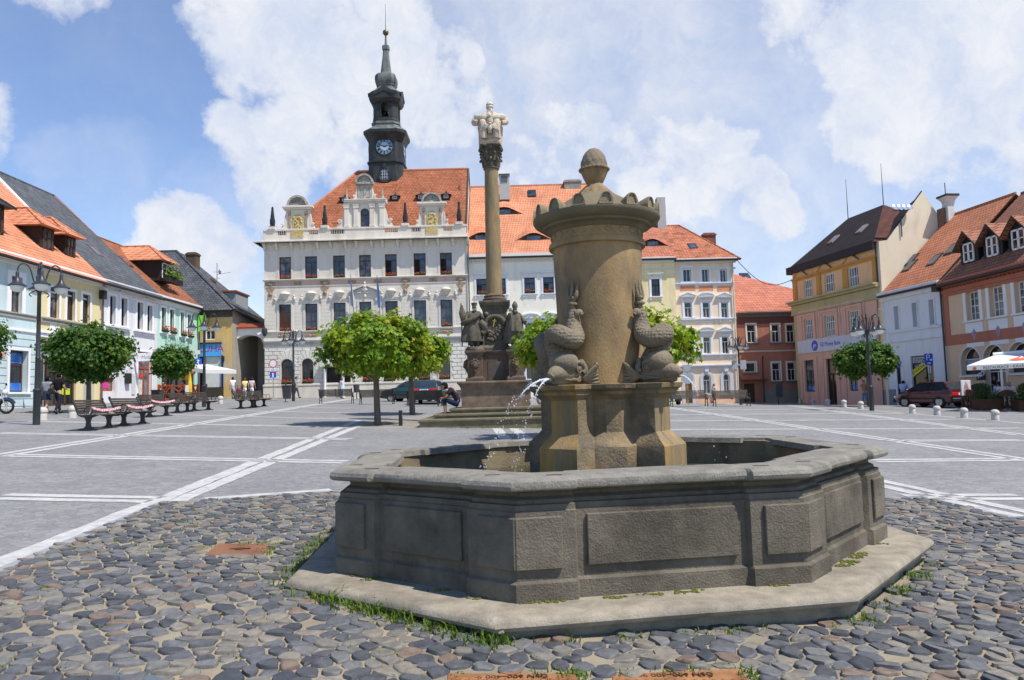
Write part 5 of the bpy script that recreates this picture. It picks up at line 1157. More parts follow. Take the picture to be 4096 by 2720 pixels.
for a in range(4):
 M0=Matrix.Translation((TX,TY,0))@Matrix.Rotation(a*pi/2,4,'Z');mb.M=M0;zs=z1-ow*.8
 for i in range(8):
  t0,t1=pi*i/8,pi*(i+1)/8;mb.loft([[(-ow*math.cos(t0),y,zs+ow*math.sin(t0)),(-ow*math.cos(t1),y,zs+ow*math.sin(t1)),(-ow*math.cos(t1),y,z1+.12),(-ow*math.cos(t0),y,z1+.12)]for y in(-wb,-wb*.8)])
  f=lambda q,r:(-r*math.cos(q),zs+r*math.sin(q));mb.prism([f(t0,ow),f(t1,ow),f(t1,ow*1.22),f(t0,ow*1.22)],'y',-wb-.06,-wb)
 for s in(-1,1):mb.box(s*ow*1.11-ow*.11,s*ow*1.11+ow*.11,-wb-.06,-wb,z0+.4,zs)
 mb.M=None
mb.build('belfry',COP,tw_,smooth=20)
mb=MB();zb_=z0+.75;mb.lathe([(.30,zb_),(.27,zb_+.05),(.2,zb_+.22),(.16,zb_+.42),(.05,zb_+.5)],16,(TX,TY));mb.box(TX-wb*.9,TX+wb*.9,TY-.05,TY+.05,zb_+.5,zb_+.6);mb.build('bell',mat('bronze',(.03,.028,.02),.4,metal=.7),tw_,smooth=50)
mb=MB();Lz([(214,834),(240,826),(272,800),(278,752),(262,738)]);
for a in range(4):
 mb.M=Matrix.Translation((TX,TY,0))@Matrix.Rotation(a*pi/2,4,'Z');r=kt(278)
 mb.prism([(-r*.75,tz(752)),(-r*.45,tz(742)),(-r*.2,tz(718)),(0,tz(704)),(r*.2,tz(718)),(r*.45,tz(742)),(r*.75,tz(752)),(r*.6,tz(780)),(0,tz(745)),(-r*.6,tz(780))],'y',-r-.05,-r*.6);mb.M=None
Lz([(262,740),(225,724),(182,706),(160,692)],1)
mb.build('belfry_roof',[COP,COPG],tw_,smooth=20)
mb=MB();Lz([(152,694),(150,676),(160,668),(160,658),(172,648),(180,620),(178,592),(160,574),(112,566),(104,560)],1);Lz([(104,561),(88,552),(70,480),(56,420),(46,352)],1);Lz([(58,352),(60,322),(54,318)],1);mb.tube([(TX,TY,tz(320)),(TX,TY,tz(228))],[kt(24),kt(14)],8,mi=1)
for rr_,y0,y1 in((164,694,690),(158,664,654)):pass
mb.build('spire',[COP,COPG],tw_,smooth=30)
mb=MB();mb.ball((TX,TY,tz(204)),kt(52),mi=0,n=16,m=12);mb.build('gilt_ball',mat('tarnished_brass',(.14,.115,.06),.4,.3,metal=.6),tw_,smooth=180)
mb=MB();mb.tube([(TX,TY,tz(180)),(TX,TY,tz(-40))],[.03,.012],6);mb.build('lightning_rod',IRON,tw_)
CLK=mat('clock_face_blue',(.17,.27,.35),.3,.15,4);CLW=mat('clock_white',(.40,.49,.55),.35,.1)
def clock(par,c,r,rot):
 mb=MB();M0=Matrix.Translation(c)@Matrix.Rotation(rot,4,'Z')@Matrix.Rotation(pi/2,4,'X');mb.M=M0
 mb.lathe([(r,-.02),(r,.05),(r*.94,.05),(r*.94,.02),(0.01,.02)],40,mi=0);f=mb.build('clock_face',[BLKIRON],par,smooth=30)
 mb=MB();mb.M=M0;mb.lathe([(r*.935,.0),(r*.935,.025),(.01,.025)],40);mb.build('dial',CLK,f)
 mb=MB();mb.M=M0;mb.lathe([(r*.46,.026),(r*.46,.030),(r*.01,.030)],32);mb.build('dial_centre',CLW,f)
 mb=MB()
 for i,s in enumerate(('I','II','III','IIII','V','VI','VII','VIII','IX','X','XI','XII')):
  a=pi/2-(i+1)*pi/6;n={'I':1,'II':2,'III':3,'IIII':4,'V':2,'VI':3,'VII':4,'VIII':5,'IX':3,'X':2,'XI':3,'XII':4}[s]
  mb.M=M0@Matrix.Rotation(a-pi/2,4,'Z')
  for k in range(n):
   o=(k-(n-1)/2)*r*.055;lean=r*.05*(1 if k==0 else-1)if('V' in s or 'X' in s)and k in((0,1)if s[0]in 'VX' else(n-2,n-1))else 0
   mb.loft([[(o-.02+lean,r*.54,z),(o+.02+lean,r*.54,z),(o+.02,r*.86,z),(o-.02,r*.86,z)]for z in(.026,.034)])
 mb.build('numerals',BLKIRON,f)
 mb=MB()
 for ang,L_,w in((pi/2-R(82),.42*r,.05),(pi/2-R(288),.75*r,.035)):
  mb.M=M0@Matrix.Rotation(ang-pi/2,4,'Z');mb.loft([[(-w,-.12*r,z),(w,-.12*r,z),(w*.9,L_*.8,z),(0,L_,z),(-w*.9,L_*.8,z)]for z in(.040,.05)])
 mb.build('hands',BLKIRON,f);return f
rc=kt(150);fr=kt(288)
clock(tw_,(TX,TY-fr-.01,tz(1210)),rc,0);clock(tw_,(TX+fr+.01,TY,tz(1210)),rc,pi/2);clock(tw_,(TX-fr-.01,TY,tz(1210)),rc,-pi/2)
mb=MB();f2=kt(290);zq=tz(1440);mb.prism([(TX+.42*math.cos(t),zq+.58*math.sin(t))for t in[2*pi*i/20 for i in range(20)]],'y',TY-f2-.03,TY-f2+.02)
ov_=mb.build('oval_window',G_SKY,tw_);mb=MB();mb.tube([(TX+.60*math.cos(t),TY-f2-.06,zq+.74*math.sin(t))for t in[2*pi*i/20 for i in range(11,20)]],.14,6);mb.tube([(TX+.46*math.cos(t),TY-f2-.05,zq+.62*math.sin(t))for t in[2*pi*i/20 for i in range(21)]],.06,6);mb.box(TX-.22,TX+.12,TY-f2-.12,TY-f2,zq+.6,zq+1.0);mb.build('oval_frame',COP,ov_)
mb=MB()
for k in(-.2,0,.2):mb.box(TX+k-.012,TX+k+.012,TY-f2-.045,TY-f2-.031,zq-.5,zq+.5);mb.box(TX-.36,TX+.36,TY-f2-.045,TY-f2-.031,zq+k*1.4-.012,zq+k*1.4+.012)
mb.build('glazing_bars',WHWOOD,ov_)
mb=MB();dw=TH.p(cE(2278,300))[0];mb.tube([(W_+.12,-.12,-.5),(W_+.12,-.12,Zcor0-.1),(W_+.12,-.3,Zcor0+.1)],.06,8);mb.build('downpipe',mat('zinc',(.13,.14,.15),.5,.2,metal=.4),TH.root)
FLAG=mat('light_blue_flag',(.20,.36,.66),.8,.1);FLW=mat('flag_white',(.75,.77,.80),.8,.05)
for x0,y0,x1,y1,lab in((1063,270,1050,-130,'white and light blue flag hanging limp, left of the central window'),(1338,280,1328,-130,'light blue flag hanging limp, right of the central window')):
 a,z0=TH.p(cE(x0,y0),-.9);b,z1=TH.p(cE(x1,y1),-.9);r=empty('flag',TH.world(a,-.05,z0),0,lab,'flag','flags on the town hall')
 mb=MB();dx=b-a;H=z1-z0;mb.tube([(0,0,0),(dx,-.85,H)],.03,6);mb.build('flagpole',STEEL,r)
 mb=MB();rows=[]
 for k in range(9):
  t=.97-.74*k/8;w=.10+.30*math.sin(k/8*pi*.62);rows.append([(dx*t+w*(j/6-.5)*(.55 if 'white' in lab else.7),-.85*t+.07*math.sin(j*1.9+k*.3),H*t-.1)for j in range(7)])
 mb.loft(rows,cap=False,closed=False)
 for i in range(len(mb.f)):mb.m[i]=1 if('white' in lab and i%6>2)else 0
 mb.build('cloth',[FLAG,FLW],r,smooth=180)
ORT=tiles('orange_tiles','#d29070','#c68462','#8f5538',.24,.22)
ORT2=tiles('weathered_red_tiles','#bd7858','#a8664a','#6b4232',.25,.2,patch='#7d4a3a',pamt=.5)
SLATE=tiles('grey_slates','#63676c','#4d5157','#2c2d30',.25,.2,patch='#75665c',pamt=.15)
SLATEO=tiles('patched_slates','#5d6166','#484b50','#2a2b2e',.25,.2,patch='#b06038',pamt=.12)
BRT=tiles('brown_orange_tiles','#a56a4a','#8b563e','#54352a',.25,.2,patch='#70564a',pamt=.4)
GUT=mat('dark_gutter',(.03,.026,.024),.5,.2);TAR=mat('tar_black',(.022,.023,.026),.6,.2);WSPR=mat('weathered_brown_boards',(.030,.021,.018),.8,.3,4)
BRICK=tiles('chimney_brick','#8a5a44','#74503e','#8c8070',.24,.08)
def shell_house(B,s0,s1,zt,holes,m,depth=9,zb=-1.5,y=0,dep=.22,back=True):
 mb=MB();wall(mb,s0,s1,zb,zt,holes,y,dep)
 if back:mb.quad((s0,0,zb),(s0,0,zt),(s0,depth,zt),(s0,depth,zb));mb.quad((s1,0,zb),(s1,depth,zb),(s1,depth,zt),(s1,0,zt));mb.quad((s0,depth,zb),(s0,depth,zt),(s1,depth,zt),(s1,depth,zb))
 return mb.build('wall',m,B.root)
def bars(B,name,rows,m,s0,s1,par=None,bevel=.008):
 mb=MB()
 for y,z0,z1 in rows:mb.box(s0,s1,y,.012,z0,z1)
 return mb.build(name,m,par or B.root,bevel=bevel)
def gable_roof(B,s0,s1,ze,zr,yr,m,ov=.35,thick=.12,par=None,name='roof',gut=True,hipl=0,hipr=0):
 mb=MB();sl=(zr-ze)/yr;y0=-ov;z0=ze-ov*sl*.6
 a,b,c,d=(s0,y0,z0),(s1,y0,z0),(s1-hipr,yr,zr),(s0+hipl,yr,zr);e,f=(s1,2*yr+ov,z0),(s0,2*yr+ov,z0)
 mb.poly([a,b,c,d]);mb.poly([e,f,d,c]);
 if hipl:mb.poly([f,a,d])
 if hipr:mb.poly([b,e,c])
 mb.poly([a,(a[0],a[1],a[2]-thick),(b[0],b[1],b[2]-thick),b],1)
 if not hipl:mb.poly([d,f,(f[0],f[1],f[2]-thick),(d[0],d[1],d[2]-thick)],1);mb.poly([a,d,(d[0],d[1],d[2]-thick),(a[0],a[1],a[2]-thick)],1)
 if not hipr:mb.poly([b,(b[0],b[1],b[2]-thick),(c[0],c[1],c[2]-thick),c],1)
 r=mb.build(name,[m,GUT],par or B.root)
 mb=MB();mb.tube([d,c],.09,6)
 if hipl:mb.tube([a,d],.08,6)
 if hipr:mb.tube([b,c],.08,6)
 mb.build('ridge',m,r)
 if gut:mb=MB();mb.tube([(s0,y0-.06,z0-.03),(s1,y0-.06,z0-.03)],.07,6);mb.build('gutter',GUT,r)
 return r
def chimney(par,x,y,z0,z1,w,d,m=None,cap=True):
 mb=MB();mb.box(x-w/2,x+w/2,y-d/2,y+d/2,z0,z1)
 if cap:mb.box(x-w/2-.07,x+w/2+.07,y-d/2-.07,y+d/2+.07,z1-.22,z1-.08);mb.box(x-w/2+.08,x+w/2-.08,y-d/2+.08,y+d/2-.08,z1,z1+.06)
 return mb.build('chimney',m or BRICK,par,bevel=.01)
def pipe(B,s,z0,z1,y=-.13,m=None):mb=MB();mb.tube([(s,y,z0),(s,y,z1),(s,y-.22,z1+.3)],.055,8);return mb.build('downpipe',m or mat('zinc',(.13,.14,.15),.5,.2,metal=.4),B.root)
LX=-26.0;LA=pi/2
yof=lambda q:-LX/((2048-q[0])/FOC)
def ypx(q):d=ray(*q);return d.y*(LX/d.x)
yA,yB,yC,yD=ypx(cB(392,1000)),ypx(cB(1145,900)),ypx(cC(68,800)),ypx(cC(432,900))
y00=yA-11.5
B1=Bld('pale_blue_house','pale blue house cut by the left edge, with banded ground floor',(LX,y00),LA)
B2=Bld('yellow_house','yellow house with orange roof dormers behind the dark round tree',(LX,yA),LA)
B3=Bld('white_house','white house with grey slate roof between yellow and mint houses',(LX,yB),LA)
B4=Bld('mint_house','mint green restaurant house with flower boxes and an orange dormer',(LX,yC),LA)
eave_z=(B1.p(cA(0,925))[1]+B1.z+B2.p(cA(1060,1215))[1]+B2.z)/2
ez=lambda B:eave_z-B.z
BLUE=plaster('pale_blue','#c3d3d4');YEL=plaster('warm_yellow','#dccda0');WHT=plaster('bright_white',(.68,.68,.70));MINT=plaster('mint','#aed0c0');GREYSILL=mat('grey_ledge',(.33,.31,.28),.8,.15)
def rc_(B,q0,q1):return B.rect(q0,q1)
L1=yA-y00;up=[rc_(B1,cA(120,1300),cB(235,150))];w0=B1.p(cA(118,1180));w1=B1.p(cB(235,150));hU=[w0[0],w1[0]+.05,w1[1],w0[1]]
a0=B1.p(cX(152,190));a1=B1.p(cX(425,860));hG=[a0[0],a1[0],a1[1],a0[1]]
shift=hU[1]-hU[0]
hUs=[hU]+[[hU[0]-2.9*k,hU[1]-2.9*k,hU[2],hU[3]]for k in(1,2,3)];hGs=[hG]+[[hG[0]-3.4*k,hG[1]-3.4*k,hG[2],hG[3]]for k in(1,2)]
wl=shell_house(B1,0,L1,ez(B1),hUs+hGs,BLUE,dep=.35)
for h in hUs:window(B1,h,WOODBR,G_CURT,y=.16,hz=(.66,),trim=1,tw=.28,sill=False)
for h in hGs:
 o=window(B1,h,WOODBR,G_DARK,y=.28,v=(),hz=(.66,),fw=.10,trim=1,tw=.16,sill=True)
 mb=MB();mb.box(h[0]+.12,h[1]-.12,.26,.275,h[2]+(h[3]-h[2])*.70,h[3]-.12);mb.box(h[0]+.12,h[1]-.12,.26,.275,h[2]+.1,h[2]+.5);mb.box(h[0]+.12,h[0]+.45,.26,.275,h[2]+.5,h[2]+1.7);mb.build('blue_poster',mat('blue_poster',(.03,.14,.50),.4,.3,2,col2=(.20,.42,.72),s2=1.5),o)
zS=B1.p(cB(200,145))[1];zT=B1.p(cB(200,350))[1]
bars(B1,'sill_course',[(-.10,zS-.08,zS),(-.05,zS-.28,zS-.08)],GREYSILL,0,L1-.01);bars(B1,'string_course',[(-.10,zT-.02,zT+.08),(-.05,zT-.12,zT-.02)],WHITE,0,L1-.01)
bars(B1,'eave_cornice',[(-.12,ez(B1)-.55,ez(B1)-.35),(-.24,ez(B1)-.35,ez(B1)-.12),(-.32,ez(B1)-.12,ez(B1))],WHITE,0,L1-.01)
mb=MB();z=-.1
while z<zT-.3:
 cuts=[(0,L1-.02)]
 for h in hGs:cuts=[q for u,v in cuts for q in((u,min(v,h[0]-.2)),(max(u,h[1]+.2),v))if q[1]>q[0]+.05]if h[2]-.1<z<h[3]+.1 else cuts
 for u,v in cuts:mb.box(u,v,-.03,-.002,z+.025,z+.37)
 z+=.395
mb.build('banded_blocks',BLUE,wl,bevel=.012)
mb=MB();a=B1.p(cX(32,250));mb.box(a[0]-.17,a[0]+.17,-.055,-.032,a[1]-.22,a[1]+.22);mb.build('house_number_plate',mat('red_white_plate',(.6,.3,.28),.5,.4,9),wl)
L2=yB-yA
hu=[[B2.p(cA(x0,1340))[0],B2.p(cA(x1,1340))[0],B2.p(cB(xb,yb))[1],B2.p(cA(x0,yt))[1]]for x0,x1,yt,xb,yb in((520,618,1300,620,205),(700,783,1338,810,235),(862,940,1372,980,268))]
hs=[B2.p(cB(462,430))[0],B2.p(cB(870,700))[0],-.5,B2.p(cB(462,455))[1]];hd=[B2.p(cB(955,800))[0],B2.p(cB(1080,800))[0],-.4,B2.p(cB(955,780))[1]+1.6]
wl=shell_house(B2,0,L2,ez(B2),hu+[hs,hd],YEL)
for i,h in enumerate(hu):
 o=window(B2,h,WOODBR,(G_CURT,G_DARK,G_DARK)[i],y=.12,hz=(.66,),trim=1,tw=.17,sill=False,fw=.08)
 mb=MB();mb.box(h[0]+.15,h[1]-.15,.10,.118,h[2]+(h[3]-h[2])*.83,h[2]+(h[3]-h[2])*.88);mb.build('white_sticker',mat('white_sticker',(.7,.7,.7),.5,.2,12),o)
zq=B2.p(cB(1085,305))[1];bars(B2,'sill_course',[(-.16,zq-.02,zq+.07),(-.09,zq-.22,zq-.02)],GREYSILL,B2.p(cB(462,200))[0],B2.p(cB(1085,305))[0])
zq2=B2.p(cB(700,405))[1];bars(B2,'string_course',[(-.14,zq2,zq2+.12),(-.07,zq2-.22,zq2)],WHITE,0,L2-.02)
bars(B2,'eave_cornice',[(-.12,ez(B2)-.55,ez(B2)-.35),(-.24,ez(B2)-.35,ez(B2)-.12),(-.32,ez(B2)-.12,ez(B2))],WHITE,.003,L2-.01)
for x in(625,820):mb=MB();a=B2.p(cB(x,330));mb.box(a[0]-.45,a[0]+.45,-.02,-.002,a[1]-.42,a[1]+.42);mb.build('white_panel',WHITE,wl)
mb=MB();h=hs;zf=h[3]-1.05;mb.box(h[0],h[1],.14,.2,zf,h[3]);mb.box(h[0],h[1],.12,.2,zf-.1,zf,1);n=4
for k in range(n+1):u=h[0]+(h[1]-h[0]-.12)*k/n;mb.box(u,u+.12,.11,.2,-.5,zf-.1,1)
mb.box(h[0],h[1],.11,.2,-.5,.15,1);mb.box(h[0]+.1,h[1]-.1,.17,.18,.15,zf-.1,2)
sf=mb.build('shop_front',[BLKIRON,mat('shop_brown','#5b3c28',.5,.2),G_DARK],B2.root)
p=B2.p(cX(842,80));text('lettering','8IN',.50,(p[0],.13,p[1]-.0),0,WHITE,sf)
a=B2.p(cX(1000,895));b=B2.p(cX(1135,800));mb=MB();mb.box(a[0],b[0],.15,.165,a[1],b[1]);lp=mb.build('lime_poster',mat('lime_poster',(.50,.70,.02),.5,.1),sf)
mb=MB();mb.box(hd[0],hd[1],.1,.16,hd[2],hd[3]);mb.box((hd[0]+hd[1])/2-.02,(hd[0]+hd[1])/2+.02,.09,.1,hd[2],hd[3]);mb.build('door',mat('grey_door',(.42,.42,.41),.6,.1),B2.root)
pipe(B2,L2-.05,-.5,ez(B2)-.4,m=mat('copper_brown_pipe',(.16,.09,.07),.5,.2))
mb=MB();mb.box(L2-.35,L2-.02,-.35,-.05,B2.p(cA(1050,1430))[1],B2.p(cA(1050,1340))[1]);mb.build('rainwater_hopper',GUT,B2.root)
L3=yC-yB
ws=[]
for x0,x1,yt,xb,yb in((1145,1205,1388,1310,285),(1265,1325,1412,1445,305),(1433,1492,1455,1627,343),(1538,1590,1490,1732,362)):ws.append([B3.p(cA(x0,1450))[0],B3.p(cA(x1,1450))[0],B3.p(cB(xb,yb))[1],B3.p(cA(x0,yt))[1]])
dr=[B3.p(cB(1572,700))[0],B3.p(cB(1730,700))[0],-.4,B3.p(cB(1572,585))[1]];sw=[B3.p(cB(1190,900))[0]-.6,B3.p(cB(1308,900))[0],B3.p(cB(1200,1040))[1],B3.p(cB(1200,880))[1]]
wl=shell_house(B3,0,L3,ez(B3),ws+[dr,sw],WHT,dep=.3)
for h in ws:window(B3,h,DKWOOD,G_DARK,y=.2,v=(),hz=(.62,),fw=.09,trim=1,tw=.2,sill=True,extra=(.3,))
for(h0,h1)in((0,1),(2,3)):
 a,b,z=ws[h0][0]-.45,ws[h1][1]+.35,ws[h0][3]+.22;mb=MB();mb.box(a,b,-.12,.01,z,z+.10);mb.box((a+b)/2-.12,(a+b)/2+.12,-.14,.01,z+.095,z+.28);mb.build('window_pair_cornice',WHT,wl,bevel=.01);mb=MB()
 zz=ws[h0][2]-.12;mb.box(a,b,-.2,.01,zz-.07,zz);mb.box(a+.1,b-.1,-.08,.01,zz-.26,zz-.07);mb.build('window_pair_sill',WHT,wl,bevel=.01)
bars(B3,'eave_cornice',[(-.05,ez(B3)-.75,ez(B3)-.68),(-.14,ez(B3)-.5,ez(B3)-.3),(-.3,ez(B3)-.3,ez(B3)-.1),(-.36,ez(B3)-.1,ez(B3))],WHT,0,L3-.01)
mb=MB()
teeth(mb,0,L3-.02,26,.5,-.13,-.002,ez(B3)-.66,ez(B3)-.54)
mb.build('cornice_blocks',WHT,wl)
ORW=mat('orange_brown_wood','#a3481c',.5,.15)
h=dr;m_=h[0]+(h[1]-h[0])*.62;o=window(B3,h,ORW,G_CURT,y=.18,v=(.62,),hz=(.72,),fw=.12,bars=.12,trim=1,tw=.12,sill=False,name='shop_door')
mb=MB();mb.box(h[0]+.3,m_-.2,.19,.205,.5,1.6);mb.build('white_poster',mat('poster_paper',(.6,.58,.52),.6,.4,4),o);mb=MB();mb.box(h[0]+.2,h[0]+.9,.19,.205,h[3]-.75,h[3]-.35);mb.box(h[0]+.5,h[0]+1.0,.19,.205,1.75,2.1);mb.build('red_poster',mat('red_poster',(.55,.05,.04),.5,.3,5),o)
o=window(B3,sw,ORW,G_CURT,y=.15,v=(),hz=(),fw=.1,sill=True,trim=None);mb=MB();mb.box(sw[0]+.7,sw[1]-.5,.16,.175,sw[2]+.2,sw[3]-.3);mb.build('magenta_poster',mat('magenta_poster',(.75,.03,.30),.5,.25,6),o)
a=B3.p(cB(1440,895));mb=MB();mb.box(a[0]-.25,a[0]+.25,-.25,-.002,a[1]-.35,a[1]+.35);mb.build('letter_box',BLKIRON,wl,bevel=.02)
a=B3.p(cB(1518,960));mb=MB();mb.box(a[0]-.22,a[0]+.22,-.05,-.002,a[1]-.7,a[1]+.7);mb.build('meter_box',mat('pale_metal',(.55,.56,.55),.5,.1),wl)
c=B3.p(cB(1525,655),-.0);s=empty('shop_sign',B3.world(c[0],0,c[1]),LA,'white projecting shop sign above the orange door of the white house','sign')
mb=MB();mb.box(-.04,.04,-1.5,-.15,-.28,.28);mb.build('panel',WHITE,s,bevel=.01);mb=MB();mb.tube([(0,-.2,.1),(0,0,.1)],.02,6);mb.tube([(0,-.2,-.1),(0,0,-.1)],.02,6);mb.build('bracket',STEEL,s)
text('lettering','T··Mobile',.34,(-.045,-.82,0),-pi/2,mat('grey_letters',(.35,.35,.36),.6,.05),s)
L4=yD-yC
ms=[[B4.p(cC(x0,700))[0],B4.p(cC(x1,700))[0],B4.p(cC(x0,yb))[1],B4.p(cC(x0,yt))[1]]for x0,x1,yt,yb in((100,140,622,845),(176,213,642,860),(272,302,668,882),(335,366,688,895))]
sh=[B4.p(cC(105,1250))[0],B4.p(cC(400,1250))[0],-.5,B4.p(cC(105,1190))[1]+.1]
wl=shell_house(B4,0,L4,ez(B4),ms+[sh],MINT,dep=.25,depth=8)
for i,h in enumerate(ms):
 window(B4,h,DKWOOD,G_CURT,y=.15,v=(),hz=(.64,),fw=.08,trim=1,tw=.16,sill=True);flower_box(B4,h[0]-.05,h[1]+.1,h[2]+.01,f'red geranium box on the {ORD[i]} mint house window from the left','flower boxes on the mint house',h=.4)
bars(B4,'eave_cornice',[(-.10,ez(B4)-.6,ez(B4)-.4),(-.25,ez(B4)-.4,ez(B4)-.15),(-.36,ez(B4)-.15,ez(B4))],WHT,0,L4-.01)
mb=MB();mb.box(sh[0],sh[1],.2,.24,sh[2],sh[3]);mb.build('shop_window',G_DARK,B4.root);mb=MB()
for k in range(5):u=sh[0]+(sh[1]-sh[0]-.1)*k/4;mb.box(u,u+.1,.1,.2,sh[2],sh[3])
mb.build('shop_frame',DKWOOD,B4.root)
p=B4.p(cC(245,945));text('wall_lettering','RESTAURACE',.95,(p[0],-.012,p[1]),0,mat('faded_green_letters','#7aa592',.9,.3,6),wl,ext=.003,sx=.72)
c=B4.p(cC(418,775));s=empty('hanging_sign',B4.world(L4-.3,0,B4.p(cC(418,775))[1]),LA,'bright green sign hanging at the corner of the mint house','sign');mb=MB();mb.box(-.05,.05,-.75,-.12,-.7,.7);mb.build('panel',mat('bright_green',(.22,.65,.06),.5,.05),s,bevel=.01);mb=MB();mb.tube([(0,-.5,.6),(0,0,.6)],.03,6);mb.build('bracket',IRON,s)
pipe(B4,L4-.1,-.5,ez(B4)-.5)
rz3=at(*cA(620,372),ypx(cA(1700,1330))).z;ry3=-(at(*cA(620,372),ypx(cA(1700,1330))).x-LX)
sl=(rz3-eave_z)/ry3
def rowroof(B,s0,s1,m,**k):return gable_roof(B,s0,s1,ez(B),ez(B)+sl*ry3,ry3,m,ov=.55,**k)
rowroof(B1,0,L1,ORT);r2=rowroof(B2,0,L2,ORT);r3=rowroof(B3,.0,L3,SLATE);
r4=gable_roof(B4,.02,L4+.25,ez(B4),ez(B4)+sl*4.6,4.6,BRT)
mb=MB();zz=ez(B3);mb.loft([[(s_,-.3,zz-.55),(s_,ry3,zz+sl*ry3+.28),(s_,ry3,zz+sl*ry3-.4),(s_,-.3,zz-1.0)]for s_ in(-.22,.22)]);mb.build('fire_wall',plaster('pinkish_white','#d8cfca'),r3)
mb=MB();mb.loft([[(L3-.15+u,-.3,zz-.28),(L3-.15+u,ry3,zz+sl*ry3+.1)]for u in(0,.35)],cap=False,closed=False);mb.build('tile_verge',BRT,r3)
def skylight(B,q,par,ze_,sl_,w=.75,L_=1.1,m=None):
 s,y,z=onroof(q,B,0,ze_,1,ze_+sl_);d=Vector((0,1,sl_)).normalized();nn=Vector((0,-sl_,1)).normalized();mb=MB();c=Vector((s,y,z))
 P=[c+Vector((u*w/2,0,0))+d*v*L_/2 for u,v in((-1,-1),(1,-1),(1,1),(-1,1))]
 mb.loft([P,[p+nn*.12 for p in P]]);mb.loft([[c+(p-c)*.8+nn*.121 for p in P],[c+(p-c)*.78+nn*.13 for p in P]],mi=1);return mb.build('skylight',[m or GUT,G_SKY],par)
skylight(B3,cA(985,935),r3,ez(B3),sl,m=mat('dark_red_frame','#5c2a28',.5,.1));skylight(B3,cA(1305,1045),r3,ez(B3),sl,m=mat('dark_red_frame','#5c2a28',.5,.1))
def dormer(B,par,s0,s1,yf,z0,zt,zr,yb,m,mw,wm,hip=.7,label=None,ov=.4):
 mb=MB();mb.box(s0,s1,yf,yb,z0,zt);o=mb.build('dormer',mw,par)
 mb=MB();a,b,c,d=(s0-ov,yf-ov,zt-.08),(s1+ov,yf-ov,zt-.08),(s1+ov,yb,zt-.08),(s0-ov,yb,zt-.08);mx=(s0+s1)/2
 e,f=(mx,yf+hip,zr),(mx,yb+.6,zr)
 mb.poly([a,b,e]);mb.poly([b,c,f,e]);mb.poly([d,a,e,f]);mb.poly([a,d,c,b]);mb.tube([a,e],.07,5);mb.tube([b,e],.07,5);mb.tube([e,f],.08,5);mb.build('dormer_roof',m,o)
 h=[s0+.18,s1-.18,z0+.15,zt-.2];mb=MB();W,H=h[1]-h[0],h[3]-h[2]
 for q in((h[0],h[0]+.08,h[2],h[3]),(h[1]-.08,h[1],h[2],h[3]),(h[0],h[1],h[2],h[2]+.08),(h[0],h[1],h[3]-.08,h[3]),(h[0]+W/2-.04,h[0]+W/2+.04,h[2],h[3]),(h[0],h[1],h[2]+H*.62,h[2]+H*.62+.05)):mb.box(q[0],q[1],yf-.05,yf-.003,q[2],q[3])
 w_=mb.build('dormer_window',wm,o);mb=MB();mb.quad((h[0],yf-.02,h[2]),(h[1],yf-.02,h[2]),(h[1],yf-.02,h[3]),(h[0],yf-.02,h[3]));mb.build('dormer_pane',G_DARK,o);return o
for B,par,xl,xr,yb_,yt_,yr_ in((B2,r2,432,552,920,645,480),(B2,r2,690,778,1000,745,590)):
 yf=1.0;s0,z0=B.p(cA(xl,yb_),yf);s1=B.p(cA(xr,yb_),yf)[0];zt=B.p(cA(xl,yt_),yf)[1]
 dormer(B,par,s0-.1,s1+.1,yf,z0-.2,zt,zt+1.15,4.2,ORT,WSPR,WOODBR,hip=1.2)
yf=.9;s0,z0=B1.p(cA(-60,800),yf);dormer(B1,par,0,0.1,0,0,.1,.2,.1,ORT,WSPR,WOODBR)if False else None
dormer(B2,r2,B2.p(cA(-90,700),1.0)[0],B2.p(cA(40,700),1.0)[0],1.0,B2.p(cA(40,790),1.0)[1],B2.p(cA(20,450),1.0)[1],B2.p(cA(20,300),1.0)[1],4.2,TAR,WSPR,WOODBR)
yf=.75;s0,z0=B4.p(cA(1680,1190),yf);s1=B4.p(cA(1778,1190),yf)[0];zt=B4.p(cA(1680,1010),yf)[1]
d4=dormer(B4,r4,s0,s1+.3,yf,z0-.3,zt,zt+1.25,4.4,ORT,WSPR,WHWOOD,hip=1.3)
c=B4.world((s0+s1)/2+.4,yf-.45,z0-.15);r=empty('balcony_plants',c,LA,'leafy green plants in a box before the mint house dormer','plant');mb=MB();mb.box(-1.2,1.2,-.2,.25,-.25,.1);mb.build('planter',BOXM,r);mb=MB()
for _ in range(420):
 p=Vector((rnd.gauss(0,.55),rnd.gauss(0,.2),.15+abs(rnd.gauss(0,.4))));q=Vector((rnd.gauss(0,1),rnd.gauss(0,1),rnd.gauss(0,1))).normalized()*.13;u=q.orthogonal().normalized()*.07;mb.add([p-q,p+u,p+q,p-u],[(0,1,2,3)])
mb.build('leaves',mat('shrub_leaves',(.09,.15,.03),.7,.4,5,col2=(.28,.28,.04),s2=2,amt2=.35,trans=.3),r)
y5=yD+.3;x5=at(*cC(425,1000),y5).x-.2
B5=Bld('ochre_shop_house','peeling ochre shop house with dark patched slate roof beside the arch',(x5,y5),0)
W5=B5.p(cC(738,900))[0];e5=B5.p(cC(600,645))[1];OCH=plaster('peeling_ochre','#c9a76c',var=.25,scale=1.2,col2=(.50,.46,.38),s2=.9,amt2=.5,bump=.4)
w5=rc_(B5,cC(500,832),cC(585,915));sg=rc_(B5,cC(425,958),cC(638,1062));rl=rc_(B5,cC(498,1068),cC(638,1345));bs=rc_(B5,cC(425,1345),cC(660,1420));dk=[B5.p(cC(436,1100))[0]-.5,B5.p(cC(480,1100))[0],bs[2]-.4,rl[3]]
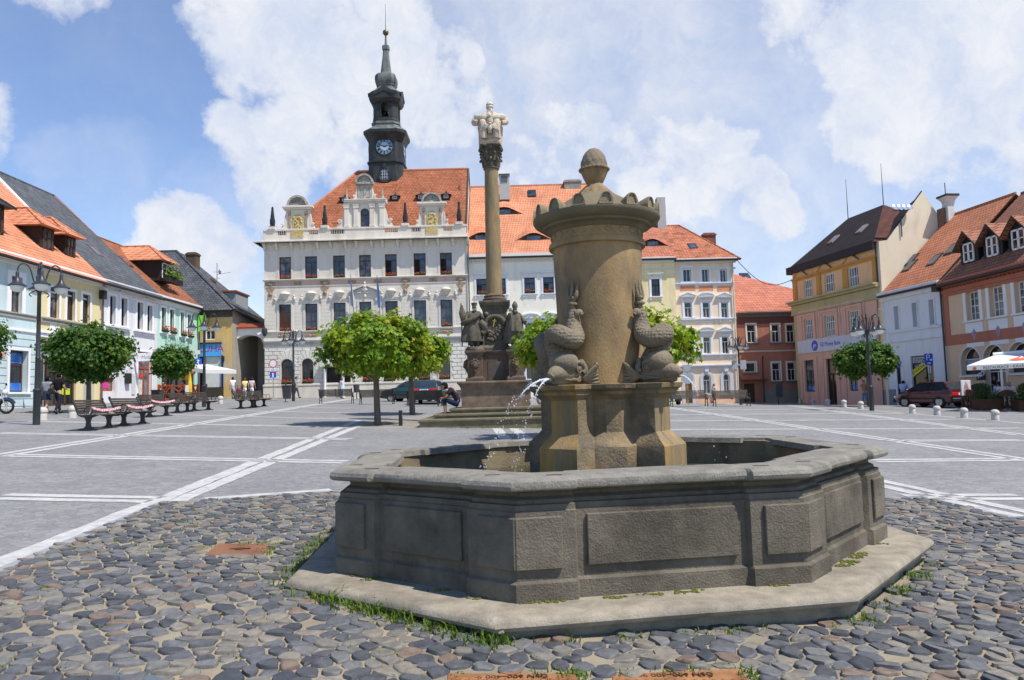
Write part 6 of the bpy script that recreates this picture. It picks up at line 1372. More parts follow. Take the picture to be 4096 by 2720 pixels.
wl=shell_house(B5,-2,W5,e5,[w5,rl,dk],OCH,depth=10)
window(B5,w5,WHWOOD,G_DARK,hz=(),trim=None,y=.05)
mb=MB();mb.box(sg[0],sg[1],-.14,-.003,sg[2],sg[3]);mb.box(sg[0],sg[1]+.05,-.25,-.003,sg[3],sg[3]+.12,1);so=mb.build('shop_fascia',[mat('sky_blue_sign',(.07,.36,.78),.5,.06),GUT],B5.root)
p=B5.p(cC(530,998));text('lettering','SLUHA',.80,(p[0]+.05,-.145,p[1]-.02),0,mat('crimson_letters',(.33,.02,.12),.5,.05),so)
mb=MB();mb.box(rl[0],rl[1],.05,.09,rl[2],rl[3]);mb.build('roller_shutter',mat('pale_shutter',(.62,.62,.60),.6,.12,2),B5.root);mb=MB()
for u in(rl[0]-.14,rl[1]):mb.box(u,u+.14,-.05,.03,rl[2],rl[3]+.1)
mb.box(rl[0]-.14,rl[1]+.14,-.04,-.003,rl[3],sg[2]);mb.build('blue_frame',mat('strong_blue',(.05,.14,.55),.5,.1),B5.root)
mb=MB();mb.box(dk[0],dk[1],.1,.14,dk[2],dk[3]);mb.build('door',BLACK,B5.root);bars(B5,'dark_plinth',[(-.08,-1,bs[3])],mat('black_mosaic',(.05,.045,.035),.6,.4,30,bump=.4),rl[0]-.14,bs[1])
mb=MB();mb.tube([(bs[1]-.05,-.07,bs[3]),(bs[1]-.05,-.07,sg[2])],.05,6);mb.box(bs[1]-.15,bs[1]+.06,-.15,-.003,rl[3]-.45,rl[3]);mb.build('cable_box',BLKIRON,wl)
bars(B5,'dark_eave',[(-.25,e5-.18,e5-.02),(-.12,e5-.65,e5-.18)],mat('rotten_board',(.07,.06,.05),.9,.4),-2,W5)
r0=B5.pe if False else None
yr5=6.0;zr5=at(*cC(240,122),y5+yr5).z-B5.z;xr5=at(*cC(240,122),y5+yr5).x-x5
mb=MB();A=(-6,-.4,e5-.1);Bq=(W5+.35,-.4,e5-.1);Cq=(xr5,yr5,zr5);D=(-6,yr5,zr5);E=(W5+.35,11,e5-.9)
mb.poly([A,Bq,Cq,D]);mb.poly([Bq,E,(xr5,8,zr5),Cq]);mb.poly([E,(-6,11,e5-.9),D,Cq,(xr5,8,zr5)]);mb.tube([Bq,Cq],.12,6);mb.tube([Cq,D],.12,6);r5=mb.build('roof',SLATEO,B5.root)
mb=MB();mb.loft([[(W5,0,e5),(W5,10,e5-.8),(W5,10,-1.5),(W5,0,-1.5)],[(W5+.02,0,e5),(W5+.02,10,e5-.8),(W5+.02,10,-1.5),(W5+.02,0,-1.5)]]);mb.tube([(W5+.42,-.4,e5-.12),(W5+.42,11,e5-1.0)],.10,6,mi=1);mb.build('side_wall',[plaster('grey_side','#9c968c',var=.2),GUT],B5.root)
for q0,q1,w in((cC(385,300),cC(385,142),.95),(cC(540,430),cC(540,378),.7)):
 p0,p1=at(*q0,y5+5.5),at(*q1,y5+5.5);chimney(r5,p0.x-x5,5.5,p0.z-B5.z-1,p1.z-B5.z,w,.8,tiles('sooty_brick','#7d6650','#6a5747','#4a4038',.24,.09))
p0,p1=at(*cC(700,600),y5+4),at(*cC(700,490),y5+4);mb=MB();w=(at(*cC(770,500),y5+4).x-at(*cC(612,500),y5+4).x);xx=at(*cC(612,500),y5+4).x-x5;mb.box(xx,xx+w,4,7,p0.z-B5.z-1,p1.z-B5.z);mb.box(xx-.15,xx+w+.1,3.8,7.2,p1.z-B5.z,p1.z-B5.z+.14,1);mb.build('roof_hut',[mat('grey_boards',(.30,.32,.35),.8,.2,5),mat('rust_sheet','#8a4a2c',.8,.2)],r5)
p0=at(*cC(600,480),y5+5);p1=at(*cC(592,228),y5+5);an=empty('tv_antenna',(p0.x,p0.y,p0.z-1.2),0,'thin metal aerial mast on the dark slate roof beside the arch','antenna');H=p1.z-p0.z+1.2;mb=MB();mb.tube([(0,0,0),(0,0,H)],.035,6)
for k in(.25,.33,.5,.62,.78):mb.tube([(-.3,0,H*k),(.3,0,H*k)],.018,5)
mb.tube([(0,0,H*.72),(1.2,0,H*.76)],.018,5);mb.ball((.3,-.1,H*.78),.14,.05,.22,8,6);mb.build('mast',STEEL,an)
ya=61.6;xa=at(*cC(735,900),ya).x;BA=Bld('arch_gateway','white plastered gateway arch with red coping between shop and town hall',(xa,ya),0,'gateway')
Wa=at(*cC(1030,900),ya).x-xa;za=BA.p(cC(880,815))[1];o_=[BA.p(cC(742,1000))[0],Wa-.02,-1.2,BA.p(cC(885,872))[1],.75]
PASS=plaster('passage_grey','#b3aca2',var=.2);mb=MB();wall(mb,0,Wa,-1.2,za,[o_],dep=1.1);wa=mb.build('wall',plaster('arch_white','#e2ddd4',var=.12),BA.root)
mb=MB();mb.box(-.1,Wa,-.2,.9,za,za+.12);mb.prism([(-.2,za+.12),(.9,za+.12),(.35,za+.5)],'x',-.1,Wa);mb.build('tile_coping',mat('red_brown_coping','#8a4630',.8,.25,6),BA.root)
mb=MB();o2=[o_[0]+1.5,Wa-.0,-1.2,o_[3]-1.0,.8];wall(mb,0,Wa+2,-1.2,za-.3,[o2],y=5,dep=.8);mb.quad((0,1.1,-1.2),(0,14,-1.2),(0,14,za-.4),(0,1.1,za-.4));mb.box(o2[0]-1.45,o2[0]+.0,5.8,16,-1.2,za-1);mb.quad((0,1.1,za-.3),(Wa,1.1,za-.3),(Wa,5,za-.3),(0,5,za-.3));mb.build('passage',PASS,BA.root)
mb=MB();mb.box(1.0,Wa,16,16.3,-1.2,4.2);mb.box(Wa-1.0,Wa-.1,6.5,16,-1.2,3.6);mb.build('alley_walls',plaster('alley_ochre','#c4b394',var=.25),BA.root)
mb=MB()
for yy,z0,z1 in((7,-.6,2.2),(9.5,.2,2.0),(12,-.6,2.0)):mb.box(o2[0]+.0,o2[0]+.04,yy,yy+1.1,z0,z1)
mb.build('alley_doors',BLACK,BA.root)
mb=MB()
for _ in range(160):
 p=Vector((Wa-.7+rnd.gauss(0,.25),8+rnd.gauss(0,.5),3.7+abs(rnd.gauss(0,.3))));q=Vector((rnd.gauss(0,1),rnd.gauss(0,1),rnd.gauss(0,1))).normalized()*.15;u=q.orthogonal().normalized()*.08;mb.add([p-q,p+u,p+q,p-u],[(0,1,2,3)])
pl0=mb.build('wall_shrub',LEAFG);pl0.matrix_world=Matrix.Translation((xa,ya,BA.z));tag(pl0,'green shrub growing over the alley wall behind the arch','plant')
YW=61.4;xw=at(*cE(2290,500),YW).x
BW=Bld('cream_white_house','long creamy white house with bright orange roof behind the column',(xw,YW),0)
CRW=plaster('cream_white','#ece7d6',var=.06);LBT=mat('pale_blue_trim',(.66,.69,.76),.8,.05)
WW=at(2470,1200,YW).x-xw;eW=BW.p(cL(400,1150))[1];k=cL
wW=[[BW.p(k(x0,1380))[0],BW.p(k(x1,1380))[0],BW.p(k(x0,1442))[1],BW.p(k(x0,1327))[1]]for x0,x1 in((226,303),(370,447),(572,650),(708,786))]
dx=wW[2][0]-wW[0][0]
sp=[0,wW[1][0]-wW[0][0]];w0,wd=wW[0][0],wW[0][1]-wW[0][0]
wW=[[w0+dx*i+s_,w0+dx*i+s_+wd,wW[0][2],wW[0][3]]for i in range(3)for s_ in(0,wW[3][0]-wW[2][0])]
wW=[h for h in wW if h[1]<WW-.3]
low=[[h[0],h[1],h[2]-4.0,h[3]-3.9]for h in wW];grd=[[h[0],h[1],h[2]-7.2,h[3]-7.0,1.0]for h in wW]
wl=shell_house(BW,0,WW,eW,wW+low+grd,CRW,depth=12)
for i,h in enumerate(wW):
 window(BW,h,DKWOOD,G_SKY,y=.12,hz=(.66,),extra=(.3,),trim=1,tw=.16,tm=LBT,style='hood',sill=True,dark=(.06,.48,.6)if i in(0,3)else None)
 flower_box(BW,h[0]+.1,h[1]-.1,h[2]+.01,f'red geranium box under the {ORD[i]} upper window of the cream house from the left','flower boxes on the cream house',y=.0)
for h in low:window(BW,h,DKWOOD,G_SKY,y=.12,trim=1,tw=.16,tm=LBT,style='arched',sill=True)
for h in grd:window(BW,h,DKWOOD,G_DARK,y=.12,trim=1,tw=.16,tm=LBT,sill=True)
bars(BW,'eave_cornice',[(-.10,eW-.72,eW-.62),(-.22,eW-.45,eW-.25),(-.4,eW-.25,eW)],mat('white_cornice',(.72,.71,.68),.8,.06),0,WW)
mb=MB()
teeth(mb,0,WW,40,.4,-.2,-.002,eW-.60,eW-.49)
mb.build('dentil_row',WHITE,wl)
yrW=7.5;zrW=at(*cL(500,655),YW+yrW).z-BW.z
rW=gable_roof(BW,0.02,WW,eW,zrW,yrW,ORT,ov=.45)
slW=(zrW-eW)/yrW
def eyebrow(B,par,q,ze_,sl_,w=2.2,hh=.75,m=None):
 s,y,z=onroof(q,B,0,ze_,1,ze_+sl_);mb=MB();rows=[]
 f=lambda u:(.5+.5*math.cos(pi*u))if abs(u)<1 else 0
 U=[-1+2*i/16 for i in range(17)]
 mb.loft([[(s+u*w,y-.05,z+f(u)*hh)for u in U],[(s+u*w*.9,y+.35,z+sl_*.35+f(u)*hh*1.05)for u in U],[(s+u*w*.6,y+1.1+.0,z+sl_*1.1+f(u)*hh*.55)for u in U],[(s+u*w*.35,y+1.7,z+sl_*1.7+.02)for u in U]],cap=False,closed=False)
 mb.poly([(s+u*w*.8,y-.02,z+f(u)*hh*.86-.02)for u in U],1);mb.box(s-w*.26,s+w*.26,y-.05,y-.03,z+.08,z+hh*.62,2);mb.box(s-w*.3,s+w*.3,y-.045,y-.035,z+.02,z+hh*.68,3);return mb.build('eyebrow_dormer',[m,BLACK,G_SKY,DKWOOD],par,smooth=60)
eyebrow(BW,rW,cL(640,1056),eW,slW,m=ORT);eyebrow(BW,rW,cL(268,1052),eW,slW,m=ORT);eyebrow(BW,rW,cL(425,866),eW,slW,w=2.2,m=ORT)
skylight(BW,cL(628,714),rW,eW,slW);skylight(BW,cO(172,507),rW,eW,slW)
p0,p1=at(*cL(430,715),YW+5.5),at(*cL(430,585),YW+5.5);chimney(rW,p0.x-xw,5.5,p0.z-BW.z-.6,p1.z-BW.z,.95,.8,mat('pale_render',(.42,.42,.40),.9,.15),False);mb=MB();mb.box(p0.x-xw-.3,p0.x-xw+.3,5.05,5.09,p1.z-BW.z-.65,p1.z-BW.z-.1);mb.box(p0.x-xw-.52,p0.x-xw+.52,4.95,6.0,p1.z-BW.z,p1.z-BW.z+.08);mb.build('chimney_hatch',mat('zinc',(.13,.14,.15),.5,.2,metal=.4),rW)
p0,p1=at(*cO(537,500),YW+7.4),at(*cO(537,392),YW+7.4);chimney(rW,p0.x-xw,7.4,p0.z-BW.z-1,p1.z-BW.z,1.6,1,tiles('whitewashed_brick','#a8a49a','#96928a','#77746c',.25,.1))
YY=61.8;xy=xw+WW;BY=Bld('pale_yellow_house','narrow pale yellow house with eyebrow dormer right of the fountain drum',(xy,YY),0)
WY=at(*cS(264,600),YY).x-xy;eY=BY.p(cS(150,402))[1];PY=plaster('pale_yellow','#f0dfae')
hy=rc_(BY,cS(95,552),cS(158,670));hys=[hy,[hy[0]-3.6,hy[1]-3.6,hy[2],hy[3]]];hyl=[[a,b,c-4.2,d-4.1]for a,b,c,d in hys];hys=[h for h in hys+hyl if h[0]>.1]
shell_house(BY,0,WY,eY,hys,PY,depth=12)
for h in hys:window(BY,h,DKWOOD,G_DARK,y=.12,hz=(.66,),extra=(.3,),trim=1,tw=.18,style='hood',sill=True)
bars(BY,'eave_cornice',[(-.08,eY-1.0,eY-.9),(-.2,eY-.45,eY-.2),(-.4,eY-.2,eY)],mat('white_cornice',(.72,.71,.68),.8,.06),0,WY)
yrY=7;zrY=at(*cS(180,168),YY+yrY).z-BY.z;rY=gable_roof(BY,-.3,WY+.1,eY,zrY,yrY,tiles('mixed_red_tiles','#c07a5c','#a56652','#6b4236',.24,.2,patch='#8d6a5f',pamt=.35),ov=.4)
eyebrow(BY,rY,cS(105,325),eY,(zrY-eY)/yrY,w=1.7,hh=.7,m=ORT2)
p0,p1=at(*cO(1332,785),YY+6.5),at(*cO(1332,545),YY+6.5);chimney(rY,p0.x-xy,6.5,p0.z-BY.z-1,p1.z-BY.z,.8,.9,mat('pale_render',(.42,.42,.40),.9,.15),False)
YC=62;xc=xy+WY;BC=Bld('peach_house','tall peach house with white pediment windows and an arched ground floor',(xc,YC),0)
WC=at(*cS(690,900),YC).x-xc;eC=BC.p(cS(500,405))[1];PE=plaster('peach','#f2dcc0');PEL=plaster('peach_base','#eebf9c')
R1=[rc_(BC,cS(a,b),cS(c,d))for a,b,c,d in((316,476,375,570),(447,481,500,572),(574,484,625,575))]
R2_=[rc_(BC,cS(a,b),cS(c,d))for a,b,c,d in((325,712,382,818),(452,712,508,820),(580,713,635,821))]
R3=[rc_(BC,cS(a,b),cS(c,d))for a,b,c,d in((330,955,388,1068),(457,953,513,1070),(586,952,640,1071))]
R4=[rc_(BC,cS(328,1212),cS(386,1420))+[1.0],rc_(BC,cS(456,1214),cS(516,1350))+[1.0],rc_(BC,cS(598,1212),cS(648,1350))+[1.0]];R4[0][2]=-.4
wl=shell_house(BC,0,WC,eC,R1+R2_+R3+R4,PE,depth=12,dep=.3)
for h in R1:window(BC,h,WHWOOD,G_DARK,y=.2,hz=(),trim=1,tw=.22,sill=True)
for i,h in enumerate(R2_):window(BC,h,WHWOOD,G_DARK,y=.15,trim=1,tw=.18,style='arched' if i==1 else 'pediment',hz=(.64,))
for i,h in enumerate(R3):window(BC,h,WHWOOD,G_DARK,y=.15,trim=1,tw=.18,style='arched' if i==1 else 'pediment',hz=(.70,))
for i,h in enumerate(R4):window(BC,h,mat('ochre_door','#9a6f1c',.5,.15)if i==0 else WHWOOD,G_DARK if i==0 else G_CURT,y=.2,hz=(.68,),trim=1,tw=.26,tm=mat('grey_white_trim',(.60,.61,.63),.8,.06),sill=i>0,name='door' if i==0 else 'window',bars=.10 if i==0 else.06)
mb=MB();h=R4[0];mb.box(h[0]+.1,h[1]-.1,.17,.22,h[2],h[2]+(h[3]-h[2])*.66);mb.build('door_panel',mat('ochre_door','#9a6f1c',.5,.15),wl)
for q in(cS(500,830),cS(500,1080),cS(500,580)):z=BC.p(q)[1];bars(BC,'string_course',[(-.14,z-.03,z+.07),(-.06,z-.15,z-.03)],LBT,0,WC)
z=BC.p(cS(500,1155))[1];bars(BC,'lower_cornice',[(-.2,z-.03,z+.08),(-.1,z-.18,z-.03)],mat('grey_white_trim',(.60,.61,.63),.8,.06),0,WC)
bars(BC,'base_band',[(-.03,-1,BC.p(cS(600,1352))[1])],PEL,R4[0][1]+.3,WC)
for h in R1:
 mb=MB();mb.box(h[0]-.3,h[1]+.3,-.02,-.002,h[2]-.75,h[2]-.32);mb.build('salmon_panel',mat('salmon_panel','#d98e66',.85,.25,5),wl)
for h in R4[1:]:mb=MB();m_=(h[0]+h[1])/2;mb.prism([(m_-.14,h[3]+.2),(m_+.14,h[3]+.2),(m_+.24,h[3]+.8),(m_-.24,h[3]+.8)],'y',-.12,-.002);mb.build('keystone',LBT,wl)
bars(BC,'eave_cornice',[(-.10,eC-1.0,eC-.85),(-.2,eC-.45,eC-.25),(-.45,eC-.25,eC-.05)],mat('white_cornice',(.72,.71,.68),.8,.06),0,WC+.2)
yrC=6.5;zrC=at(*cS(290,178),YC+yrC).z-BC.z;xrC=at(*cS(290,178),YC+yrC).x-xc;rC=gable_roof(BC,-.05,WC+.5,eC,zrC,yrC,ORT2,ov=.5,hipr=WC+.5-xrC)
skylight(BC,cS(383,327),rC,eC,(zrC-eC)/yrC);p0,p1=at(*cS(495,300),YC+5),at(*cS(495,238),YC+5);chimney(rC,p0.x-xc,5,p0.z-BC.z-1.2,p1.z-BC.z,1.15,.9,tiles('red_chimney_brick','#9a5a40','#824a36','#7a6a5c',.24,.1))
pipe(BC,WC-.15,-1,eC-.5,m=mat('pale_pipe',(.55,.50,.42),.6,.1))
YB_=64;xb=at(*cS(700,1000),YB_).x;BB=Bld('brown_house','red brown two storey house with orange tiled roof between peach house and bank',(xb,YB_),0)
WB=11;eB=BB.p(cS(880,775))[1];BRN=plaster('red_brown','#a87260',var=.14);DBR=plaster('dark_red_brown','#6e4a44',var=.2)
hb=[rc_(BB,cS(a,b),cS(c,d))for a,b,c,d in((760,868,826,995),(932,868,992,992),(1036,868,1096,992),(745,1135,825,1200),(936,1135,998,1262),(1042,1133,1104,1258))];hdB=rc_(BB,cS(742,1280),cS(822,1412));hdB[2]=-.6
wl=shell_house(BB,0,WB,eB,hb+[hdB],BRN,depth=10)
WT2=mat('cream_frame',(.66,.63,.56),.7,.08)
for h in hb:window(BB,h,WT2,G_DARK,y=.10,v=(.5,)if h is not hb[3]else(),hz=(.62,)if h is not hb[3]else(),trim=1,tw=.13,tm=WT2,sill=False)
for h in hb:
 mb=MB();mb.box(h[0]-.2,h[1]+.2,-.16,-.002,h[2]-.14,h[2]-.01);mb.build('sill',mat('green_grey_sill',(.12,.14,.11),.7,.2),wl)
z=BB.p(cS(900,1053))[1];bars(BB,'string_course',[(-.08,z-.07,z+.07)],mat('pale_string',(.50,.44,.34),.8,.2),0,WB);bars(BB,'upper_band',[(-.03,BB.p(cS(900,862))[1],eB-.5)],DBR,0,WB);bars(BB,'eave_cornice',[(-.15,eB-.5,eB-.25),(-.35,eB-.25,eB)],mat('grey_eave',(.16,.14,.13),.8,.2),0,WB)
z=BB.p(cS(950,1315))[1];bars(BB,'plinth',[(-.06,-1.5,z-.1),(-.10,z-.1,z)],plaster('grey_plinth','#8a8474',var=.2),BB.p(cS(880,1300))[0],WB)
mb=MB();mb.box(hdB[0],hdB[1],.15,.2,hdB[2],hdB[3]);m_=(hdB[0]+hdB[1])/2
for q in range(2):
 for r in range(2):u=hdB[0]+.12+q*(hdB[1]-hdB[0])/2;mb.box(u,u+(hdB[1]-hdB[0])/2-.24,.12,.15,.1+r*1.0,.9+r*1.0)
mb.build('door',mat('old_brown_door','#4a3a2c',.7,.2),BB.root);bars(BB,'door_canopy',[(-.7,hdB[3]+.25,hdB[3]+.33)],mat('rusty_canopy','#6a3a2c',.8,.2),hdB[0]-.5,hdB[1]+1.0)
pipe(BB,BB.p(cS(872,1200))[0],-1,BB.p(cS(872,1112))[1],m=IRON)
zz=BB.p(cS(700,472),5)[1];mb=MB();A=(-.2,-.4,eB-.1);Bq=(WB+1,-.4,eB-.1);Cq=(-.2,7,at(*cS(695,470),YB_+7).z-BB.z);q2=at(*cS(1075,680),YB_+7);D=(q2.x-xb,7,q2.z-BB.z)
mb.poly([A,Bq,(D[0]+4,7,D[2]-2),D,Cq]);mb.tube([Cq,D],.12,6);mb.poly([Cq,D,(D[0],12,eB),(-.2,12,eB)]);rB=mb.build('roof',tiles('orange_red_tiles','#c27d66','#b06e59','#7d4b3f',.26,.26,patch='#75757a',pamt=.08),BB.root)
skylight(BB,cS(747,532),rB,eB,(Cq[2]-eB)/7.2,.9,1.0);skylight(BB,cS(812,650),rB,eB,(Cq[2]-eB)/7.2,.9,1.0)
PB=Vector((24.15,62.0));AB_=-pi/2+R(10)
BK=Bld('bank_house','orange brown bank house with dark hipped roof and blank cream gable',PB,AB_)
WK=BK.p(cU(922,900))[0];zat=(BK.p(cU(180,1062))[1]+BK.p(cU(905,825))[1])/2
OCR=plaster('ochre_upper','#e8bd90',var=.10);TER=plaster('terracotta','#d8ac98',var=.10);OLV=plaster('olive_band','#b3a880',var=.12)
zmo=(BK.p(cU(100,1385))[1]+BK.p(cU(890,1195))[1])/2;zml=zmo-1.15
K1=[rc_(BK,cU(a,b),cU(c,d))for a,b,c,d in((255,1180,338,1308),(443,1118,535,1262),(650,1045,752,1208))]
for h in K1:h[2],h[3]=K1[1][2],K1[1][3]
K2=[rc_(BK,cV(a,b),cV(c,d))for a,b,c,d in((282,190,374,368),(475,150,585,338),(700,100,815,308))]
for h in K2:h[2],h[3]=K2[1][2],K2[1][3]
K3=[rc_(BK,cV(285,575),cV(390,868)),rc_(BK,cV(490,560),cV(600,930)),rc_(BK,cV(705,600),cV(800,860))];K3[1][2]=-.3
wl=shell_house(BK,0,WK,zat,K1+K2+K3,OCR,depth=9,dep=.25)
zg=BK.p(cV(215,515))[1];zg2=BK.p(cV(215,395))[1]
mb=MB();wall(mb,.45,WK-.35,-1.5,zml-.02,K2+K3,y=-.10,dep=.12);mb.quad((.45,-.10,-1.5),(.45,-.10,zml),(.45,0,zml),(.45,0,-1.5));tl=mb.build('terracotta_front',TER,wl)
mb=MB()
for h in K2:
 for t,y in((.75,-.14),(.45,-.18)):
  for q in((h[0]-t,h[0]-t+.22,zg2+.02,h[3]+t),(h[1]+t-.22,h[1]+t,zg2+.02,h[3]+t),(h[0]-t+.22,h[1]+t-.22,h[3]+t-.22,h[3]+t)):mb.box(q[0],q[1],y,-.102,q[2],q[3])
for h in K3:
 for q in((h[0]-.55,h[0]-.3,-1.2,zg-.35),(h[1]+.3,h[1]+.55,-1.2,zg-.35),(h[0]-.3,h[1]+.3,zg-.6,zg-.35)):mb.box(q[0],q[1],-.16,-.102,q[2],q[3])
mb.build('stepped_frames',TER,tl,bevel=.015)
bars(BK,'main_cornice',[(-.18,zml,zml+.12),(-.12,zml+.12,zmo-.32),(-.40,zmo-.3,zmo-.12),(-.62,zmo-.12,zmo)],OLV,-.3,WK+.05);bars(BK,'olive_corner',[(-.09,-1.5,zml-.005)],OLV,0,.44)
za_=BK.p(cU(540,1060))[1];bars(BK,'attic_cornice',[(-.16,za_-.05,za_+.10),(-.08,za_-.18,za_-.05)],plaster('ochre_trim','#c99552'),-.02,WK)
for i in range(4):mb=MB();u=.35+(WK-.7)*i/3;mb.box(u-.3,u+.3,-.08,-.002,zmo,za_-.18);mb.build('attic_pilaster',plaster('ochre_trim','#c99552'),wl)
for i in range(3):
 u=.9+(WK-.6)*(i+.1)/3.1;zt_=zat-.2
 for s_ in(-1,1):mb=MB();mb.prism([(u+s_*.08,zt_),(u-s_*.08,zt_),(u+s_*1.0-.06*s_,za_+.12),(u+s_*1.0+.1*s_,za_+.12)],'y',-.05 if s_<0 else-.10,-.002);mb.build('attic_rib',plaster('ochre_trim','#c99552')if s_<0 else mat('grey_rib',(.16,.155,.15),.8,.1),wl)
for h in K1:window(BK,h,WHWOOD,G_CURT,y=.1,v=(.25,.5,.75),hz=(.5,),style='grid',sill=True)
for h in K2:window(BK,h,WHWOOD,G_CURT,y=.06,v=(.2,.4,.6,.8),hz=(.68,),style='grid',extra=(.34,),sill=True)
window(BK,K3[0],DKWOOD,G_CURT,y=.05,v=(.5,),hz=(.66,));window(BK,K3[2],DKWOOD,G_CURT,y=.05,v=(.5,),hz=(.66,));window(BK,K3[1],mat('brown_door_wood','#4a3020',.5,.2),G_DARK,y=.05,v=(.5,),hz=(.68,),name='door',bars=.14)
for h in(K3[0],K3[2]):mb=MB();mb.box(h[0]+.15,h[1]-.15,.055,.07,h[2]+.1,h[2]+.45);mb.build('blue_strip',mat('blue_poster',(.03,.14,.50),.4,.3,2),wl)
mb=MB();mb.box(.5,WK-.55,-.20,-.105,zg,zg2);fs=mb.build('bank_fascia',plaster('fascia_grey',(.60,.61,.66)),BK.root,bevel=.01)
VIO=mat('violet_letters',(.10,.09,.52),.5,.05);p0=BK.p(cV(398,425));mb=MB();mb.M=Matrix.Translation((p0[0],-.205,(zg+zg2)/2))@Matrix.Rotation(pi/2,4,'X');mb.lathe([(.42,0),(.42,.03),(.01,.03)],24);mb.M=None;mb.build('round_logo',VIO,fs)
p=BK.p(cV(540,410));text('lettering','GE Money Bank',.50,(p[0]+.05,-.21,(zg+zg2)/2+.02),0,VIO,fs,sx=.82);text('logo_letters','ge',.5,(p0[0],-.245,(zg+zg2)/2+.03),0,WHITE,fs,shear=.3)
mb=MB();zr_=zat;e=.35;lx0,lz0=BK.p(cU(655,612),4.6);lx1,lz1=BK.p(cU(972,490),4.6)
A=(-.1,-.35,zat);Bq=(WK+.1,-.35,zat);Cq=(lx1,4.6,lz1);D=(lx0,4.6,lz0);zr_=(lz0+lz1)/2;Cq=(lx1,4.6,zr_);D=(lx0,4.6,zr_)
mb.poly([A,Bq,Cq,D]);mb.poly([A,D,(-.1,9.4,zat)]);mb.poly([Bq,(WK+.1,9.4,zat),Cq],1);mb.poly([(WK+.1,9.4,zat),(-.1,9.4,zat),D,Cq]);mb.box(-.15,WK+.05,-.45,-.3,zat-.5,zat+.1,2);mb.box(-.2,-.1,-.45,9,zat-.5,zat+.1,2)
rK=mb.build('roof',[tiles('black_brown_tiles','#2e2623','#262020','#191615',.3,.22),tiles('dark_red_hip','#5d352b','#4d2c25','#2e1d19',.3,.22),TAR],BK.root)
sK=(zr_-zat)/4.95
for q in(cU(530,805),cU(782,712)):skylight(BK,q,rK,zat+.35*sK,sK,.6,.95,mat('grey_red_frame',(.32,.24,.23),.6,.1))
ga=BK.pe(cU(1300,380),WK+.0);gf=BK.pe(cU(1470,615),WK);gl=BK.pe(cU(985,780),WK)
mb=MB();P=[(-.05,-1.5),(-.05,zat),(gl[0],zat+.1),(ga[0],ga[1]),(2*ga[0]-.5,zat-1),(2*ga[0]-.5,-1.5)];mb.prism(P,'x',WK-.05,WK+.22);gb=mb.build('blank_gable',plaster('cream_gable','#ddd2ba',var=.10,scale=.8),BK.root)
mb=MB();mb.tube([(WK+.1,gl[0],zat+.12),(WK+.1,ga[0],ga[1]+.02),(WK+.1,2*ga[0]-.5,zat-.98)],.09,5);mb.poly([(WK-.1,gl[0]+.3,zat+.2),(WK-.1,ga[0],ga[1]-.2),(WK-3,ga[0]+.6,ga[1]-.7),(WK-3.2,gl[0]+1,zat+.3)],1);mb.build('gable_edge',[GUT,MATS['black_brown_tiles']],gb)
pipe(BK,WK-.08,zmo,zat-.2,m=IRON)
for q0,q1 in((cU(655,612),cU(645,258)),(cU(972,488),cU(966,112))):
 a=BK.p(q0,4.6);b=BK.p(q1,4.6);r=empty('lightning_rod',BK.world(a[0],4.6,a[1]),0,'thin tall lightning rod at the '+('left' if q0[0]<3450 else 'right')+' end of the dark bank roof ridge','lightning rod');mb=MB();mb.tube([(0,0,0),(0,0,b[1]-a[1])],[.04,.015],6);mb.build('rod',IRON,r)
a=BK.pe(cU(1125,590),WK+.3);fl_=empty('floodlights',BK.world(WK+.3,a[0],a[1]),AB_,'cluster of silver floodlights on the edge of the blank cream gable','floodlight');mb=MB();mb.tube([(0,0,-1.5),(0,0,.4)],.04,6);mb.tube([(0,-.6,.4),(0,.6,.4)],.03,6);mb.build('mast',IRON,fl_)
for y in(-.6,-.2,.2,.6):mb=MB();mb.lathe([(.03,0),(.20,.12),(.24,.22),(.22,.24),(.02,.24)],12,(0,0));o=mb.build('lamp_head',mat('chrome',(.7,.7,.72),.25,.1,metal=.8),fl_,smooth=50);o.location=(.05,y,.5);o.rotation_euler=(0,R(70),0)
WKw=BK.world(WK,0,0);AS=-pi/2+R(7);SH_=Bld('white_shop_house','white bicycle shop house with orange tiled roof between bank and tan restaurant',(WKw.x,WKw.y),AS)
WS=SH_.p(cU(1500,1300))[0];eS=(SH_.p(cU(800,1325))[1]+SH_.p(cU(1420,1178))[1])/2;SHW=plaster('cool_white',(.72,.74,.77),var=.05)
S1=[rc_(SH_,cV(a,b),cV(c,d))for a,b,c,d in((985,95,1045,295),(1128,65,1183,278),(1300,30,1357,258),(1458,5,1520,232))]
for h in S1:h[2],h[3]=S1[1][2],S1[1][3]
S2=[rc_(SH_,cV(1282,535),cV(1515,835)),rc_(SH_,cV(995,600),cV(1082,910)),rc_(SH_,cV(1130,545),cV(1207,905))];S2[1][2]=S2[2][2]=-.3
wl=shell_house(SH_,0,WS,eS,S1+S2,SHW,depth=10,dep=.3)
for h in S1:window(SH_,h,mat('grey_window_wood',(.50,.51,.50),.5,.06),G_CURT,y=.24,v=(),hz=(.68,),trim=1,tw=.10,tm=SHW,sill=True)
o=window(SH_,S2[0],DKWOOD,G_DARK,y=.12,v=(.62,),hz=(.76,),fw=.1);h=S2[0]
mb=MB();mb.box(h[0]+.1,h[1]-.1,.09,.12,h[2]+(h[3]-h[2])*.78,h[3]-.08);bp_=mb.build('shop_board',mat('grey_green_board',(.44,.48,.46),.6,.08),wl)
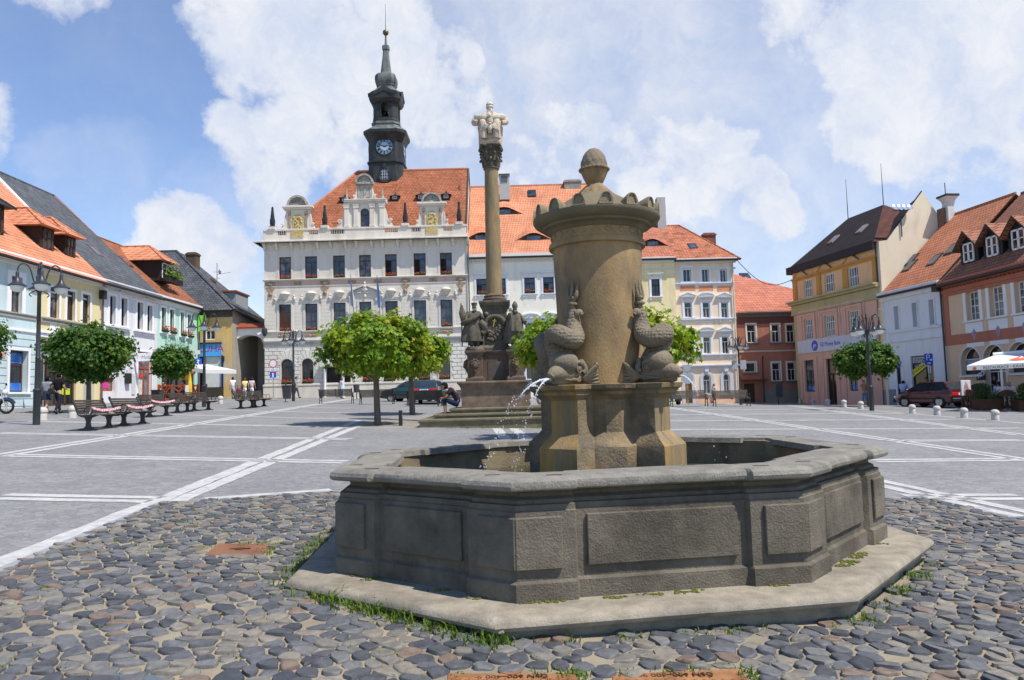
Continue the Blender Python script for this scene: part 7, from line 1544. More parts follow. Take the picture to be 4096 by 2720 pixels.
text('lettering','JÍZDNÍ',.48,((h[0]+h[1])/2-.15,.085,h[3]-.36),0,mat('black_letters',(.03,.03,.03),.6,.05),bp_,sx=.95);text('lettering','NÁHRADNÍ DÍLY',.2,((h[0]+h[1])/2-.1,.085,h[3]-.68),0,mat('grey_letters',(.35,.35,.36),.6,.05),bp_)
mb=MB();c=((h[0]+h[1])/2-.5,h[2]+(h[3]-h[2])*.58);mb.M=Matrix.Translation((c[0],.09,c[1]))@Matrix.Rotation(R(-26),4,'Y');mb.box(-1.0,1.0,0,.02,-.2,.2);st_=mb.build('yellow_banner',mat('yellow_banner',(.75,.66,.05),.6,.06),wl);t_=text('lettering','JÍZDNÍ KOLA !',.27,(c[0],.086,c[1]),0,mat('black_letters',(.03,.03,.03),.6,.05),st_);t_.rotation_euler=(pi/2,R(-26),0);t_.rotation_mode='XYZ'
mb=MB();mb.box(h[1]-.95,h[1]-.12,.17,.2,h[2]+.1,h[2]+(h[3]-h[2])*.74);mb.build('yellow_goods',mat('yellow_goods',(.55,.42,.08),.7,.3,2),wl)
for h in S2[1:]:window(SH_,h,mat('brown_door_wood','#4a3020',.5,.2),G_DARK,y=.15,v=(),hz=(.3,),name='door',fw=.14)
z=SH_.p(cV(1300,375))[1];bars(SH_,'string_course',[(-.12,z-.05,z+.08)],SHW,0,WS);z2=SH_.p(cV(1300,280))[1];bars(SH_,'sill_course',[(-.12,z2-.08,z2+.05)],SHW,.8,WS-.3)
bars(SH_,'eave_cornice',[(-.15,eS-.6,eS-.35),(-.35,eS-.35,eS)],SHW,0,WS);zb_=SH_.p(cV(1250,845))[1];bars(SH_,'grey_plinth',[(-.05,-1.5,zb_)],plaster('grey_base','#8d8f92',var=.12),S2[1][1]+.05,S2[2][0]-.05);bars(SH_,'grey_plinth',[(-.05,-1.5,zb_)],plaster('grey_base','#8d8f92',var=.12),S2[2][1]+.05,WS);bars(SH_,'grey_plinth',[(-.05,-1.5,zb_)],plaster('grey_base','#8d8f92',var=.12),0,S2[1][0]-.05)
rp_=SH_.pe(cU(1570,588),.25);yrS=rp_[0];zrS=rp_[1];RST=tiles('muted_orange_tiles','#c98462','#b97656','#754a38',.26,.22)  # orange tiles a little darker than those of the left row
rS=gable_roof(SH_,0.25,WS,eS,zrS,yrS,RST,ov=.4);sS=(zrS-eS)/yrS
for q in(cU(1228,990),cU(1215,1045),cU(1438,990),cU(1597,890)):skylight(SH_,q,rS,eS,sS,.8,1.1)
a=SH_.p(cU(1540,700),yrS-1);p1=SH_.p(cU(1540,400),yrS-1);w=.9
mb=MB();x_,y_=SH_.p(cU(1515,600),yrS-.5)[0],yrS-.5;zb1=SH_.p(cU(1515,525),y_)[1];zt1=SH_.p(cU(1540,400),y_)[1];mb.box(x_-.3,x_+.3,y_-.3,y_+.3,zb1-3,zb1);mb.loft([[(x_+.25+u*q*.5,y_+.2+v*q*.5,z)for u,v in((-1,-1),(1,-1),(1,1),(-1,1))]for q,z in((.55,zb1-2),(.55,zb1+(zt1-zb1)*.4),(.62,zb1+(zt1-zb1)*.45),(.58,zb1+(zt1-zb1)*.5),(.95,zt1-.15))],mi=1);mb.box(x_-.28,x_+.78,y_-.3,y_+.7,zt1-.15,zt1,2);mb.tube([(x_+.3,y_,zt1),(x_+.3,y_,zt1+.9)],.03,5,mi=2);mb.build('chimney',[BRICK,mat('whitewashed_render',(.62,.60,.58),.9,.15),GUT],rS)
ws_=SH_.world(WS,0,0);AT=-pi/2+R(2);BT=Bld('tan_restaurant_house','tan restaurant house with black dormers and arched openings at the right edge',(ws_.x,ws_.y),AT)
WT_=15;eT=(BT.p(cU(1520,1180))[1]+BT.p(cU(2200,1010))[1])/2;TAN=plaster('tan','#dcbe9f',var=.06);RBR=plaster('brick_red_band','#b3745f',var=.08)
T1=[rc_(BT,cU(a,b),cU(c,d))for a,b,c,d in((1705,1270,1783,1518),(1915,1232,2000,1490),(2140,1190,2235,1460))]
for h in T1:h[2],h[3]=T1[1][2],T1[1][3]
st_=(T1[2][0]-T1[0][0])/2;T1=[[T1[0][0]+st_*i,T1[0][0]+st_*i+1.15,T1[0][2],T1[0][3]]for i in range(6)];T1=[h for h in T1 if h[1]<WT_-.4]
q0=BT.p(cY(1035,600));q1=BT.p(cY(1300,30));T2_=[[q0[0]+st_*i-.1,q0[0]+st_*i+1.7,-.5 if i==1 else q0[1],q1[1],1.0]for i in range(5)];T2_=[h for h in T2_ if h[1]<WT_-.4]
wl=shell_house(BT,0,WT_,eT,T1+T2_,TAN,depth=11,dep=.4)
for i,h in enumerate(T1):
 window(BT,h,WHWOOD,G_CURT,y=.25,v=(.33,.67),hz=(.5,),style='grid',extra=(.25,.75),trim=1,tw=.24,sill=True)
 mb=MB();mb.box(h[0]-.18,h[1]+.18,-.04,-.002,h[2]-1.55,h[2]-.15);m_=(h[0]+h[1])/2;mb.lathe([(.02,0),(.02,.01)],4);o=mb.build('white_panel',WHITE,wl);mb=MB();mb.prism([(m_-.2,h[2]-.75),(m_,h[2]-.5),(m_+.2,h[2]-.75),(m_+.14,h[2]-.95),(m_,h[2]-1.25),(m_-.14,h[2]-.95)],'y',-.06,-.041);mb.build('painted_ornament',mat('blue_pink_ornament',(.35,.26,.33),.8,.4,9),o)
for i,h in enumerate(T2_):
 if i==1:o=window(BT,h,WHWOOD,G_DARK,y=.3,v=(.4,),hz=(.62,),trim=1,tw=.05,name='door',sill=False)
 else:
  o=window(BT,h,WHWOOD,G_DARK,y=.3,v=(),hz=(.57,),trim=1,tw=.05,sill=True);H=h[3]-h[2]
  mb=MB();mb.box(h[0]+.05,h[1]-.05,.27,.29,h[2]+.06,h[2]+H*.54);mb.box(h[0]+.05,h[1]-.05,.25,.27,h[2]+.06,h[2]+.30,1);mb.build('grey_poster',[mat('grey_violet_poster',(.34,.34,.42),.5,.25,2,col2=(.16,.15,.19),s2=.8),mat('black_strip',(.03,.03,.035),.5,.1)],o)
zt2=BT.p(cV(1800,375))[1];bars(BT,'red_band',[(-.05,zt2-.25,zt2+.35)],RBR,0,WT_);bars(BT,'red_corner',[(-.045,zt2+.35,eT-.45)],RBR,0,.55);bars(BT,'eave_cornice',[(-.06,eT-.95,eT-.75),(-.12,eT-.75,eT-.5),(-.25,eT-.4,eT-.15),(-.4,eT-.15,eT)],RBR,0,WT_)
mb=MB()
teeth(mb,0,WT_,44,.5,-.2,-.002,eT-.5,eT-.44)
mb.build('dentil_row',plaster('dark_brick_red','#96584a'),wl)
a0,a1=BT.p(cY(1320,690)),BT.p(cY(1475,500));mb=MB();mb.box(a0[0],a1[0],-.05,-.002,a0[1],a1[1]);po=mb.build('black_board',mat('black_board',(.025,.022,.022),.6,.2),wl);mb=MB();W2,H2=a1[0]-a0[0],a1[1]-a0[1]
mb.prism([(a0[0]+.05,a0[1]+H2*.50),(a1[0]-.05,a0[1]+H2*.92),(a1[0]-.05,a0[1]+H2*.99),(a0[0]+.05,a0[1]+H2*.57)],'y',-.06,-.051);mb.prism([(a0[0]+.05,a0[1]+H2*.36),(a1[0]-.25,a0[1]+H2*.66),(a1[0]-.25,a0[1]+H2*.72),(a0[0]+.05,a0[1]+H2*.45)],'y',-.06,-.051,mi=1);mb.build('stripes',[WHITE,mat('red_poster',(.55,.05,.04),.5,.3,5)],po);t_=text('lettering','STOP',.38,((a0[0]+a1[0])/2+.1,-.062,a0[1]+.32),0,WHITE,po,sx=.9);t_.rotation_euler=(pi/2,R(-20),0)
pipe(BT,.02,-.5,eT-.5,m=IRON);mb=MB();mb.box(-.3,.25,-.5,-.05,eT-.55,eT-.2);mb.build('rainwater_hopper',GUT,BT.root)
rT=gable_roof(BT,0.0,WT_,eT,eT+sS*yrS*1.0,yrS,tiles('brown_red_tiles','#a26e54','#8f6350','#543a30',.26,.22,patch='#5c4638',pamt=.35),ov=.45)
for xl,xr,yb,yt,yr_ in((1700,1782,1015,830,715),(1908,1995,965,770,650),(2135,2260,905,700,575)):
 yf=.75;s0,z0=BT.p(cU(xl,yb),yf);s1=BT.p(cU(xr,yb),yf)[0];zt=BT.p(cU((xl+xr)/2,yt),yf)[1];zr=BT.p(cU((xl+xr)/2,yr_),yf)[1]
 s1=max(s1,s0+.95)
 mb=MB();a,b=s0-.32,s1+.32;m_=(a+b)/2;mb.loft([[(a,y,z0-.5),(b,y,z0-.5),(b,y,zt-.1),(m_,y,zr-.1),(a,y,zt-.1)]for y in(yf,4.6)]);d_=mb.build('dormer',mat('black_boards',(.016,.015,.015),.6,.2),rT)
 mb=MB();mb.loft([[(a-.28,y,zt-.3),(m_,y,zr),(b+.28,y,zt-.3),(b+.28,y,zt-.42),(m_,y,zr-.14),(a-.28,y,zt-.42)]for y in(yf-.35,4.8)]);
 for q,f in enumerate(mb.f):
  if len(f)==6:mb.m[q]=1
 mb.build('dormer_roof',[MATS['brown_red_tiles'],TAR],d_)
 mb=MB();W2,H2=s1-s0,zt-z0
 for q in((s0,s0+.1,z0,zt),(s1-.1,s1,z0,zt),(s0,s1,z0,z0+.1),(s0,s1,zt-.1,zt),(s0+W2/2-.08,s0+W2/2+.08,z0,zt),(s0,s1,z0+H2*.5,z0+H2*.5+.05)):mb.box(q[0],q[1],yf-.07,yf-.003,q[2],q[3])
 w_=mb.build('dormer_window',WHWOOD,d_);mb=MB();mb.quad((s0,yf-.03,z0),(s1,yf-.03,z0),(s1,yf-.03,zt),(s0,yf-.03,zt));mb.build('dormer_pane',G_DARK,d_)
a=BC.world(WC+.3,0,eC-.2);b=BK.world(0,0,zat-.9);mb=MB();mb.tube([a.lerp(b,t/12)-Vector((0,0,1.2*math.sin(pi*t/12)))for t in range(13)],.03,5);tag(mb.build('overhead_cable',IRON),'thin cable strung from the peach house to the ochre bank house','cable')
LF=None
def leaf_mat(name,cols):
 m=bpy.data.materials.new(name);m.use_nodes=True;nt=m.node_tree;N=nt.nodes;L=nt.links;b=N['Principled BSDF'];b.inputs['Roughness'].default_value=.5;b.inputs['Specular IOR Level'].default_value=.35
 a=N.new('ShaderNodeAttribute');a.attribute_name='leaf';rp=N.new('ShaderNodeValToRGB');e=rp.color_ramp.elements
 while len(e)<len(cols):e.new(.5)
 for q,(p,c)in zip(e,cols):q.position=p;q.color=(*c,1)
 L.new(a.outputs['Fac'],rp.inputs[0]);L.new(rp.outputs[0],b.inputs['Base Color'])
 t=N.new('ShaderNodeBsdfTranslucent');ml=N.new('ShaderNodeMix');ml.data_type='RGBA';ml.blend_type='MULTIPLY';ml.inputs[0].default_value=1;L.new(rp.outputs[0],ml.inputs[6]);ml.inputs[7].default_value=(1.5,1.4,.6,1);L.new(ml.outputs[2],t.inputs[0])
 ms=N.new('ShaderNodeMixShader');ms.inputs[0].default_value=.38;L.new(b.outputs[0],ms.inputs[1]);L.new(t.outputs[0],ms.inputs[2]);L.new(ms.outputs[0],N['Material Output'].inputs[0]);return m
LDARK=leaf_mat('dark_maple_leaves',[(0,(.026,.075,.010)),(.45,(.05,.125,.014)),(.8,(.09,.175,.020)),(1,(.14,.21,.03))])
LBRIGHT=leaf_mat('bright_maple_leaves',[(0,(.055,.14,.010)),(.35,(.12,.23,.012)),(.7,(.24,.33,.016)),(.9,(.36,.38,.022)),(1,(.34,.23,.04))])
BARK=mat('grey_brown_bark',(.14,.115,.085),.9,.35,8,bump=1,bscale=22,stretch=(1,1,.25),dist=.03);BARKP=mat('pale_bark',(.32,.27,.19),.9,.3,8,bump=.8,bscale=22,stretch=(1,1,.25))
LEAF=[(0,-.5),(.18,-.42),(.16,-.18),(.5,-.22),(.36,.04),(.42,.22),(.16,.18),(0,.55),(-.16,.18),(-.42,.22),(-.36,.04),(-.5,-.22),(-.16,-.18),(-.18,-.42)]
def tree(label,loc,rx,ry,zb,zt,tr,n,m,bark=None,leaf=.15,seed=0,group='clipped maples on the square',lump=.16,flat=1.0):
 rn=random.Random(seed);root=empty('maple_tree',loc,0,label,'tree',group);zc,rz=(zb+zt)/2,(zt-zb)/2
 mb=MB();lean=(rn.uniform(-.04,.04),rn.uniform(-.04,.04));mb.tube([(0,0,-.2),(0,0,.05),(lean[0],lean[1],zb*.6),(lean[0]*2,lean[1]*2,zb+.2)],[tr*1.5,tr*1.15,tr,tr*.9],10)
 for i in range(9):
  a=2*pi*i/9+rn.uniform(-.3,.3);e=rn.uniform(.5,.85);top=Vector((rx*e*math.cos(a),ry*e*math.sin(a),zc+rz*rn.uniform(-.4,.6)));b0=Vector((lean[0]*2,lean[1]*2,zb+rn.uniform(-.05,.2)));mid=b0.lerp(top,.5)+Vector((0,0,.12));mb.tube([b0,mid,top],[tr*.55,tr*.3,tr*.1],6)
  for k in range(3):q=mid.lerp(top,rn.random());mb.tube([q,q+Vector((rn.uniform(-.4,.4),rn.uniform(-.4,.4),rn.uniform(0,.4)))],[tr*.18,tr*.05],5)
 mb.build('trunk',bark or BARK,root,smooth=60)
 cl=[]
 for _ in range(130):
  d=Vector((rn.gauss(0,1),rn.gauss(0,1),rn.gauss(0,.9))).normalized();f=rn.uniform(.5,.93)*(1+lump*noise.noise(d*2.2+Vector((seed,0,0))))
  c=Vector((d.x*rx*f,d.y*ry*f,zc+d.z*rz*f*flat));cl.append((c,d,rn.random()))
 V,F,A=[],[],[]
 for i in range(n):
  if rn.random()<.86:
   c,d,tn=cl[int(rn.random()*len(cl))];s=min(rx,rz)*.27;off=Vector((rn.gauss(0,1),rn.gauss(0,1),rn.gauss(0,.8)))*s*.6;p=c+off;out=(Vector((p.x/rx,p.y/ry,(p.z-zc)/rz)));tone=tn*.55+.45*rn.random()
  else:
   d=Vector((rn.gauss(0,1),rn.gauss(0,1),rn.gauss(0,1))).normalized();f=rn.uniform(.3,.95);p=Vector((d.x*rx*f,d.y*ry*f,zc+d.z*rz*f));out=d;tone=rn.random()
  if p.z<zb-.1:continue
  nrm=(out.normalized()*.8+Vector((rn.gauss(0,.55),rn.gauss(0,.55),.55+rn.gauss(0,.4)))).normalized();dn=Vector((rn.gauss(0,.5),rn.gauss(0,.5),-1));u=(dn-nrm*dn.dot(nrm)).normalized();w=nrm.cross(u);L_=leaf*rn.uniform(.65,1.3);o=len(V)
  for x,y in LEAF:V.append(p+w*(x*L_)+u*(y*L_)+nrm*(-.22*L_*abs(x)*2-.15*L_*y*y))
  F.append(tuple(range(o,o+len(LEAF))));A.append(min(1,max(0,tone+.3*noise.noise(p*.9+Vector((seed*3,1,2))))))
 me=bpy.data.meshes.new('crown');me.from_pydata([tuple(v)for v in V],[],F);me.materials.append(m);at_=me.attributes.new('leaf','FLOAT','FACE');at_.data.foreach_set('value',A);me.update();link('crown',me,root);return root
def gp(px,d):X=at(px,1500,d).x;return Vector((X,d,g(X,d)))
GR='clipped maples on the square'
tree('big round dark green maple before the yellow house, in the left half',gp(357,33.5),1.85,1.75,1.40,4.05,.10,13000,LDARK,seed=1,leaf=.17)
tree('small round dark green maple with pale trunk before the mint restaurant',gp(690,44),1.25,1.2,1.55,3.55,.08,7500,LDARK,BARKP,seed=2,leaf=.17)
p=gnd(*cE(1335,1440));tree('wide yellow green maple nearest the square centre, left of a second maple',p,1.8,1.7,1.50,3.7,.10,15000,LBRIGHT,seed=3,leaf=.165)
p=gnd(*cE(1612,1330));tree('yellow green maple just behind and right of the wide front maple',p+Vector((.35,0,0)),1.72,1.7,1.55,3.6,.11,13000,LBRIGHT,seed=4,leaf=.175)
tree('bright green maple hidden in its middle by the fountain drum',gp(2425,18.2),2.35,1.8,1.42,3.3,.11,19000,LBRIGHT,seed=5,leaf=.15)
tree('green maple before the white bicycle shop, right of the bank sign',gp(3470,41),1.75,1.7,1.55,3.7,.10,11000,LDARK,seed=6,leaf=.18)
tree('maple almost wholly outside the left edge, a few leaves showing',gp(-172,28),1.75,1.7,2.0,4.4,.10,5000,LDARK,seed=7,leaf=.17)
SLAT=mat('dark_brown_slats',(.055,.042,.032),.55,.3,6,bump=.3,bscale=30,stretch=(1,.2,1))
def bench(label,loc,ang,group,kind='pedestal',W=1.9):
 r=empty('park_bench',loc,ang,label,'bench',group)
 prof=[(.30,.92),(.335,.90),(.31,.84),(.25,.72),(.20,.58),(.15,.47),(.06,.42),(-.12,.40),(-.26,.43),(-.32,.445)]
 for k in range(6):
  t=k/5;y=.305-.14*t;z=.86-.36*t;mb=MB();mb.M=Matrix.Translation((0,y,z))@Matrix.Rotation(R(-22),4,'X');mb.box(-W/2+.03,W/2-.03,-.014,.014,-.030,.030);mb.build('back_slat',SLAT,r,bevel=.006)
 for k in range(5):
  y=.10-.105*k;mb=MB();mb.box(-W/2+.03,W/2-.03,y-.042,y+.042,.425,.452);mb.build('seat_slat',SLAT,r,bevel=.006)
 for s in((-1,1)if kind!='mid' else(-1,1)):
  x=s*(W/2-.0);mb=MB();mb.tube([(x,y,z)for y,z in spl([(0,a,b)for a,b in prof])]if False else[(x,q.y,q.z)for q in spl([(0,a,b)for a,b in prof],4)],.032,7);mb.build('side_frame',BLKIRON,r,smooth=60)
  mb=MB();mb.tube([(x,-.12+.115*math.cos(t),.565+.125*math.sin(t))for t in[2*pi*i/16 for i in range(17)]],.015,6);mb.tube([(x,.17,.66),(x,.0,.655)],.015,6);mb.build('arm_ring',BLKIRON,r,smooth=60)
  mb=MB();xl=s*(W/2-.28)if kind=='pedestal' else s*(W/2-.02)
  if kind=='pedestal':
   mb.loft([[(xl+a,b,z)for a,b in((-w,-d),(w,-d),(w,d),(-w,d))]for w,d,z in((.045,.26,0),(.045,.26,.025),(.04,.12,.06),(.04,.065,.12),(.04,.055,.25),(.04,.09,.36),(.04,.24,.41),(.04,.26,.425))])
  else:
   for b,c in((-.27,-.30),(.20,.26)):mb.tube([(xl,b*.85,.42),(xl,b,.25),(xl,c,.06),(xl,c,0)],[.03,.024,.024,.045],7)
   mb.tube([(xl,-.25,.22),(xl,.22,.22)],.014,5)
  mb.build('leg',BLKIRON,r,smooth=50,bevel=0)
 if kind!='pedestal':mb=MB();mb.tube([(0,q.y,q.z)for q in spl([(0,a,b)for a,b in prof],4)],.02,6);mb.build('middle_brace',BLKIRON,r,smooth=60)
 return r
def benchpair(a,b):A,B=gnd(*a),gnd(*b);return(A+B)/2,A,B
bl=['front bench of the left row, nearest the lamp post, with striped tape','second bench of the left row, behind the front one, with striped tape','third bench of the left row, before the grey litter bin','fourth bench of the left row, before the wooden café fence','last bench of the left row, nearest the second lamp post','front one of the two benches before the arch','rear one of the two benches before the arch']
bp=[(cB(950,1500),cB(1290,1450)),(cB(1380,1445),cB(1655,1408)),(cB(1690,1340),cB(1910,1318)),(cB(1990,1295),cB(2165,1272)),(cC(398,1555),cC(520,1545)),(cC(820,1535),cC(910,1527)),(cC(940,1522),cC(1020,1514))]
BEN=[]
for l,(a,b)in zip(bl,bp):
 c,A,B=benchpair(a,b);d=B-A;ang=math.atan2(d.y,d.x);c.z=g(c.x,c.y);BEN.append((c,ang,bench(l,c,ang,'black benches in the left row')))
for px,lab in((cE(905,1216),'bench seen from behind before the town hall door'),(cE(1328,1222),'bench seen from behind, right of the one before the town hall door')):
 q=gnd(*px);bench(lab,q,pi,'benches seen from behind','legs',2.0)
for px,lab in((cM(750,668),'bench seen from behind in front of the dark teal car'),(cM(1400,668),'bench seen from behind, half hidden by the column monument')):
 q=gnd(*px);bench(lab,q,pi,'benches seen from behind','legs',1.95)
for px,lab in((cW(655,826),'left bench of the pair before the peach house'),(cW(1610,816),'right bench of the pair before the peach house')):
 q=gnd(*px);bench(lab,q,0,'benches before the peach house','legs',1.95)
TAPE=bpy.data.materials.new('red_white_tape');TAPE.use_nodes=True;_nt=TAPE.node_tree;_w=_nt.nodes.new('ShaderNodeTexWave');_w.inputs['Scale'].default_value=3.2;_t=_nt.nodes.new('ShaderNodeTexCoord');_r=_nt.nodes.new('ShaderNodeValToRGB');_r.color_ramp.interpolation='CONSTANT';_r.color_ramp.elements[0].color=(.72,.04,.10,1);_r.color_ramp.elements[1].position=.5;_r.color_ramp.elements[1].color=(.8,.78,.78,1)
_nt.links.new(_t.outputs['Object'],_w.inputs['Vector']);_nt.links.new(_w.outputs['Fac'],_r.inputs[0]);_nt.links.new(_r.outputs[0],_nt.nodes['Principled BSDF'].inputs['Base Color'])
for i,lab in((0,'striped barrier tape across the front bench of the left row'),(1,'striped barrier tape across the second bench of the left row'),(2,'striped barrier tape across the third bench of the left row')):
 c,ang,_=BEN[i];r=empty('barrier_tape',c,ang,lab,'tape','barrier tapes on the benches');mb=MB();n=14
 P=[(-.93+1.86*k/n,-.20-.02*math.sin(k),.64-.07*math.sin(pi*k/n)+.01*math.sin(k*2.1))for k in range(n+1)]
 mb.loft([[(x,y-.02+.012*(j%2),z+dz)for j,dz in enumerate((-.035,.035))]for x,y,z in P],cap=False,closed=False);mb.loft([[(-.93,-.2+.02*k,.64-.06*k+q)for q in(0,.05)]for k in range(4)],cap=False,closed=False);mb.build('ribbon',TAPE,r)
GLOBE=mat('milky_glass',(.78,.78,.76),.25,.05,spec=.5)
def lamp(label,loc,H,ang,n=4):
 r=empty('street_lamp',loc,ang,label,'street lamp','four armed street lamps');mb=MB()
 mb.lathe([(.11,0),(.11,1.1),(.125,1.12),(.125,1.16),(.085,1.2),(.075,2.2),(.085,2.22),(.07,2.25),(.058,H-.9),(.075,H-.88),(.075,H-.7),(.045,H-.66),(.04,H-.2),(.07,H-.15),(.03,H),(.0,H+.1)],14);mb.box(.09,.16,-.03,.03,.95,1.25);mb.build('pole',IRON,r,smooth=40)
 for i in range(n):
  a=i*2*pi/n;c,s=math.cos(a),math.sin(a);f=lambda q,z:(q*c,q*s,z);mb=MB()
  mb.tube(spl([f(.05,H-.95),f(.17,H-.55),f(.27,H-.18),f(.43,H),f(.58,H-.10),f(.62,H-.30)],5),.024,7);mb.tube(spl([f(.06,H-.85),f(.2,H-.95),f(.28,H-1.02),f(.22,H-1.1)],4),.018,6);ar=mb.build('arm',IRON,r,smooth=60)
  mb=MB();mb.lathe([(.03,H-.28),(.055,H-.33),(.05,H-.44),(.075,H-.52),(.12,H-.62),(.20,H-.70),(.275,H-.745),(.275,H-.765),(.20,H-.77)],18,f(.62,0)[:2]);mb.build('shade',IRON,ar,smooth=40)
  mb=MB();mb.lathe([(.20,H-.768),(.20,H-.83),(.17,H-.91),(.10,H-.96),(.02,H-.975)],16,f(.62,0)[:2]);mb.build('globe',GLOBE,ar,smooth=60)
 return r
lamp('tall four armed lamp nearest the camera at the left edge',gnd(*cB(415,1425)),5.35,R(38));lamp('four armed lamp before the ochre shop house',gnd(816,1628),5.1,R(20));lamp('four armed lamp before the left end of the town hall',gnd(1174,1605),4.9,R(0))
lamp('four armed lamp before the white bicycle shop',gnd(3488,1643),4.6,R(35));q=gp(2958,56);lamp('four armed lamp before the corner of the peach and brown houses',q,5.2,R(0))
c=TH.p(cC(1062,855));r=empty('wall_lantern',TH.world(.2,-.55,c[1]),0,'small lantern on the corner of the town hall beside the arch','lantern');mb=MB();mb.tube([(0,.5,.2),(-.15,.2,.6),(0,0,.55),(0,0,.4)],.03,6);mb.build('bracket',IRON,r);mb=MB();mb.lathe([(.05,.4),(.2,.3),(.24,.1),(.15,-.25),(.05,-.35)],10);mb.build('lantern_body',IRON,r,smooth=40)
c=TH.p(cC(1022,862));r=empty('security_camera',TH.world(c[0]-.1,-.5,c[1]),R(10),'white security camera on the corner of the town hall above the arch','camera');mb=MB();mb.M=Matrix.Rotation(R(-18),4,'Y');mb.box(-.28,.2,-.08,.08,-.08,.08);mb.build('housing',WHITE,r,bevel=.02);mb=MB();mb.tube([(.1,.1,0),(.1,.5,0)],.04,6);mb.build('bracket',STEEL,r)
BOL=mat('pale_granite_bollard',(.50,.47,.42),.85,.2,12,bump=.4)
r0_=empty('stone_bollard',(0,0,0),0,'x','bollard','pale stone bollards');mb=MB();mb.lathe([(.13,-.1),(.13,.0),(.125,.20),(.115,.22),(.115,.235),(.145,.25),(.15,.29),(.135,.34),(.10,.38),(.05,.40),(.005,.405)],18);mb.build('shaft',BOL,r0_,smooth=40)
bq=[cV(109,970),cV(237,980),cV(365,992),cV(502,1005),cV(655,1017),cV(815,1035),cV(1303,1077),cV(1538,1093),cV(1795,1118),cV(2090,1142),cX(668,1300),cX(1135,1262),cC(632,1490)]
bn=['pale stone bollard farthest right of the brown house, first of the right row','second bollard of the right row, before the bank','third bollard of the right row, before the bank window','fourth bollard of the right row, before the bank door','fifth bollard of the right row, left of the lamp post','sixth bollard of the right row, just left of the lamp post','first bollard right of the lamp post, before the red car','bollard before the rear wheel of the red car','bollard before the wooden planter of the restaurant','nearest bollard of the right row, at the right edge','bollard beside the tall lamp post at the left','bollard behind the front bench of the left row','bollard between the left benches and the arch']
for i,(q,l)in enumerate(zip(bq,bn)):
 if i==0:r0_.location=gnd(*q);r0_['label']=l
 else:o=dup(r0_,gnd(*q),0,l)
 if i>=10:(o if i else r0_).scale=(1.15,1.15,1.2)
def simple(name,label,cat,loc,parts,ang=0,group=None):
 r=empty(name,loc,ang,label,cat,group)
 for nm,mb,m,*sm in parts:mb.build(nm,m,r,smooth=sm[0]if sm else None)
 return r
def M_(fn):m=MB();fn(m);return m
simple('short_post','short black square post right of the front maple trunk','post',gnd(*cM(230,1092)),[('post',M_(lambda m:m.box(-.055,.055,-.055,.055,-.1,.50)),BLKIRON),('sticker',M_(lambda m:m.box(.056,.06,-.04,.04,.28,.36)),mat('blue_poster',(.03,.14,.50)))])
BIN=mat('dark_grey_bin',(.05,.052,.058),.5,.2)
def binb(m,w=.22,h=.75):m.loft([[(a*k,b*k,z)for a,b in((-w,-w),(w,-w),(w,w),(-w,w))]for k,z in((.75,0),(1,h),(1.08,h),(1.08,h+.05))])
simple('litter_bin','dark grey litter bin before the arched windows of the town hall','litter bin',gp(1148,57),[('bin',M_(lambda m:binb(m,.32,1.0)),BIN)]);simple('litter_bin','grey litter bin between the white house and the café fence','litter bin',gp(631,46),[('bin',M_(lambda m:binb(m,.28,.8)),BIN)])
simple('litter_bin','small dark bin on a post right of the town hall door','litter bin',gp(1425,56),[('post',M_(lambda m:m.tube([(0,.1,0),(0,.1,1.0)],.04,6)),IRON),('bin',M_(lambda m:m.lathe([(.2,.5),(.24,1.1),(.2,1.12)],12)),BIN,40)]);q=gp(3110,58);simple('litter_bin','dark bin on a post before the brown house','litter bin',q,[('post',M_(lambda m:m.tube([(0,.1,0),(0,.1,1.1)],.05,6)),IRON),('bin',M_(lambda m:m.box(-.28,.28,-.2,.2,.6,1.6)),BIN)])
simple('thin_post','thin iron post with round foot before the town hall lamp','post',gnd(*cC(1215,1475)),[('post',M_(lambda m:m.lathe([(.14,0),(.14,.03),(.03,.05),(.03,1.2),(.05,1.25),(0.01,1.3)],8)),IRON,40)])
SBLUE=mat('sign_blue',(.02,.10,.55),.35,.05);SRED=mat('sign_red',(.62,.03,.04),.35,.05);SWH=mat('sign_white',(.78,.78,.78),.35,.03)
def disc(mb,r,y0,y1,z,mi=0,r2=0.0):mb.lathe([(r,y0),(r,y1),(max(r2,.005),y1)],28,mi=mi);n=28*3;mb.v[-n:]=[Vector((p.x,-p.z,z+p.y))for p in mb.v[-n:]]
def post(m,h,r=.03):m.tube([(0,0,-.1),(0,0,h)],r,7)
q=gp(1093,58);k=58/FOC;zz=lambda y:at(*cC(1103,y),58).z-q.z;r=empty('traffic_sign',q,0,'round white sign with red rim on a post left of the town hall','traffic sign')
m=MB();post(m,zz(1095));m.build('post',STEEL,r);m=MB();disc(m,.33,.05,.06,zz(1130),0);disc(m,.265,.061,.066,zz(1130),1);o=m.build('round_plate',[SRED,SWH],r);z=zz(1185);m=MB();m.box(-.23,.23,-.07,-.05,z-.13,z+.13);o2=m.build('text_plate',SWH,r);m=MB();[m.box(-w_,w_,-.075,-.0705,z+h_-.014,z+h_+.014)for w_,h_ in((.08,.08),(.16,.0),(.13,-.07))];m.build('text_lines',mat('grey_letters',(.35,.35,.36),.6,.05),o2);z=zz(1228);m=MB();m.box(-.25,.25,-.07,-.05,z-.25,z+.25);o2=m.build('dead_end_plate',SBLUE,r);m=MB();m.box(-.06,.06,-.08,-.071,z-.23,z+.12);m.box(-.15,.15,-.08,-.071,z+.12,z+.2,1);m.build('dead_end_symbol',[SWH,SRED],o2)
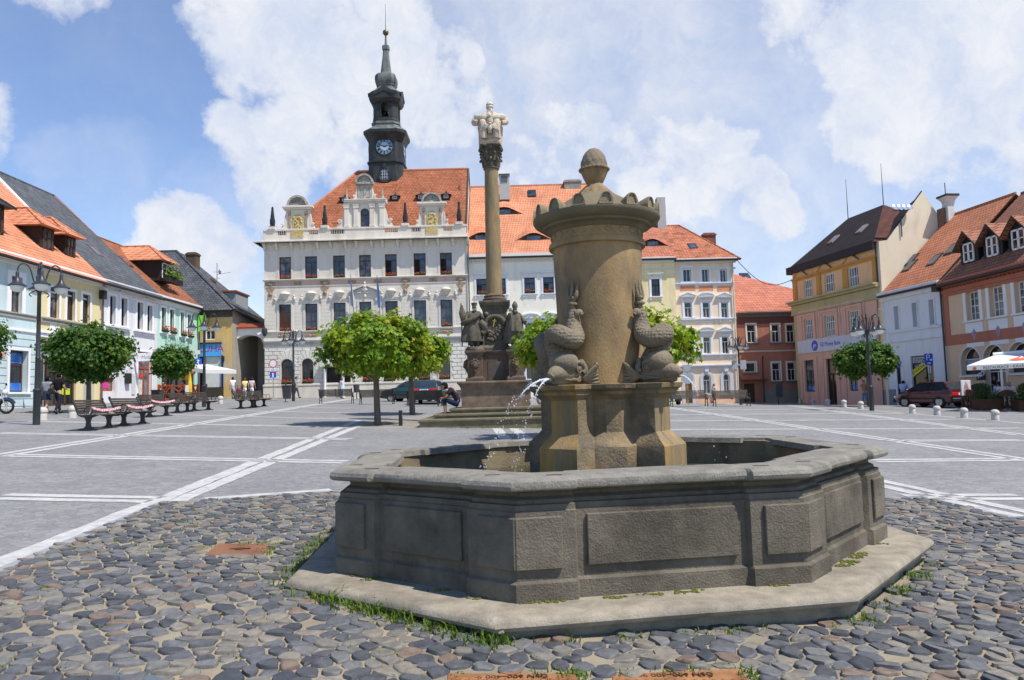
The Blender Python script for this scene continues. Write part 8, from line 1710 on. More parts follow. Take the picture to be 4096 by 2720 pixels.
q=gnd(*cX(672,1112));k=q.y/FOC;H=(1112-85)*.25516*k;r=empty('traffic_sign',q,0,'grey back of a rectangular sign on a post beside the walking couple','traffic sign');m=MB();post(m,H);m.build('post',STEEL,r);m=MB();m.box(-.26,.32,.04,.06,H-.86,H-.02);m.box(-.2,.24,.02,.04,H-.14,H-.10);m.box(-.2,.24,.02,.04,H-.80,H-.76);m.build('plate_back',mat('sign_back_grey',(.42,.43,.44),.45,.1,metal=.3),r,bevel=.01)
q=gp(3585,47);zz=lambda y:at(*cV(1150,y),47).z-q.z;r=empty('traffic_sign',q,0,'round blue sign with a white arrow pointing left on a white post','traffic sign');m=MB();post(m,zz(550),.05);m.build('post',SWH,r);z=zz(602);m=MB();disc(m,.34,.06,.07,z);o=m.build('round_plate',SBLUE,r);m=MB();m.prism([(-.26,z),(-.08,z+.14),(-.08,z+.05),(.27,z+.06),(.27,z-.06),(-.08,z-.05),(-.08,z-.14)],'y',-.085,-.071);m.build('arrow',SWH,o)
q=gp(3717,44);zz=lambda y:at(*cV(1462,y),44).z-q.z;r=empty('traffic_sign',q,0,'blue parking sign with a white letter on a post behind the red car','traffic sign');m=MB();post(m,zz(508),.035);m.build('post',STEEL,r);z1,z0=zz(508),zz(615);m=MB();m.box(-.25,.25,-.07,-.05,z0,z1);o=m.build('blue_plate',SBLUE,r,bevel=.005);text('letter','P',.52,(-.05,-.075,z0+(z1-z0)*.62),0,SWH,o,ext=.003);m=MB();m.box(.05,.2,-.08,-.071,z0+.25,z0+.36);m.box(-.1,.1,-.08,-.071,z0+.06,z0+.14);m.build('symbols',SWH,o);z1,z0=zz(622),zz(692);m=MB();m.box(-.09,.09,-.07,-.05,z0,z1);o=m.build('small_plate',SWH,r);m=MB();m.box(-.012,.012,-.08,-.071,z0+.08,z1-.06);m.prism([(-.05,z0+.1),(.05,z0+.1),(0,z0+.03)],'y',-.08,-.071);m.build('arrow',BLACK,o)
q=gp(793,56);zz=lambda y:at(*cC(440,y),56).z-q.z;r=empty('traffic_sign',q,0,'blue sign with white arrow at the corner of the mint house','traffic sign');m=MB();post(m,zz(1085));m.build('post',STEEL,r);m=MB();m.box(-.28,.28,-.06,-.04,zz(1145),zz(1085));o=m.build('blue_plate',SBLUE,r);m=MB();m.box(-.05,.05,-.07,-.061,zz(1138),zz(1108));m.prism([(-.14,zz(1108)),(.14,zz(1108)),(0,zz(1092))],'y',-.07,-.061);m.build('arrow',SWH,o);m=MB();m.box(-.75,.15,-.05,-.03,zz(1046),zz(1010));m.build('street_name_plate',mat('cream_plate',(.62,.62,.50),.5,.05),r)
q=gp(768,54);zz=lambda y:at(*cC(375,y),54).z-q.z;r=empty('traffic_sign',q,0,'round red no entry sign behind the wooden café fence','traffic sign');m=MB();post(m,zz(1180));m.build('post',STEEL,r);m=MB();disc(m,.31,.05,.06,zz(1198));o=m.build('round_plate',SRED,r);m=MB();m.box(-.2,.2,-.07,-.061,zz(1198)-.05,zz(1198)+.05);m.build('white_bar',SWH,o)
q=gp(2749,57);zz=lambda y:at(*cW(620,y),57).z-q.z;r=empty('traffic_sign',q,0,'grey backs of a triangular and a round sign on a post before the peach house','traffic sign');GB=mat('sign_back_grey',(.42,.43,.44));m=MB();post(m,zz(-60),.035);m.build('post',STEEL,r);m=MB();disc(m,.46,.05,.06,zz(180));m.build('round_plate',GB,r);m=MB();m.prism([(-.42,zz(-120)),(.42,zz(-120)),(0,zz(75))],'y',-.06,-.05);m.build('triangle_plate',GB,r)
q=gp(2958,55.6);zz=lambda y:at(*cS(715,y),56).z-q.z;r=empty('sign_boards',q,0,'two grey sign backs fixed to the lamp post by the peach house','traffic sign');m=MB();m.box(-.55,-.12,-.02,.02,zz(1180),zz(1120));m.box(.1,.55,-.02,.02,zz(1182),zz(1118));m.box(-.1,.1,-.01,.01,zz(1155),zz(1145));m.build('plate_back',GB,r)
CARGL=glass('car_glass',(.03,.04,.05),rough=.03);TYRE=mat('tyre_rubber',(.018,.018,.018),.8,.2);ALLOY=mat('alloy_rim',(.55,.56,.58),.3,.1,metal=.7);BPLAST=mat('black_plastic',(.02,.02,.022),.6,.1);CHROME=mat('chrome',(.7,.7,.72),.25,.1,metal=.8);LAMPR=mat('red_lamp',(.55,.02,.02),.2,.1);LAMPW=mat('clear_lamp',(.65,.68,.7),.15,.1,spec=.8)
def car(label,loc,ang,paint,L=4.1,W=1.66,H=1.42,kind='hatch',plate='3L8 4172'):
 r=empty('parked_car',loc,ang,label,'car','parked cars');h=L/2;w=W/2;z0=.22
 zb=.92 if kind!='suv' else 1.05
 st=[(-h,.42,zb-.12,.90),(-h+.06,z0+.02,zb+.0,.97),(-h+.5,z0,zb+.01,1.0),(.45,z0,zb-.01,1.0),(.85,z0,zb-.03,.99),(h-.55,z0,zb-.17,.96),(h-.12,z0+.04,zb-.28,.90),(h,.36,zb-.36,.80)]
 mb=MB();mb.loft([[(x*w*k,y,z)for x,z in((-.90,a),(-1,a+.14),(-1.01,a+(b-a)*.62),(-.95,b-.03),(-.84,b),(.84,b),(.95,b-.03),(1.01,a+(b-a)*.62),(1,a+.14),(.90,a))]for y,a,b,k in st])
 rb,rf,gb,gf=(-h+.55,.10,-h+.12,.95)if kind=='hatch' else(-h+.45,.25,-h+.12,1.0)
 if kind=='pickup':rb,rf,gb,gf=(-h+.42,.2,-h+.14,1.0)
 G=lambda y,z,k:[(-w*k,y,z),(w*k,y,z)]
 g0,g1=zb-.02,H
 base=[(-w*.90,gb,g0),(w*.90,gb,g0),(w*.90,gf,g0),(-w*.90,gf,g0)];top=[(-w*.70,rb,g1),(w*.70,rb,g1),(w*.70,rf,g1),(-w*.70,rf,g1)];mid=[(Vector(a)*.12+Vector(b)*.88)for a,b in zip(base,top)];mid=[m_+Vector((m_.x*.035,0,.02))for m_ in mid]
 mb.loft([base,mid,top]);bd=mb.build('body',paint,r,smooth=35,bevel=.015,bseg=2)
 mb=MB()
 def pane(a,b,c,d,k0=.06,k1=.10,u0=.05,u1=.95,off=.012):
  a,b,c,d=map(Vector,(a,b,c,d));f=lambda u,v:(a.lerp(b,u)).lerp(d.lerp(c,u),v);n=(b-a).cross(d-a).normalized();P=[f(u0,k0),f(u1,k0),f(u1,1-k1),f(u0,1-k1)];mb.add([p+n*off for p in P],[(0,1,2,3)])
 pane(base[0],base[1],mid[1],mid[0],off=.016);mb_r=mb;mb.build('rear_window',CARGL,bd);mb=MB();pane(base[2],base[3],mid[3],mid[2],off=.016);mb.build('windscreen',CARGL,bd)
 for(a,b,c,d)in((base[1],base[2],mid[2],mid[1]),(base[3],base[0],mid[0],mid[3])):
  mb=MB();pane(a,b,c,d,u0=.07,u1=.46);pane(a,b,c,d,u0=.50,u1=.94);mb.build('side_window',CARGL,bd)
 for s in(-1,1):
  for y in(-h+.72,h-.78):
   mb=MB();n=20;mb.M=Matrix.Translation((s*(w-.09),y,.30))@Matrix.Rotation(pi/2,4,'Y');mb.lathe([(.20,-.02),(.20,-.10),(.29,-.10),(.305,-.07),(.305,.07),(.29,.10),(.20,.10),(.20,.02)],n,cap=False);mb.lathe([(.2,-.02),(.2,.02)],n);t_=mb.build('wheel',TYRE,r,smooth=50)
   mb=MB();mb.M=Matrix.Translation((s*(w-.09),y,.30))@Matrix.Rotation(pi/2,4,'Y');zf=.085*s
   mb.lathe([(.205,zf-.01),(.205,zf+.01),(.17,zf+.012*s),(.165,zf)],20)
   for q in range(7):a=q*2*pi/7;mb.box(0,0,0,0,0,0)if False else mb.loft([[(.03*math.cos(a)-e*.022*math.sin(a),.03*math.sin(a)+e*.022*math.cos(a),zf+.01*f),(.175*math.cos(a)-e*.03*math.sin(a),.175*math.sin(a)+e*.03*math.cos(a),zf+.01*f)][::1]for e,f in((-1,-1),(1,-1),(1,1),(-1,1))],cap=True)
   mb.lathe([(.05,zf-.012),(.05,zf+.016),(.005,zf+.018)],10);mb.build('rim',ALLOY,t_)
   mb=MB();mb.lathe([(.31,.012),(.36,.012),(.36,-.02),(.31,-.02)],20,cap=False);mb.v=[Vector((s*(w*1.0+p.z*.6-.004),y+p.x,max(.24,.30+p.y)))for p in mb.v];mb.build('wheel_arch',BPLAST,bd)
  mb=MB();mb.ball((s*(w+.10),.72,zb+.02),.10,.05,.07,10,7);mb.tube([(s*w*.93,.74,zb-.02),(s*(w+.06),.73,zb)],.02,6);mb.build('mirror',paint,bd,smooth=60)
  mb=MB();mb.box(s*w*.62-.22,s*w*.62+.22,-h-.015,-h+.08,zb-.30,zb-.12);mb.build('tail_light',LAMPR,bd,bevel=.015);mb=MB();mb.box(s*w*.60-.20,s*w*.60+.20,h-.18,h+.005,zb-.42,zb-.30);mb.build('headlight',LAMPW,bd,bevel=.02)
  mb=MB();mb.box(s*(w+.008)-.006,s*(w+.008)+.006,-h+.4,h-.4,.44,.50);mb.build('side_strip',BPLAST,bd)
  mb=MB();mb.box(s*(w+.012)-.015,s*(w+.012)+.015,-.55,-.40,zb-.14,zb-.10);mb.build('door_handle',BPLAST,bd)
 mb=MB();mb.box(-w*.96,w*.96,-h-.07,-h+.15,.30,.50);mb.box(-w*.90,w*.90,h-.14,h+.05,.28,.46);mb.build('bumper',BPLAST,bd,bevel=.04,bseg=2);mb=MB();mb.box(-w*.9,w*.9,-h-.078,-h-.06,.46,.50);mb.build('bumper_trim',CHROME,bd)
 mb=MB();mb.box(-.40,.40,h-.05,h+.015,zb-.44,zb-.30);mb.build('grille',BPLAST,bd);
 for yy,s in((-h-.02,-1),(h+.055,1)):z=(zb-.22)if s<0 else.36;mb=MB();mb.box(-.26,.26,yy-.012,yy+.012,z-.06,z+.06);pl_o=mb.build('number_plate',SWH,bd);text('plate_text',plate,.1,(0,yy+.014*s,z),0 if s<0 else pi,BLACK,pl_o)
 if kind=='hatch':mb=MB();mb.box(-w*.34,w*.34,-h-.012,-h+.05,zb-.16,zb-.10);mb.build('reflector_strip',LAMPR,bd)
 mb=MB();mb.tube([(0,rf-.15,H),(0,rf-.45,H+.3)],.006,5);mb.build('aerial',BPLAST,bd)
 return r
def paint(n,c):return mat('car_paint_'+n,c,.28,.05,2,metal=.15,spec=.6,coat=.8)
q=gnd(3766.6,1632.4);d=Vector((-.36,.93,0)).normalized();c=q+d*1.15+Vector((d.y,-d.x,0))*.70;c.z=g(c.x,c.y);car('dark red hatchback parked before the restaurant terrace',c,math.atan2(d.y,d.x)-pi/2,paint('dark_red',(.07,.008,.012)),L=3.6,W=1.56,H=1.36)
q=gp(1716,45.6);car('dark teal car seen from behind in front of the town hall',q,R(-2),paint('teal',(.018,.05,.062)),L=4.2,W=1.74,H=1.42,kind='suv',plate='4L2 7718');q=gp(1652,49.8);car('dark green car beside the teal one, its silver wheel showing at the left',q+Vector((0,.2,0)),R(78),paint('green',(.015,.05,.045)),L=4.2,W=1.7,H=1.40,kind='suv',plate='2L6 0931')
q=gp(2640,52);car('navy car facing the camera, half hidden by the fountain pedestal',q,pi+R(6),paint('navy',(.02,.04,.12)),L=4.3,W=1.75,H=1.5,kind='suv',plate='1L9 5526')
q=gnd(*cX(-150,1200));r=empty('motorcycle',q,R(10),'dark motorcycle mostly outside the left edge','motorcycle')
for x,nm in((.62,'front_wheel'),(-.78,'rear_wheel')):
 mb=MB();mb.tube([(x+.27*math.cos(t),0,.31+.27*math.sin(t))for t in[2*pi*i/20 for i in range(21)]],.055,8);o=mb.build(nm,TYRE,r,smooth=60);mb=MB()
 for i in range(10):a=2*pi*i/10;mb.tube([(x,0,.31),(x+.24*math.cos(a),0,.31+.24*math.sin(a))],.012,5)
 mb.build('spokes',CHROME,o)
mb=MB();mb.tube(spl([(.45,0,.85),(.25,0,.92),(0,0,.86),(-.3,0,.78)]),[r_.x for r_ in spl([(.10,0,0),(.17,0,0),(.16,0,0),(.10,0,0)])],12);mb.build('tank',paint('navy',(.02,.04,.12)),r,smooth=60);mb=MB();mb.ball((0,0,.48),.26,.16,.2);mb.tube([(-.1,-.18,.32),(-.95,-.2,.4)],[.05,.07],8);mb.build('engine',CHROME,r,smooth=50);mb=MB();mb.tube([(-.2,0,.82),(-.6,0,.80),(-.95,0,.90)],[.12,.13,.06],8,flat=1.3);mb.build('saddle',BLKIRON,r,smooth=60)
mb=MB();mb.tube([(.62,.1,.31),(.42,.1,.98)],.025,6);mb.tube([(.62,-.1,.31),(.42,-.1,.98)],.025,6);mb.tube([(.35,-.38,1.05),(.42,0,1.0),(.35,.38,1.05)],.018,6);mb.build('fork',CHROME,r);mb=MB();mb.ball((.55,0,.92),.12,.12,.13);mb.build('headlight',LAMPW,r,smooth=60)
for s in(-1,1):mb=MB();mb.tube([(.38,s*.3,1.05),(.42,s*.36,1.25)],.01,5);mb.ball((.42,s*.38,1.28),.03,.08,.06);mb.build('mirror',BLKIRON,r,smooth=60)
mb=MB();mb.tube([(.62+.33*math.cos(t),0,.31+.33*math.sin(t))for t in[R(20+i*14)for i in range(10)]],.07,6,flat=.4);mb.build('mudguard',paint('navy',(.02,.04,.12)),r,smooth=60)
def px_person(label,q,ang,h,d=None,**k):
 p=gnd(*q)if d is None else gp(q[0],d);return person(label,p,ang,h,**k)
cp=gnd(*cX(905,1203));
WC=dict(WALK);WC2={**{a:v for a,v in WALK.items()if a[0]in 'hkat'},'eR':(.20,.04,.79),'wR':(.33,.03,.825),'eL':(-.13,-.02,.65),'wL':(-.13,.05,.53)}
w,P=person('woman in grey patterned top and denim skirt, her arm round a man in black',Vector((cp.x-.50,cp.y-.0,g(cp.x-.5,cp.y))),R(-8),1.66,pose=WC2,hair='#120f14',top='#8a8f94',bottom='#2a3240',sleeve=.35,legs='skirt',shoes='#a8866a',hairlen=.03)
mb=MB();mb.ball((.06,-.15,1.05),.22,.07,.12,12,8);mb.tube([(-.12,-.06,1.38),(-.02,-.12,1.25),(.08,-.15,1.12)],.015,5);bg_=mb.build('bag',BLKIRON);bg_.location=w.location;bg_.rotation_euler=(0,R(18),R(-8));tag(bg_,'black shoulder bag on the back of the woman in the denim skirt','bag')
person('man in black t-shirt and dark jeans walking away beside the woman in the denim skirt',cp,R(-12),1.80,pose={**WALK,'eR':(.14,.02,.65),'wR':(.11,.13,.60)},hair='#0d0b0b',top='#141414',bottom='#1d2230',sleeve=.75)
px_person('woman in white top and light blue shorts walking towards the arch',cP(1090,1158),R(5),1.70,d=56,pose=WALK,hair='#3a1d16',top='#eeeeee',bottom='#9fb4d8',sleeve=.4,legs='shorts',hairlen=.0)
px_person('woman in pale yellow top pushing a dark red pram towards the arch',cP(1320,1150),R(10),1.62,d=56,pose={**WALK,'eL':(-.15,.06,.66),'wL':(-.14,.2,.6),'eR':(.13,.08,.66),'wR':(.12,.2,.6)},hair='#7a4526',top='#ead98c',bottom='#e8e8ee',sleeve=.5,hairlen=.02)
px_person('woman in white patterned top right of the woman with the pram',cP(1450,1150),R(-5),1.66,d=56,pose=WALK,hair='#4a1a1a',top='#cfc8cf',bottom='#dcdce4',sleeve=.4,hairlen=.02)
pp_=gp(cP(1215,1100)[0],56.7);r=empty('pram',pp_,R(10),'dark red pram pushed by the woman in the yellow top','pram');mb=MB();mb.ball((0,0,.62),.25,.38,.22);mb.build('carrycot',mat('dark_red_cloth',(.16,.02,.03),.8),r,smooth=60);mb=MB();mb.tube([(-.2,-.35,.7),(-.2,-.6,1.0),(.2,-.6,1.0),(.2,-.35,.7)],.015,5);mb.build('handle',IRON,r)
for x in(-.25,.25):
 for y in(-.3,.3):mb=MB();mb.tube([(x,y+.11*math.cos(t),.12+.11*math.sin(t))for t in[2*pi*i/12 for i in range(13)]],.02,6);mb.build('wheel',TYRE,r)
w,P=px_person('man with a dark shoulder bag and a jacket, striding right before the town hall',cE(480,1145),R(-90),1.74,d=57.5,pose=WALK,hair='#3a2418',top='#8b9a94',bottom='#39485f',sleeve=.55);mb=MB();mb.box(-.10,.10,-.32,-.08,.95,1.35);b_=mb.build('shoulder_bag',BLKIRON,bevel=.04);b_.location=w.location;b_.rotation_euler=w.rotation_euler;tag(b_,'black bag on the back of the man striding before the town hall','bag')
px_person('red haired woman in a light blue dress before the town hall door',cE(957,1150),R(-100),1.68,d=57.5,hair='#b3491f',top='#9db8d2',bottom='#9db8d2',sleeve=.5,legs='skirt',hairlen=.03)
sp=at(*cM(1455,700),23.75);ztp=mz0+ztop3;SITM={**SIT,'che':(0,.08,.29),'nck':(0,.15,.37),'hed':(0,.19,.385),'sL':(-.10,.11,.345),'sR':(.10,.11,.345),'kL':(-.07,.24,.165),'aL':(-.07,.23,-.09),'tL':(-.075,.31,-.125),'kR':(.07,.24,.165),'aR':(.07,.23,-.09),'tR':(.075,.31,-.125),'eL':(-.13,.20,.21),'wL':(-.05,.27,.19),'eR':(.13,.20,.21),'wR':(.05,.27,.20)}
person('man in dark t-shirt and denim shorts sitting hunched on the monument steps',Vector((sp.x,23.75,ztp-.0)),R(90),1.76,pose=SITM,skn=SKIN2,hair='#0e0c0c',top='#2c2430',bottom='#16233f',sleeve=.75,legs='capri')
sp=at(*cN(1195,1250),23.9);person('person in a pale top seated at the far right end of the monument steps',Vector((sp.x,23.9,ztp)),R(-75),1.68,pose=SITM,hair='#2a1d16',top='#c9bfb8',bottom='#b9b0a6',sleeve=.4)
px_person('dark haired person beside the navy car, left of the left pair bench',cW(285,740),R(60),1.66,hair='#1a1212',top='#7c6a66',bottom='#39485f');w,P=px_person('woman with brown hair and blue dress behind the left pair bench',cW(540,742),R(-60),1.70,hair='#5a3620',top='#3f7fc2',bottom='#2f6fb5',legs='skirt',sleeve=.0,hairlen=.05)
mb=MB();mb.ball((0,-.17,1.18),.16,.10,.22);b_=mb.build('backpack',BLKIRON,smooth=60);b_.location=w.location;b_.rotation_euler=w.rotation_euler;tag(b_,'black backpack on the woman in the blue dress','bag')
px_person('woman in white top and dark skirt walking behind the right pair bench',cW(1225,745),R(-80),1.66,pose=WALK,hair='#a06a3a',top='#e4dede',bottom='#20222c',legs='skirt',sleeve=.3);w,P=px_person('man in light blue t-shirt with a black bag behind the right pair bench',cW(1560,735),R(-85),1.82,pose=WALK,hair='#2a1a14',top='#bcd4dc',bottom='#39404c',legs='shorts',sleeve=.6)
mb=MB();mb.box(-.14,.14,-.38,-.10,.82,1.12);b_=mb.build('shoulder_bag',BLKIRON,bevel=.04);b_.location=w.location;b_.rotation_euler=w.rotation_euler;tag(b_,'black bag of the man in the light blue t-shirt','bag')
px_person('person in orange brown top and jeans raising a camera before the bank',cV(838,965),R(150),1.70,d=50,pose={'eL':(-.17,.07,.74),'wL':(-.04,.12,.87),'eR':(.17,.07,.74),'wR':(.04,.12,.87)},hair='#6a4028',top='#b5765a',bottom='#5f83a8',sleeve=.4,legs='capri');px_person('man in pale blue shirt and jeans bending before the white shop',cV(1200,940),R(-40),1.72,d=49,pose={'che':(0,.06,.72),'nck':(0,.11,.81),'hed':(0,.14,.84),'sL':(-.105,.08,.785),'sR':(.105,.08,.785),'eL':(-.135,.16,.66),'wL':(-.10,.24,.60),'eR':(.135,.16,.66),'wR':(.10,.24,.60)},hair='#171214',top='#b4c2e0',bottom='#41618a',sleeve=.55)
px_person('dark haired person in grey t-shirt before the bicycle shop window',(cY(330,800)[0],1600),R(100),1.74,d=45.5,skn=SKIN2,hair='#141010',top='#8d9794',bottom='#2c3038',sleeve=.7)
DT=39.0
tp=lambda q,d=DT:at(*cY(*q),d)
TW=mat('dark_stained_wood',(.085,.036,.022),.6,.25,4,bump=.3)
def planter(label,q0,q1,d,bush):
 a,b=tp(q0,d),tp(q1,d);x0,x1=min(a.x,b.x),max(a.x,b.x);c=Vector(((x0+x1)/2,d,0));c.z=g(c.x,c.y);W=(x1-x0)/2
 r=empty('wooden_planter',c,0,label,'planter','wooden planters of the terrace');mb=MB();mb.loft([[(s*W*k,t*.3*k,z)for s,t in((-1,-1),(1,-1),(1,1),(-1,1))]for k,z in((.92,0),(1,.48),(1.05,.48),(1.05,.54))]);mb.build('box',TW,r);mb=MB()
 for _ in range(520):
  p=Vector((rnd.uniform(-W,W),rnd.gauss(0,.2),.55+abs(rnd.gauss(0,.14))));u=Vector((rnd.gauss(0,1),rnd.gauss(0,1),rnd.gauss(0,1))).normalized()*.07;v=u.orthogonal().normalized()*.035;mb.add([p-u,p+v,p+u,p-v],[(0,1,2,3)])
 if bush:
  for _ in range(900):
   dd=Vector((rnd.gauss(0,1),rnd.gauss(0,1),rnd.gauss(0,1))).normalized()*rnd.uniform(.22,.36);p=Vector((bush*W,0,1.0))+dd;u=Vector((rnd.gauss(0,1),rnd.gauss(0,1),rnd.gauss(0,1))).normalized()*.05;v=u.orthogonal().normalized()*.03;mb.add([p-u,p+v,p+u,p-v],[(0,1,2,3)])
  mb.tube([(bush*W,0,.5),(bush*W,0,.8)],.025,6)
 mb.build('shrub',mat('dark_shrub',(.03,.075,.02),.6,.4,7,col2=(.09,.12,.03),s2=4,amt2=.4),r);return r
planter('wooden planter with a round clipped bush, left on the restaurant terrace',(1290,1290),(1760,1290),36.0,-.3);planter('wooden planter with a dark bush cut by the right edge of the photo',(2060,1340),(2500,1340),35.0,.1)
def tfence(label,q0,q1,d0,d1,H=.95):
 a,b=tp(q0,d0),tp(q1,d1);a.z,b.z=g(a.x,a.y),g(b.x,b.y);L_=(b-a).length;ang=math.atan2(b.y-a.y,b.x-a.x);r=empty('terrace_fence',a,ang,label,'fence','low wooden fences of the terrace');mb=MB();n=int(L_/.16)
 arc=[(L_*k/12,H-.12+.16*math.sin(pi*k/12))for k in range(13)];mb.prism([(0,H-.3)]+arc+[(L_,H-.3)],'y',-.03,.03);mb.box(0,L_,-.03,.03,.08,.22)
 for k in range(n+1):u=(L_-.09)*k/n;mb.box(u,u+.09,-.02,.02,.05,H-.29)
 mb.build('panel',TW,r);return r
tfence('low dark wooden fence panel beside the ice cream board',(1020,1255),(1320,1290),37.5,36.6);tfence('low dark wooden fence panel between the two planters',(1740,1290),(2110,1300),36,35.6)
tfence('dark wooden fence behind the ice cream board along the terrace',(1200,1000),(1500,990),42.5,41.5,1.25)
c=tp((1105,990),37.2);q=Vector((c.x,37.2,g(c.x,37.2)));H1=tp((1105,690),37.2).z-q.z;H0=tp((1105,990),37.2).z-q.z;W2=(tp((1198,800),37.2).x-tp((1005,800),37.2).x)/2;r=empty('ice_cream_board',q,R(3),'white board with a picture of a tall ice cream cone on the terrace','sign');mb=MB();mb.box(-W2,W2,-.03,.03,H0,H1);b_=mb.build('board',SWH,r,bevel=.01);mb=MB();mb.box(-W2,-W2+.05,-.02,.02,0,H0);mb.box(W2-.05,W2,-.02,.02,0,H0);mb.build('legs',IRON,r)
mb=MB();Hh=H1-H0;pr=lambda P,y=-.04,mi=0:mb.prism([(x*W2,H0+z*Hh)for x,z in P],'y',y,-.031,mi)
pr([(-.3,.05),(.3,.05),(.45,.28),(-.45,.28)],mi=0)
for z,w_ in((.30,.58),(.42,.52),(.53,.44),(.63,.35),(.72,.26),(.80,.17),(.87,.09)):pr([(-w_,z-.03),(-w_*.9,z-.07),(w_*.8,z-.05),(w_,z+.01),(w_*.8,z+.06),(-w_*.8,z+.04)],-.045-z*.01,1)
mb.build('ice_cream_picture',[mat('waffle_orange',(.75,.35,.04),.5,.2,20),mat('swirl_pink_brown',(.48,.22,.22),.5,.4,12,col2=(.65,.52,.48),s2=6)],b_)
AW=mat('awning_white',(.80,.80,.78),.8,.03,trans=.25);q0,q1=tp((1112,405),34),tp((1640,205),36.4);e1=tp((2520,330),33);c=Vector((tp((1780,700),38).x,38,0));c.z=g(c.x,c.y)
r=empty('terrace_awning',c,0,'big white awning with red emblem and lettering over the restaurant terrace','awning');Z=-c;fl_=q0+Z;fr_=e1+Z;bl_=q1+Z;br_=tp((2600,120),35.6)+Z
mb=MB();n=8;mb.loft([[Vector(fl_).lerp(fr_,k/n).lerp(Vector(bl_).lerp(br_,k/n),t)+Vector((0,0,.0))for k in range(n+1)]for t in(0,.5,1)],cap=False,closed=False);mb.poly([fl_,bl_,bl_-Vector((0,0,.02)),fl_-Vector((0,0,.02))]);mb.build('canopy',AW,r)
vh=(tp((1130,405),34).z-tp((1130,500),34).z);mb=MB();dv=Vector((0,0,-vh));n_=(fr_-fl_).normalized();mb.loft([[p,p+dv]for p in(fl_,fl_.lerp(fr_,.5),fr_)],cap=False,closed=False);mb.loft([[p,p+dv]for p in(fl_,fl_.lerp(bl_,.5))],cap=False,closed=False);va=mb.build('valance',AW,r)
ang=math.atan2(n_.y,n_.x);ts_=lambda nm,s,q,sz,m,d:(lambda p:text(nm,s,sz,p+Z+Vector((0,-.03,0)),ang,m,va,align='LEFT'))(tp(q,d));BLK2=mat('black_letters',(.03,.03,.03),.6,.05)
t_=ts_('lettering','RESTAURACE - KAVÁRNA - PENZION',(1420,450),.185,BLK2,33.75);t_.rotation_euler=(pi/2,-math.asin(max(-.2,min(.2,n_.z))),ang);t_.scale=(.92,1,1)
p=tp((1268,452),33.9)+Z;mb=MB();mb.M=Matrix.Translation(p+Vector((0,-.03,0)))@Matrix.Scale(.34,4);mb.prism([(-.30,-.24),(.30,-.24),(.30,.05),(.18,.16),(.08,.12),(0,.24),(-.08,.12),(-.18,.16),(-.30,.05)],'y',-.012,0);mb.build('crown_emblem',mat('brick_red_emblem',(.42,.06,.03),.6,.1),va)
T0=lambda u,t:Vector(fl_).lerp(fr_,u).lerp(Vector(bl_).lerp(br_,u),t)+Vector((0,-.01,.025));mb=MB();mb.poly([T0(u,t)for u,t in((.52,.30),(.62,.22),(.9,.22),(1,.30),(1,.72),(.86,.80),(.72,.76),(.60,.5))]);mb.build('red_emblem',mat('orange_red_emblem',(.75,.14,.06),.7,.1),r);mb=MB()
for k in range(5):u=.66+.07*k;mb.poly([T0(u,.38)+Vector((0,0,.01)),T0(u+.045,.36)+Vector((0,0,.01)),T0(u+.045,.58)+Vector((0,0,.01)),T0(u+.01,.6)+Vector((0,0,.01))])
mb.build('emblem_letters',SWH,r);mb=MB();p0=tp((1785,480),37.0);mb.tube([p0+Z,Vector((p0.x,p0.y,g(p0.x,p0.y)))+Z],.06,8);mb.tube([bl_+Vector((0,.05,.05)),br_+Vector((0,.05,.05))],.09,8);mb.build('awning_post',SWH,r)
def table(label,q,d):
 c=tp(q,d);c.z=g(c.x,c.y);r=empty('cafe_table',c,0,label,'table','terrace tables');mb=MB();mb.lathe([(.45,.70),(.45,.73),(.02,.735)],18);mb.build('tabletop',SWH,r,smooth=30);mb=MB();mb.tube([(0,0,.7),(0,0,.04)],.03,7);mb.lathe([(.22,0),(.2,.03),(.03,.05)],12);mb.build('leg',STEEL,r);return r
def guest(label,q,d,ang,**k):
 c=tp(q,d);zs=g(c.x,d)+.45;ch=empty('cafe_chair',Vector((c.x,d,g(c.x,d))),ang,'white metal chair under the '+label.split(' at ')[0],'chair','terrace chairs');mb=MB();mb.box(-.2,.2,-.2,.2,.41,.44);mb.build('seat',SWH,ch);mb=MB();mb.box(-.2,.2,-.23,-.20,.6,.85);mb.tube([(-.19,-.21,.42),(-.19,-.215,.85)],.015,5);mb.tube([(.19,-.21,.42),(.19,-.215,.85)],.015,5);mb.build('backrest',SWH,ch)
 for x in(-.18,.18):
  for y in(-.18,.18):mb=MB();mb.tube([(x,y,0),(x,y,.42)],.013,5);mb.build('leg',STEEL,ch)
 return person(label,Vector((c.x,d,zs-.0)),ang,1.7,pose={**SIT,'eL':(-.14,.10,.23),'wL':(-.08,.22,.26),'eR':(.14,.10,.23),'wR':(.08,.22,.26)},**k)
table('small round white table between the seated terrace guests',(1800,1000),38.4);table('small round white table at the right edge of the terrace',(2250,1000),38.0)
guest('man in pale blue shirt at the terrace table, facing the square',(1700,900),39.2,R(200),hair='#3a2a22',top='#b9c6e8',bottom='#39404c',sleeve=.6);guest('man in white shirt at the terrace table, his back to the square',(1815,950),37.6,R(10),hair='#1a1210',top='#e6e2d8',bottom='#39404c',sleeve=.6);guest('blonde woman in white blouse at the terrace table',(2000,900),38.9,R(90),hair='#b58a52',top='#dcd6dc',bottom='#c8c2cc',sleeve=.6,hairlen=.03)
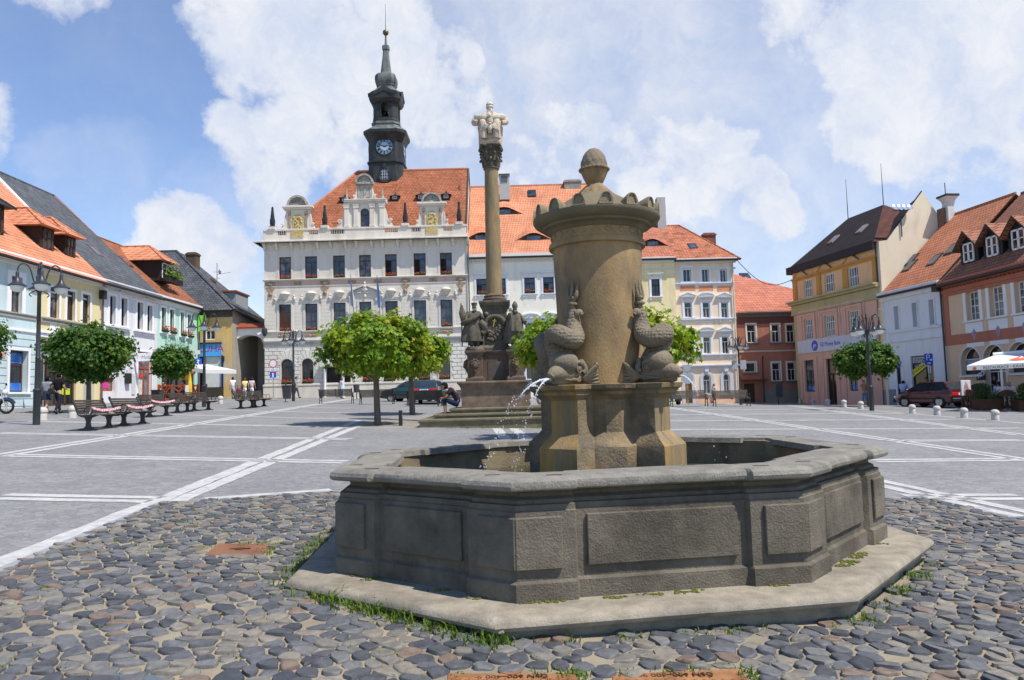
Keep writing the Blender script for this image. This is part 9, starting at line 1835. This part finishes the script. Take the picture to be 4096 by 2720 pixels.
px_person('waitress in black with orange hair and a notepad under the awning',(cY(1665,870)[0],1600),R(110),1.72,d=41.5,pose={'eR':(.13,.03,.66),'wR':(.10,.16,.66),'eL':(-.13,.03,.66),'wL':(-.08,.17,.68)},hair='#b0602c',top='#1c1a1e',bottom='#2a2a32',sleeve=.5);px_person('grey haired person in a dark red top standing at the right edge of the terrace',(cY(2215,870)[0],1600),R(95),1.70,d=39.6,pose={'eL':(-.14,.10,.68),'wL':(-.12,.22,.60),'eR':(.14,.10,.68),'wR':(.12,.22,.60)},hair='#9a938c',top='#7a1a2c',bottom='#d8d4d0',sleeve=.2)
OW=mat('orange_stained_wood','#a8481c',.55,.2,4,bump=.3)
def xfence(label,A,B,n,H=1.1):
 L_=(B-A).length;ang=math.atan2(B.y-A.y,B.x-A.x);r=empty('cafe_fence',A,ang,label,'fence','orange wooden café fences');s=L_/n;sl_=(B.z-A.z)/L_
 for k in range(n+1):mb=MB();x=s*k;mb.box(x-.07,x+.07,-.07,.07,sl_*x-.1,sl_*x+H+.05);mb.build('post',OW,r,bevel=.01)
 for k in range(n):
  x0,x1=s*k+.07,s*(k+1)-.07;z=sl_*x0;mb=MB();mb.box(x0,x1,-.05,.05,z+H-.10,z+H);mb.box(x0,x1,-.04,.04,z+.08,z+.18);mb.build('rail',OW,r);mb=MB()
  for a,b in((z+.18,z+H-.1),(z+H-.1,z+.18)):mb.loft([[(x0,y,a-.06),(x0,y,a+.06),(x0,-y,a+.06),(x0,-y,a-.06)]if False else[(x,-.03,zz_-.05),(x,.03,zz_-.05),(x,.03,zz_+.05),(x,-.03,zz_+.05)]for x,zz_ in((x0,a),(x1,b))for y in(.03,)])
  mb.build('cross_brace',OW,r)
 return r
A=gp(636,51.0);B=gp(742,51.0);Cc_=gp(792,52.5);xfence('orange wooden café fence with crossed braces before the mint house',A,B,2);xfence('orange wooden café fence running back beside the second lamp post',B+Vector((.15,.05,0)),Cc_,2)
q=gp(760,50.4);r=empty('folded_parasol',q,0,'yellow and green folded banner standing before the café fence','banner');mb=MB();mb.lathe([(.05,.2),(.16,.5),(.14,1.2),(.02,2.2)],8);mb.build('cloth',mat('yellow_green_cloth',(.70,.48,.02),.7,.2,4,col2=(.12,.16,.05),s2=1.2,amt2=.4),r,smooth=50);mb=MB();mb.box(-.25,.0,-.16,-.12,.4,1.1);mb.build('white_notice',SWH,r)
a=at(*cC(335,1142),54.5);b=at(*cC(535,1185),51.5);c=Vector(((a.x+b.x)/2,53,0));c.z=g(c.x,c.y);r=empty('cafe_awning',c,0,'white sloping awning over the café terrace of the mint house','awning');mb=MB();P=[a+Vector((0,3.5,.2)),a+Vector((0,-2.5,0)),Vector((b.x,50.5,b.z)),Vector((b.x,56.5,b.z+.15))];P=[p-c for p in P];mb.poly(P);mb.loft([[p,p-Vector((0,0,.28))]for p in P[1:]],cap=False,closed=False);mb.build('canopy',AW,r);mb=MB()
for p in(P[2],P[3]):mb.tube([p,Vector((p.x,p.y,-.3))],.035,6)
mb.build('pole',STEEL,r)
q=at(*cC(315,1215),53.5);r=empty('cafe_sign',Vector((q.x,53.5,q.z)),0,'yellow and red sign hanging under the white café awning','sign');mb=MB();mb.box(-.62,.62,-.03,.03,-.06,.22);mb.box(-.4,.4,-.03,.03,-.5,-.10);mb.build('panel',mat('amber_sign',(.75,.35,.02),.5,.15,5),r)
for x,l in((cC(140,1300)[0],'dark haired guest sitting behind the café fence on the left'),(cC(312,1290)[0],'dark haired guest sitting behind the café fence, under the amber sign')):
 q=gp(x,53);person(l,q+Vector((0,0,.45)),R(150),1.7,pose=SIT,hair='#141010',top='#3a2a2c',bottom='#22242c',sleeve=.6)
 simple('cafe_chair','dark chair under the '+l.split(' sitting')[0]+(' on the left' if 'left' in l else ' under the amber sign'),'chair',q,[('seat',M_(lambda m:m.box(-.2,.2,-.2,.2,.40,.44)),BLKIRON),('backrest',M_(lambda m:m.box(-.2,.2,-.23,-.2,.44,.9)),BLKIRON),('legs',M_(lambda m:[m.box(a-.015,a+.015,b-.015,b+.015,0,.4)for a in(-.18,.18)for b in(-.18,.18)]),BLKIRON)],R(150),'café chairs')
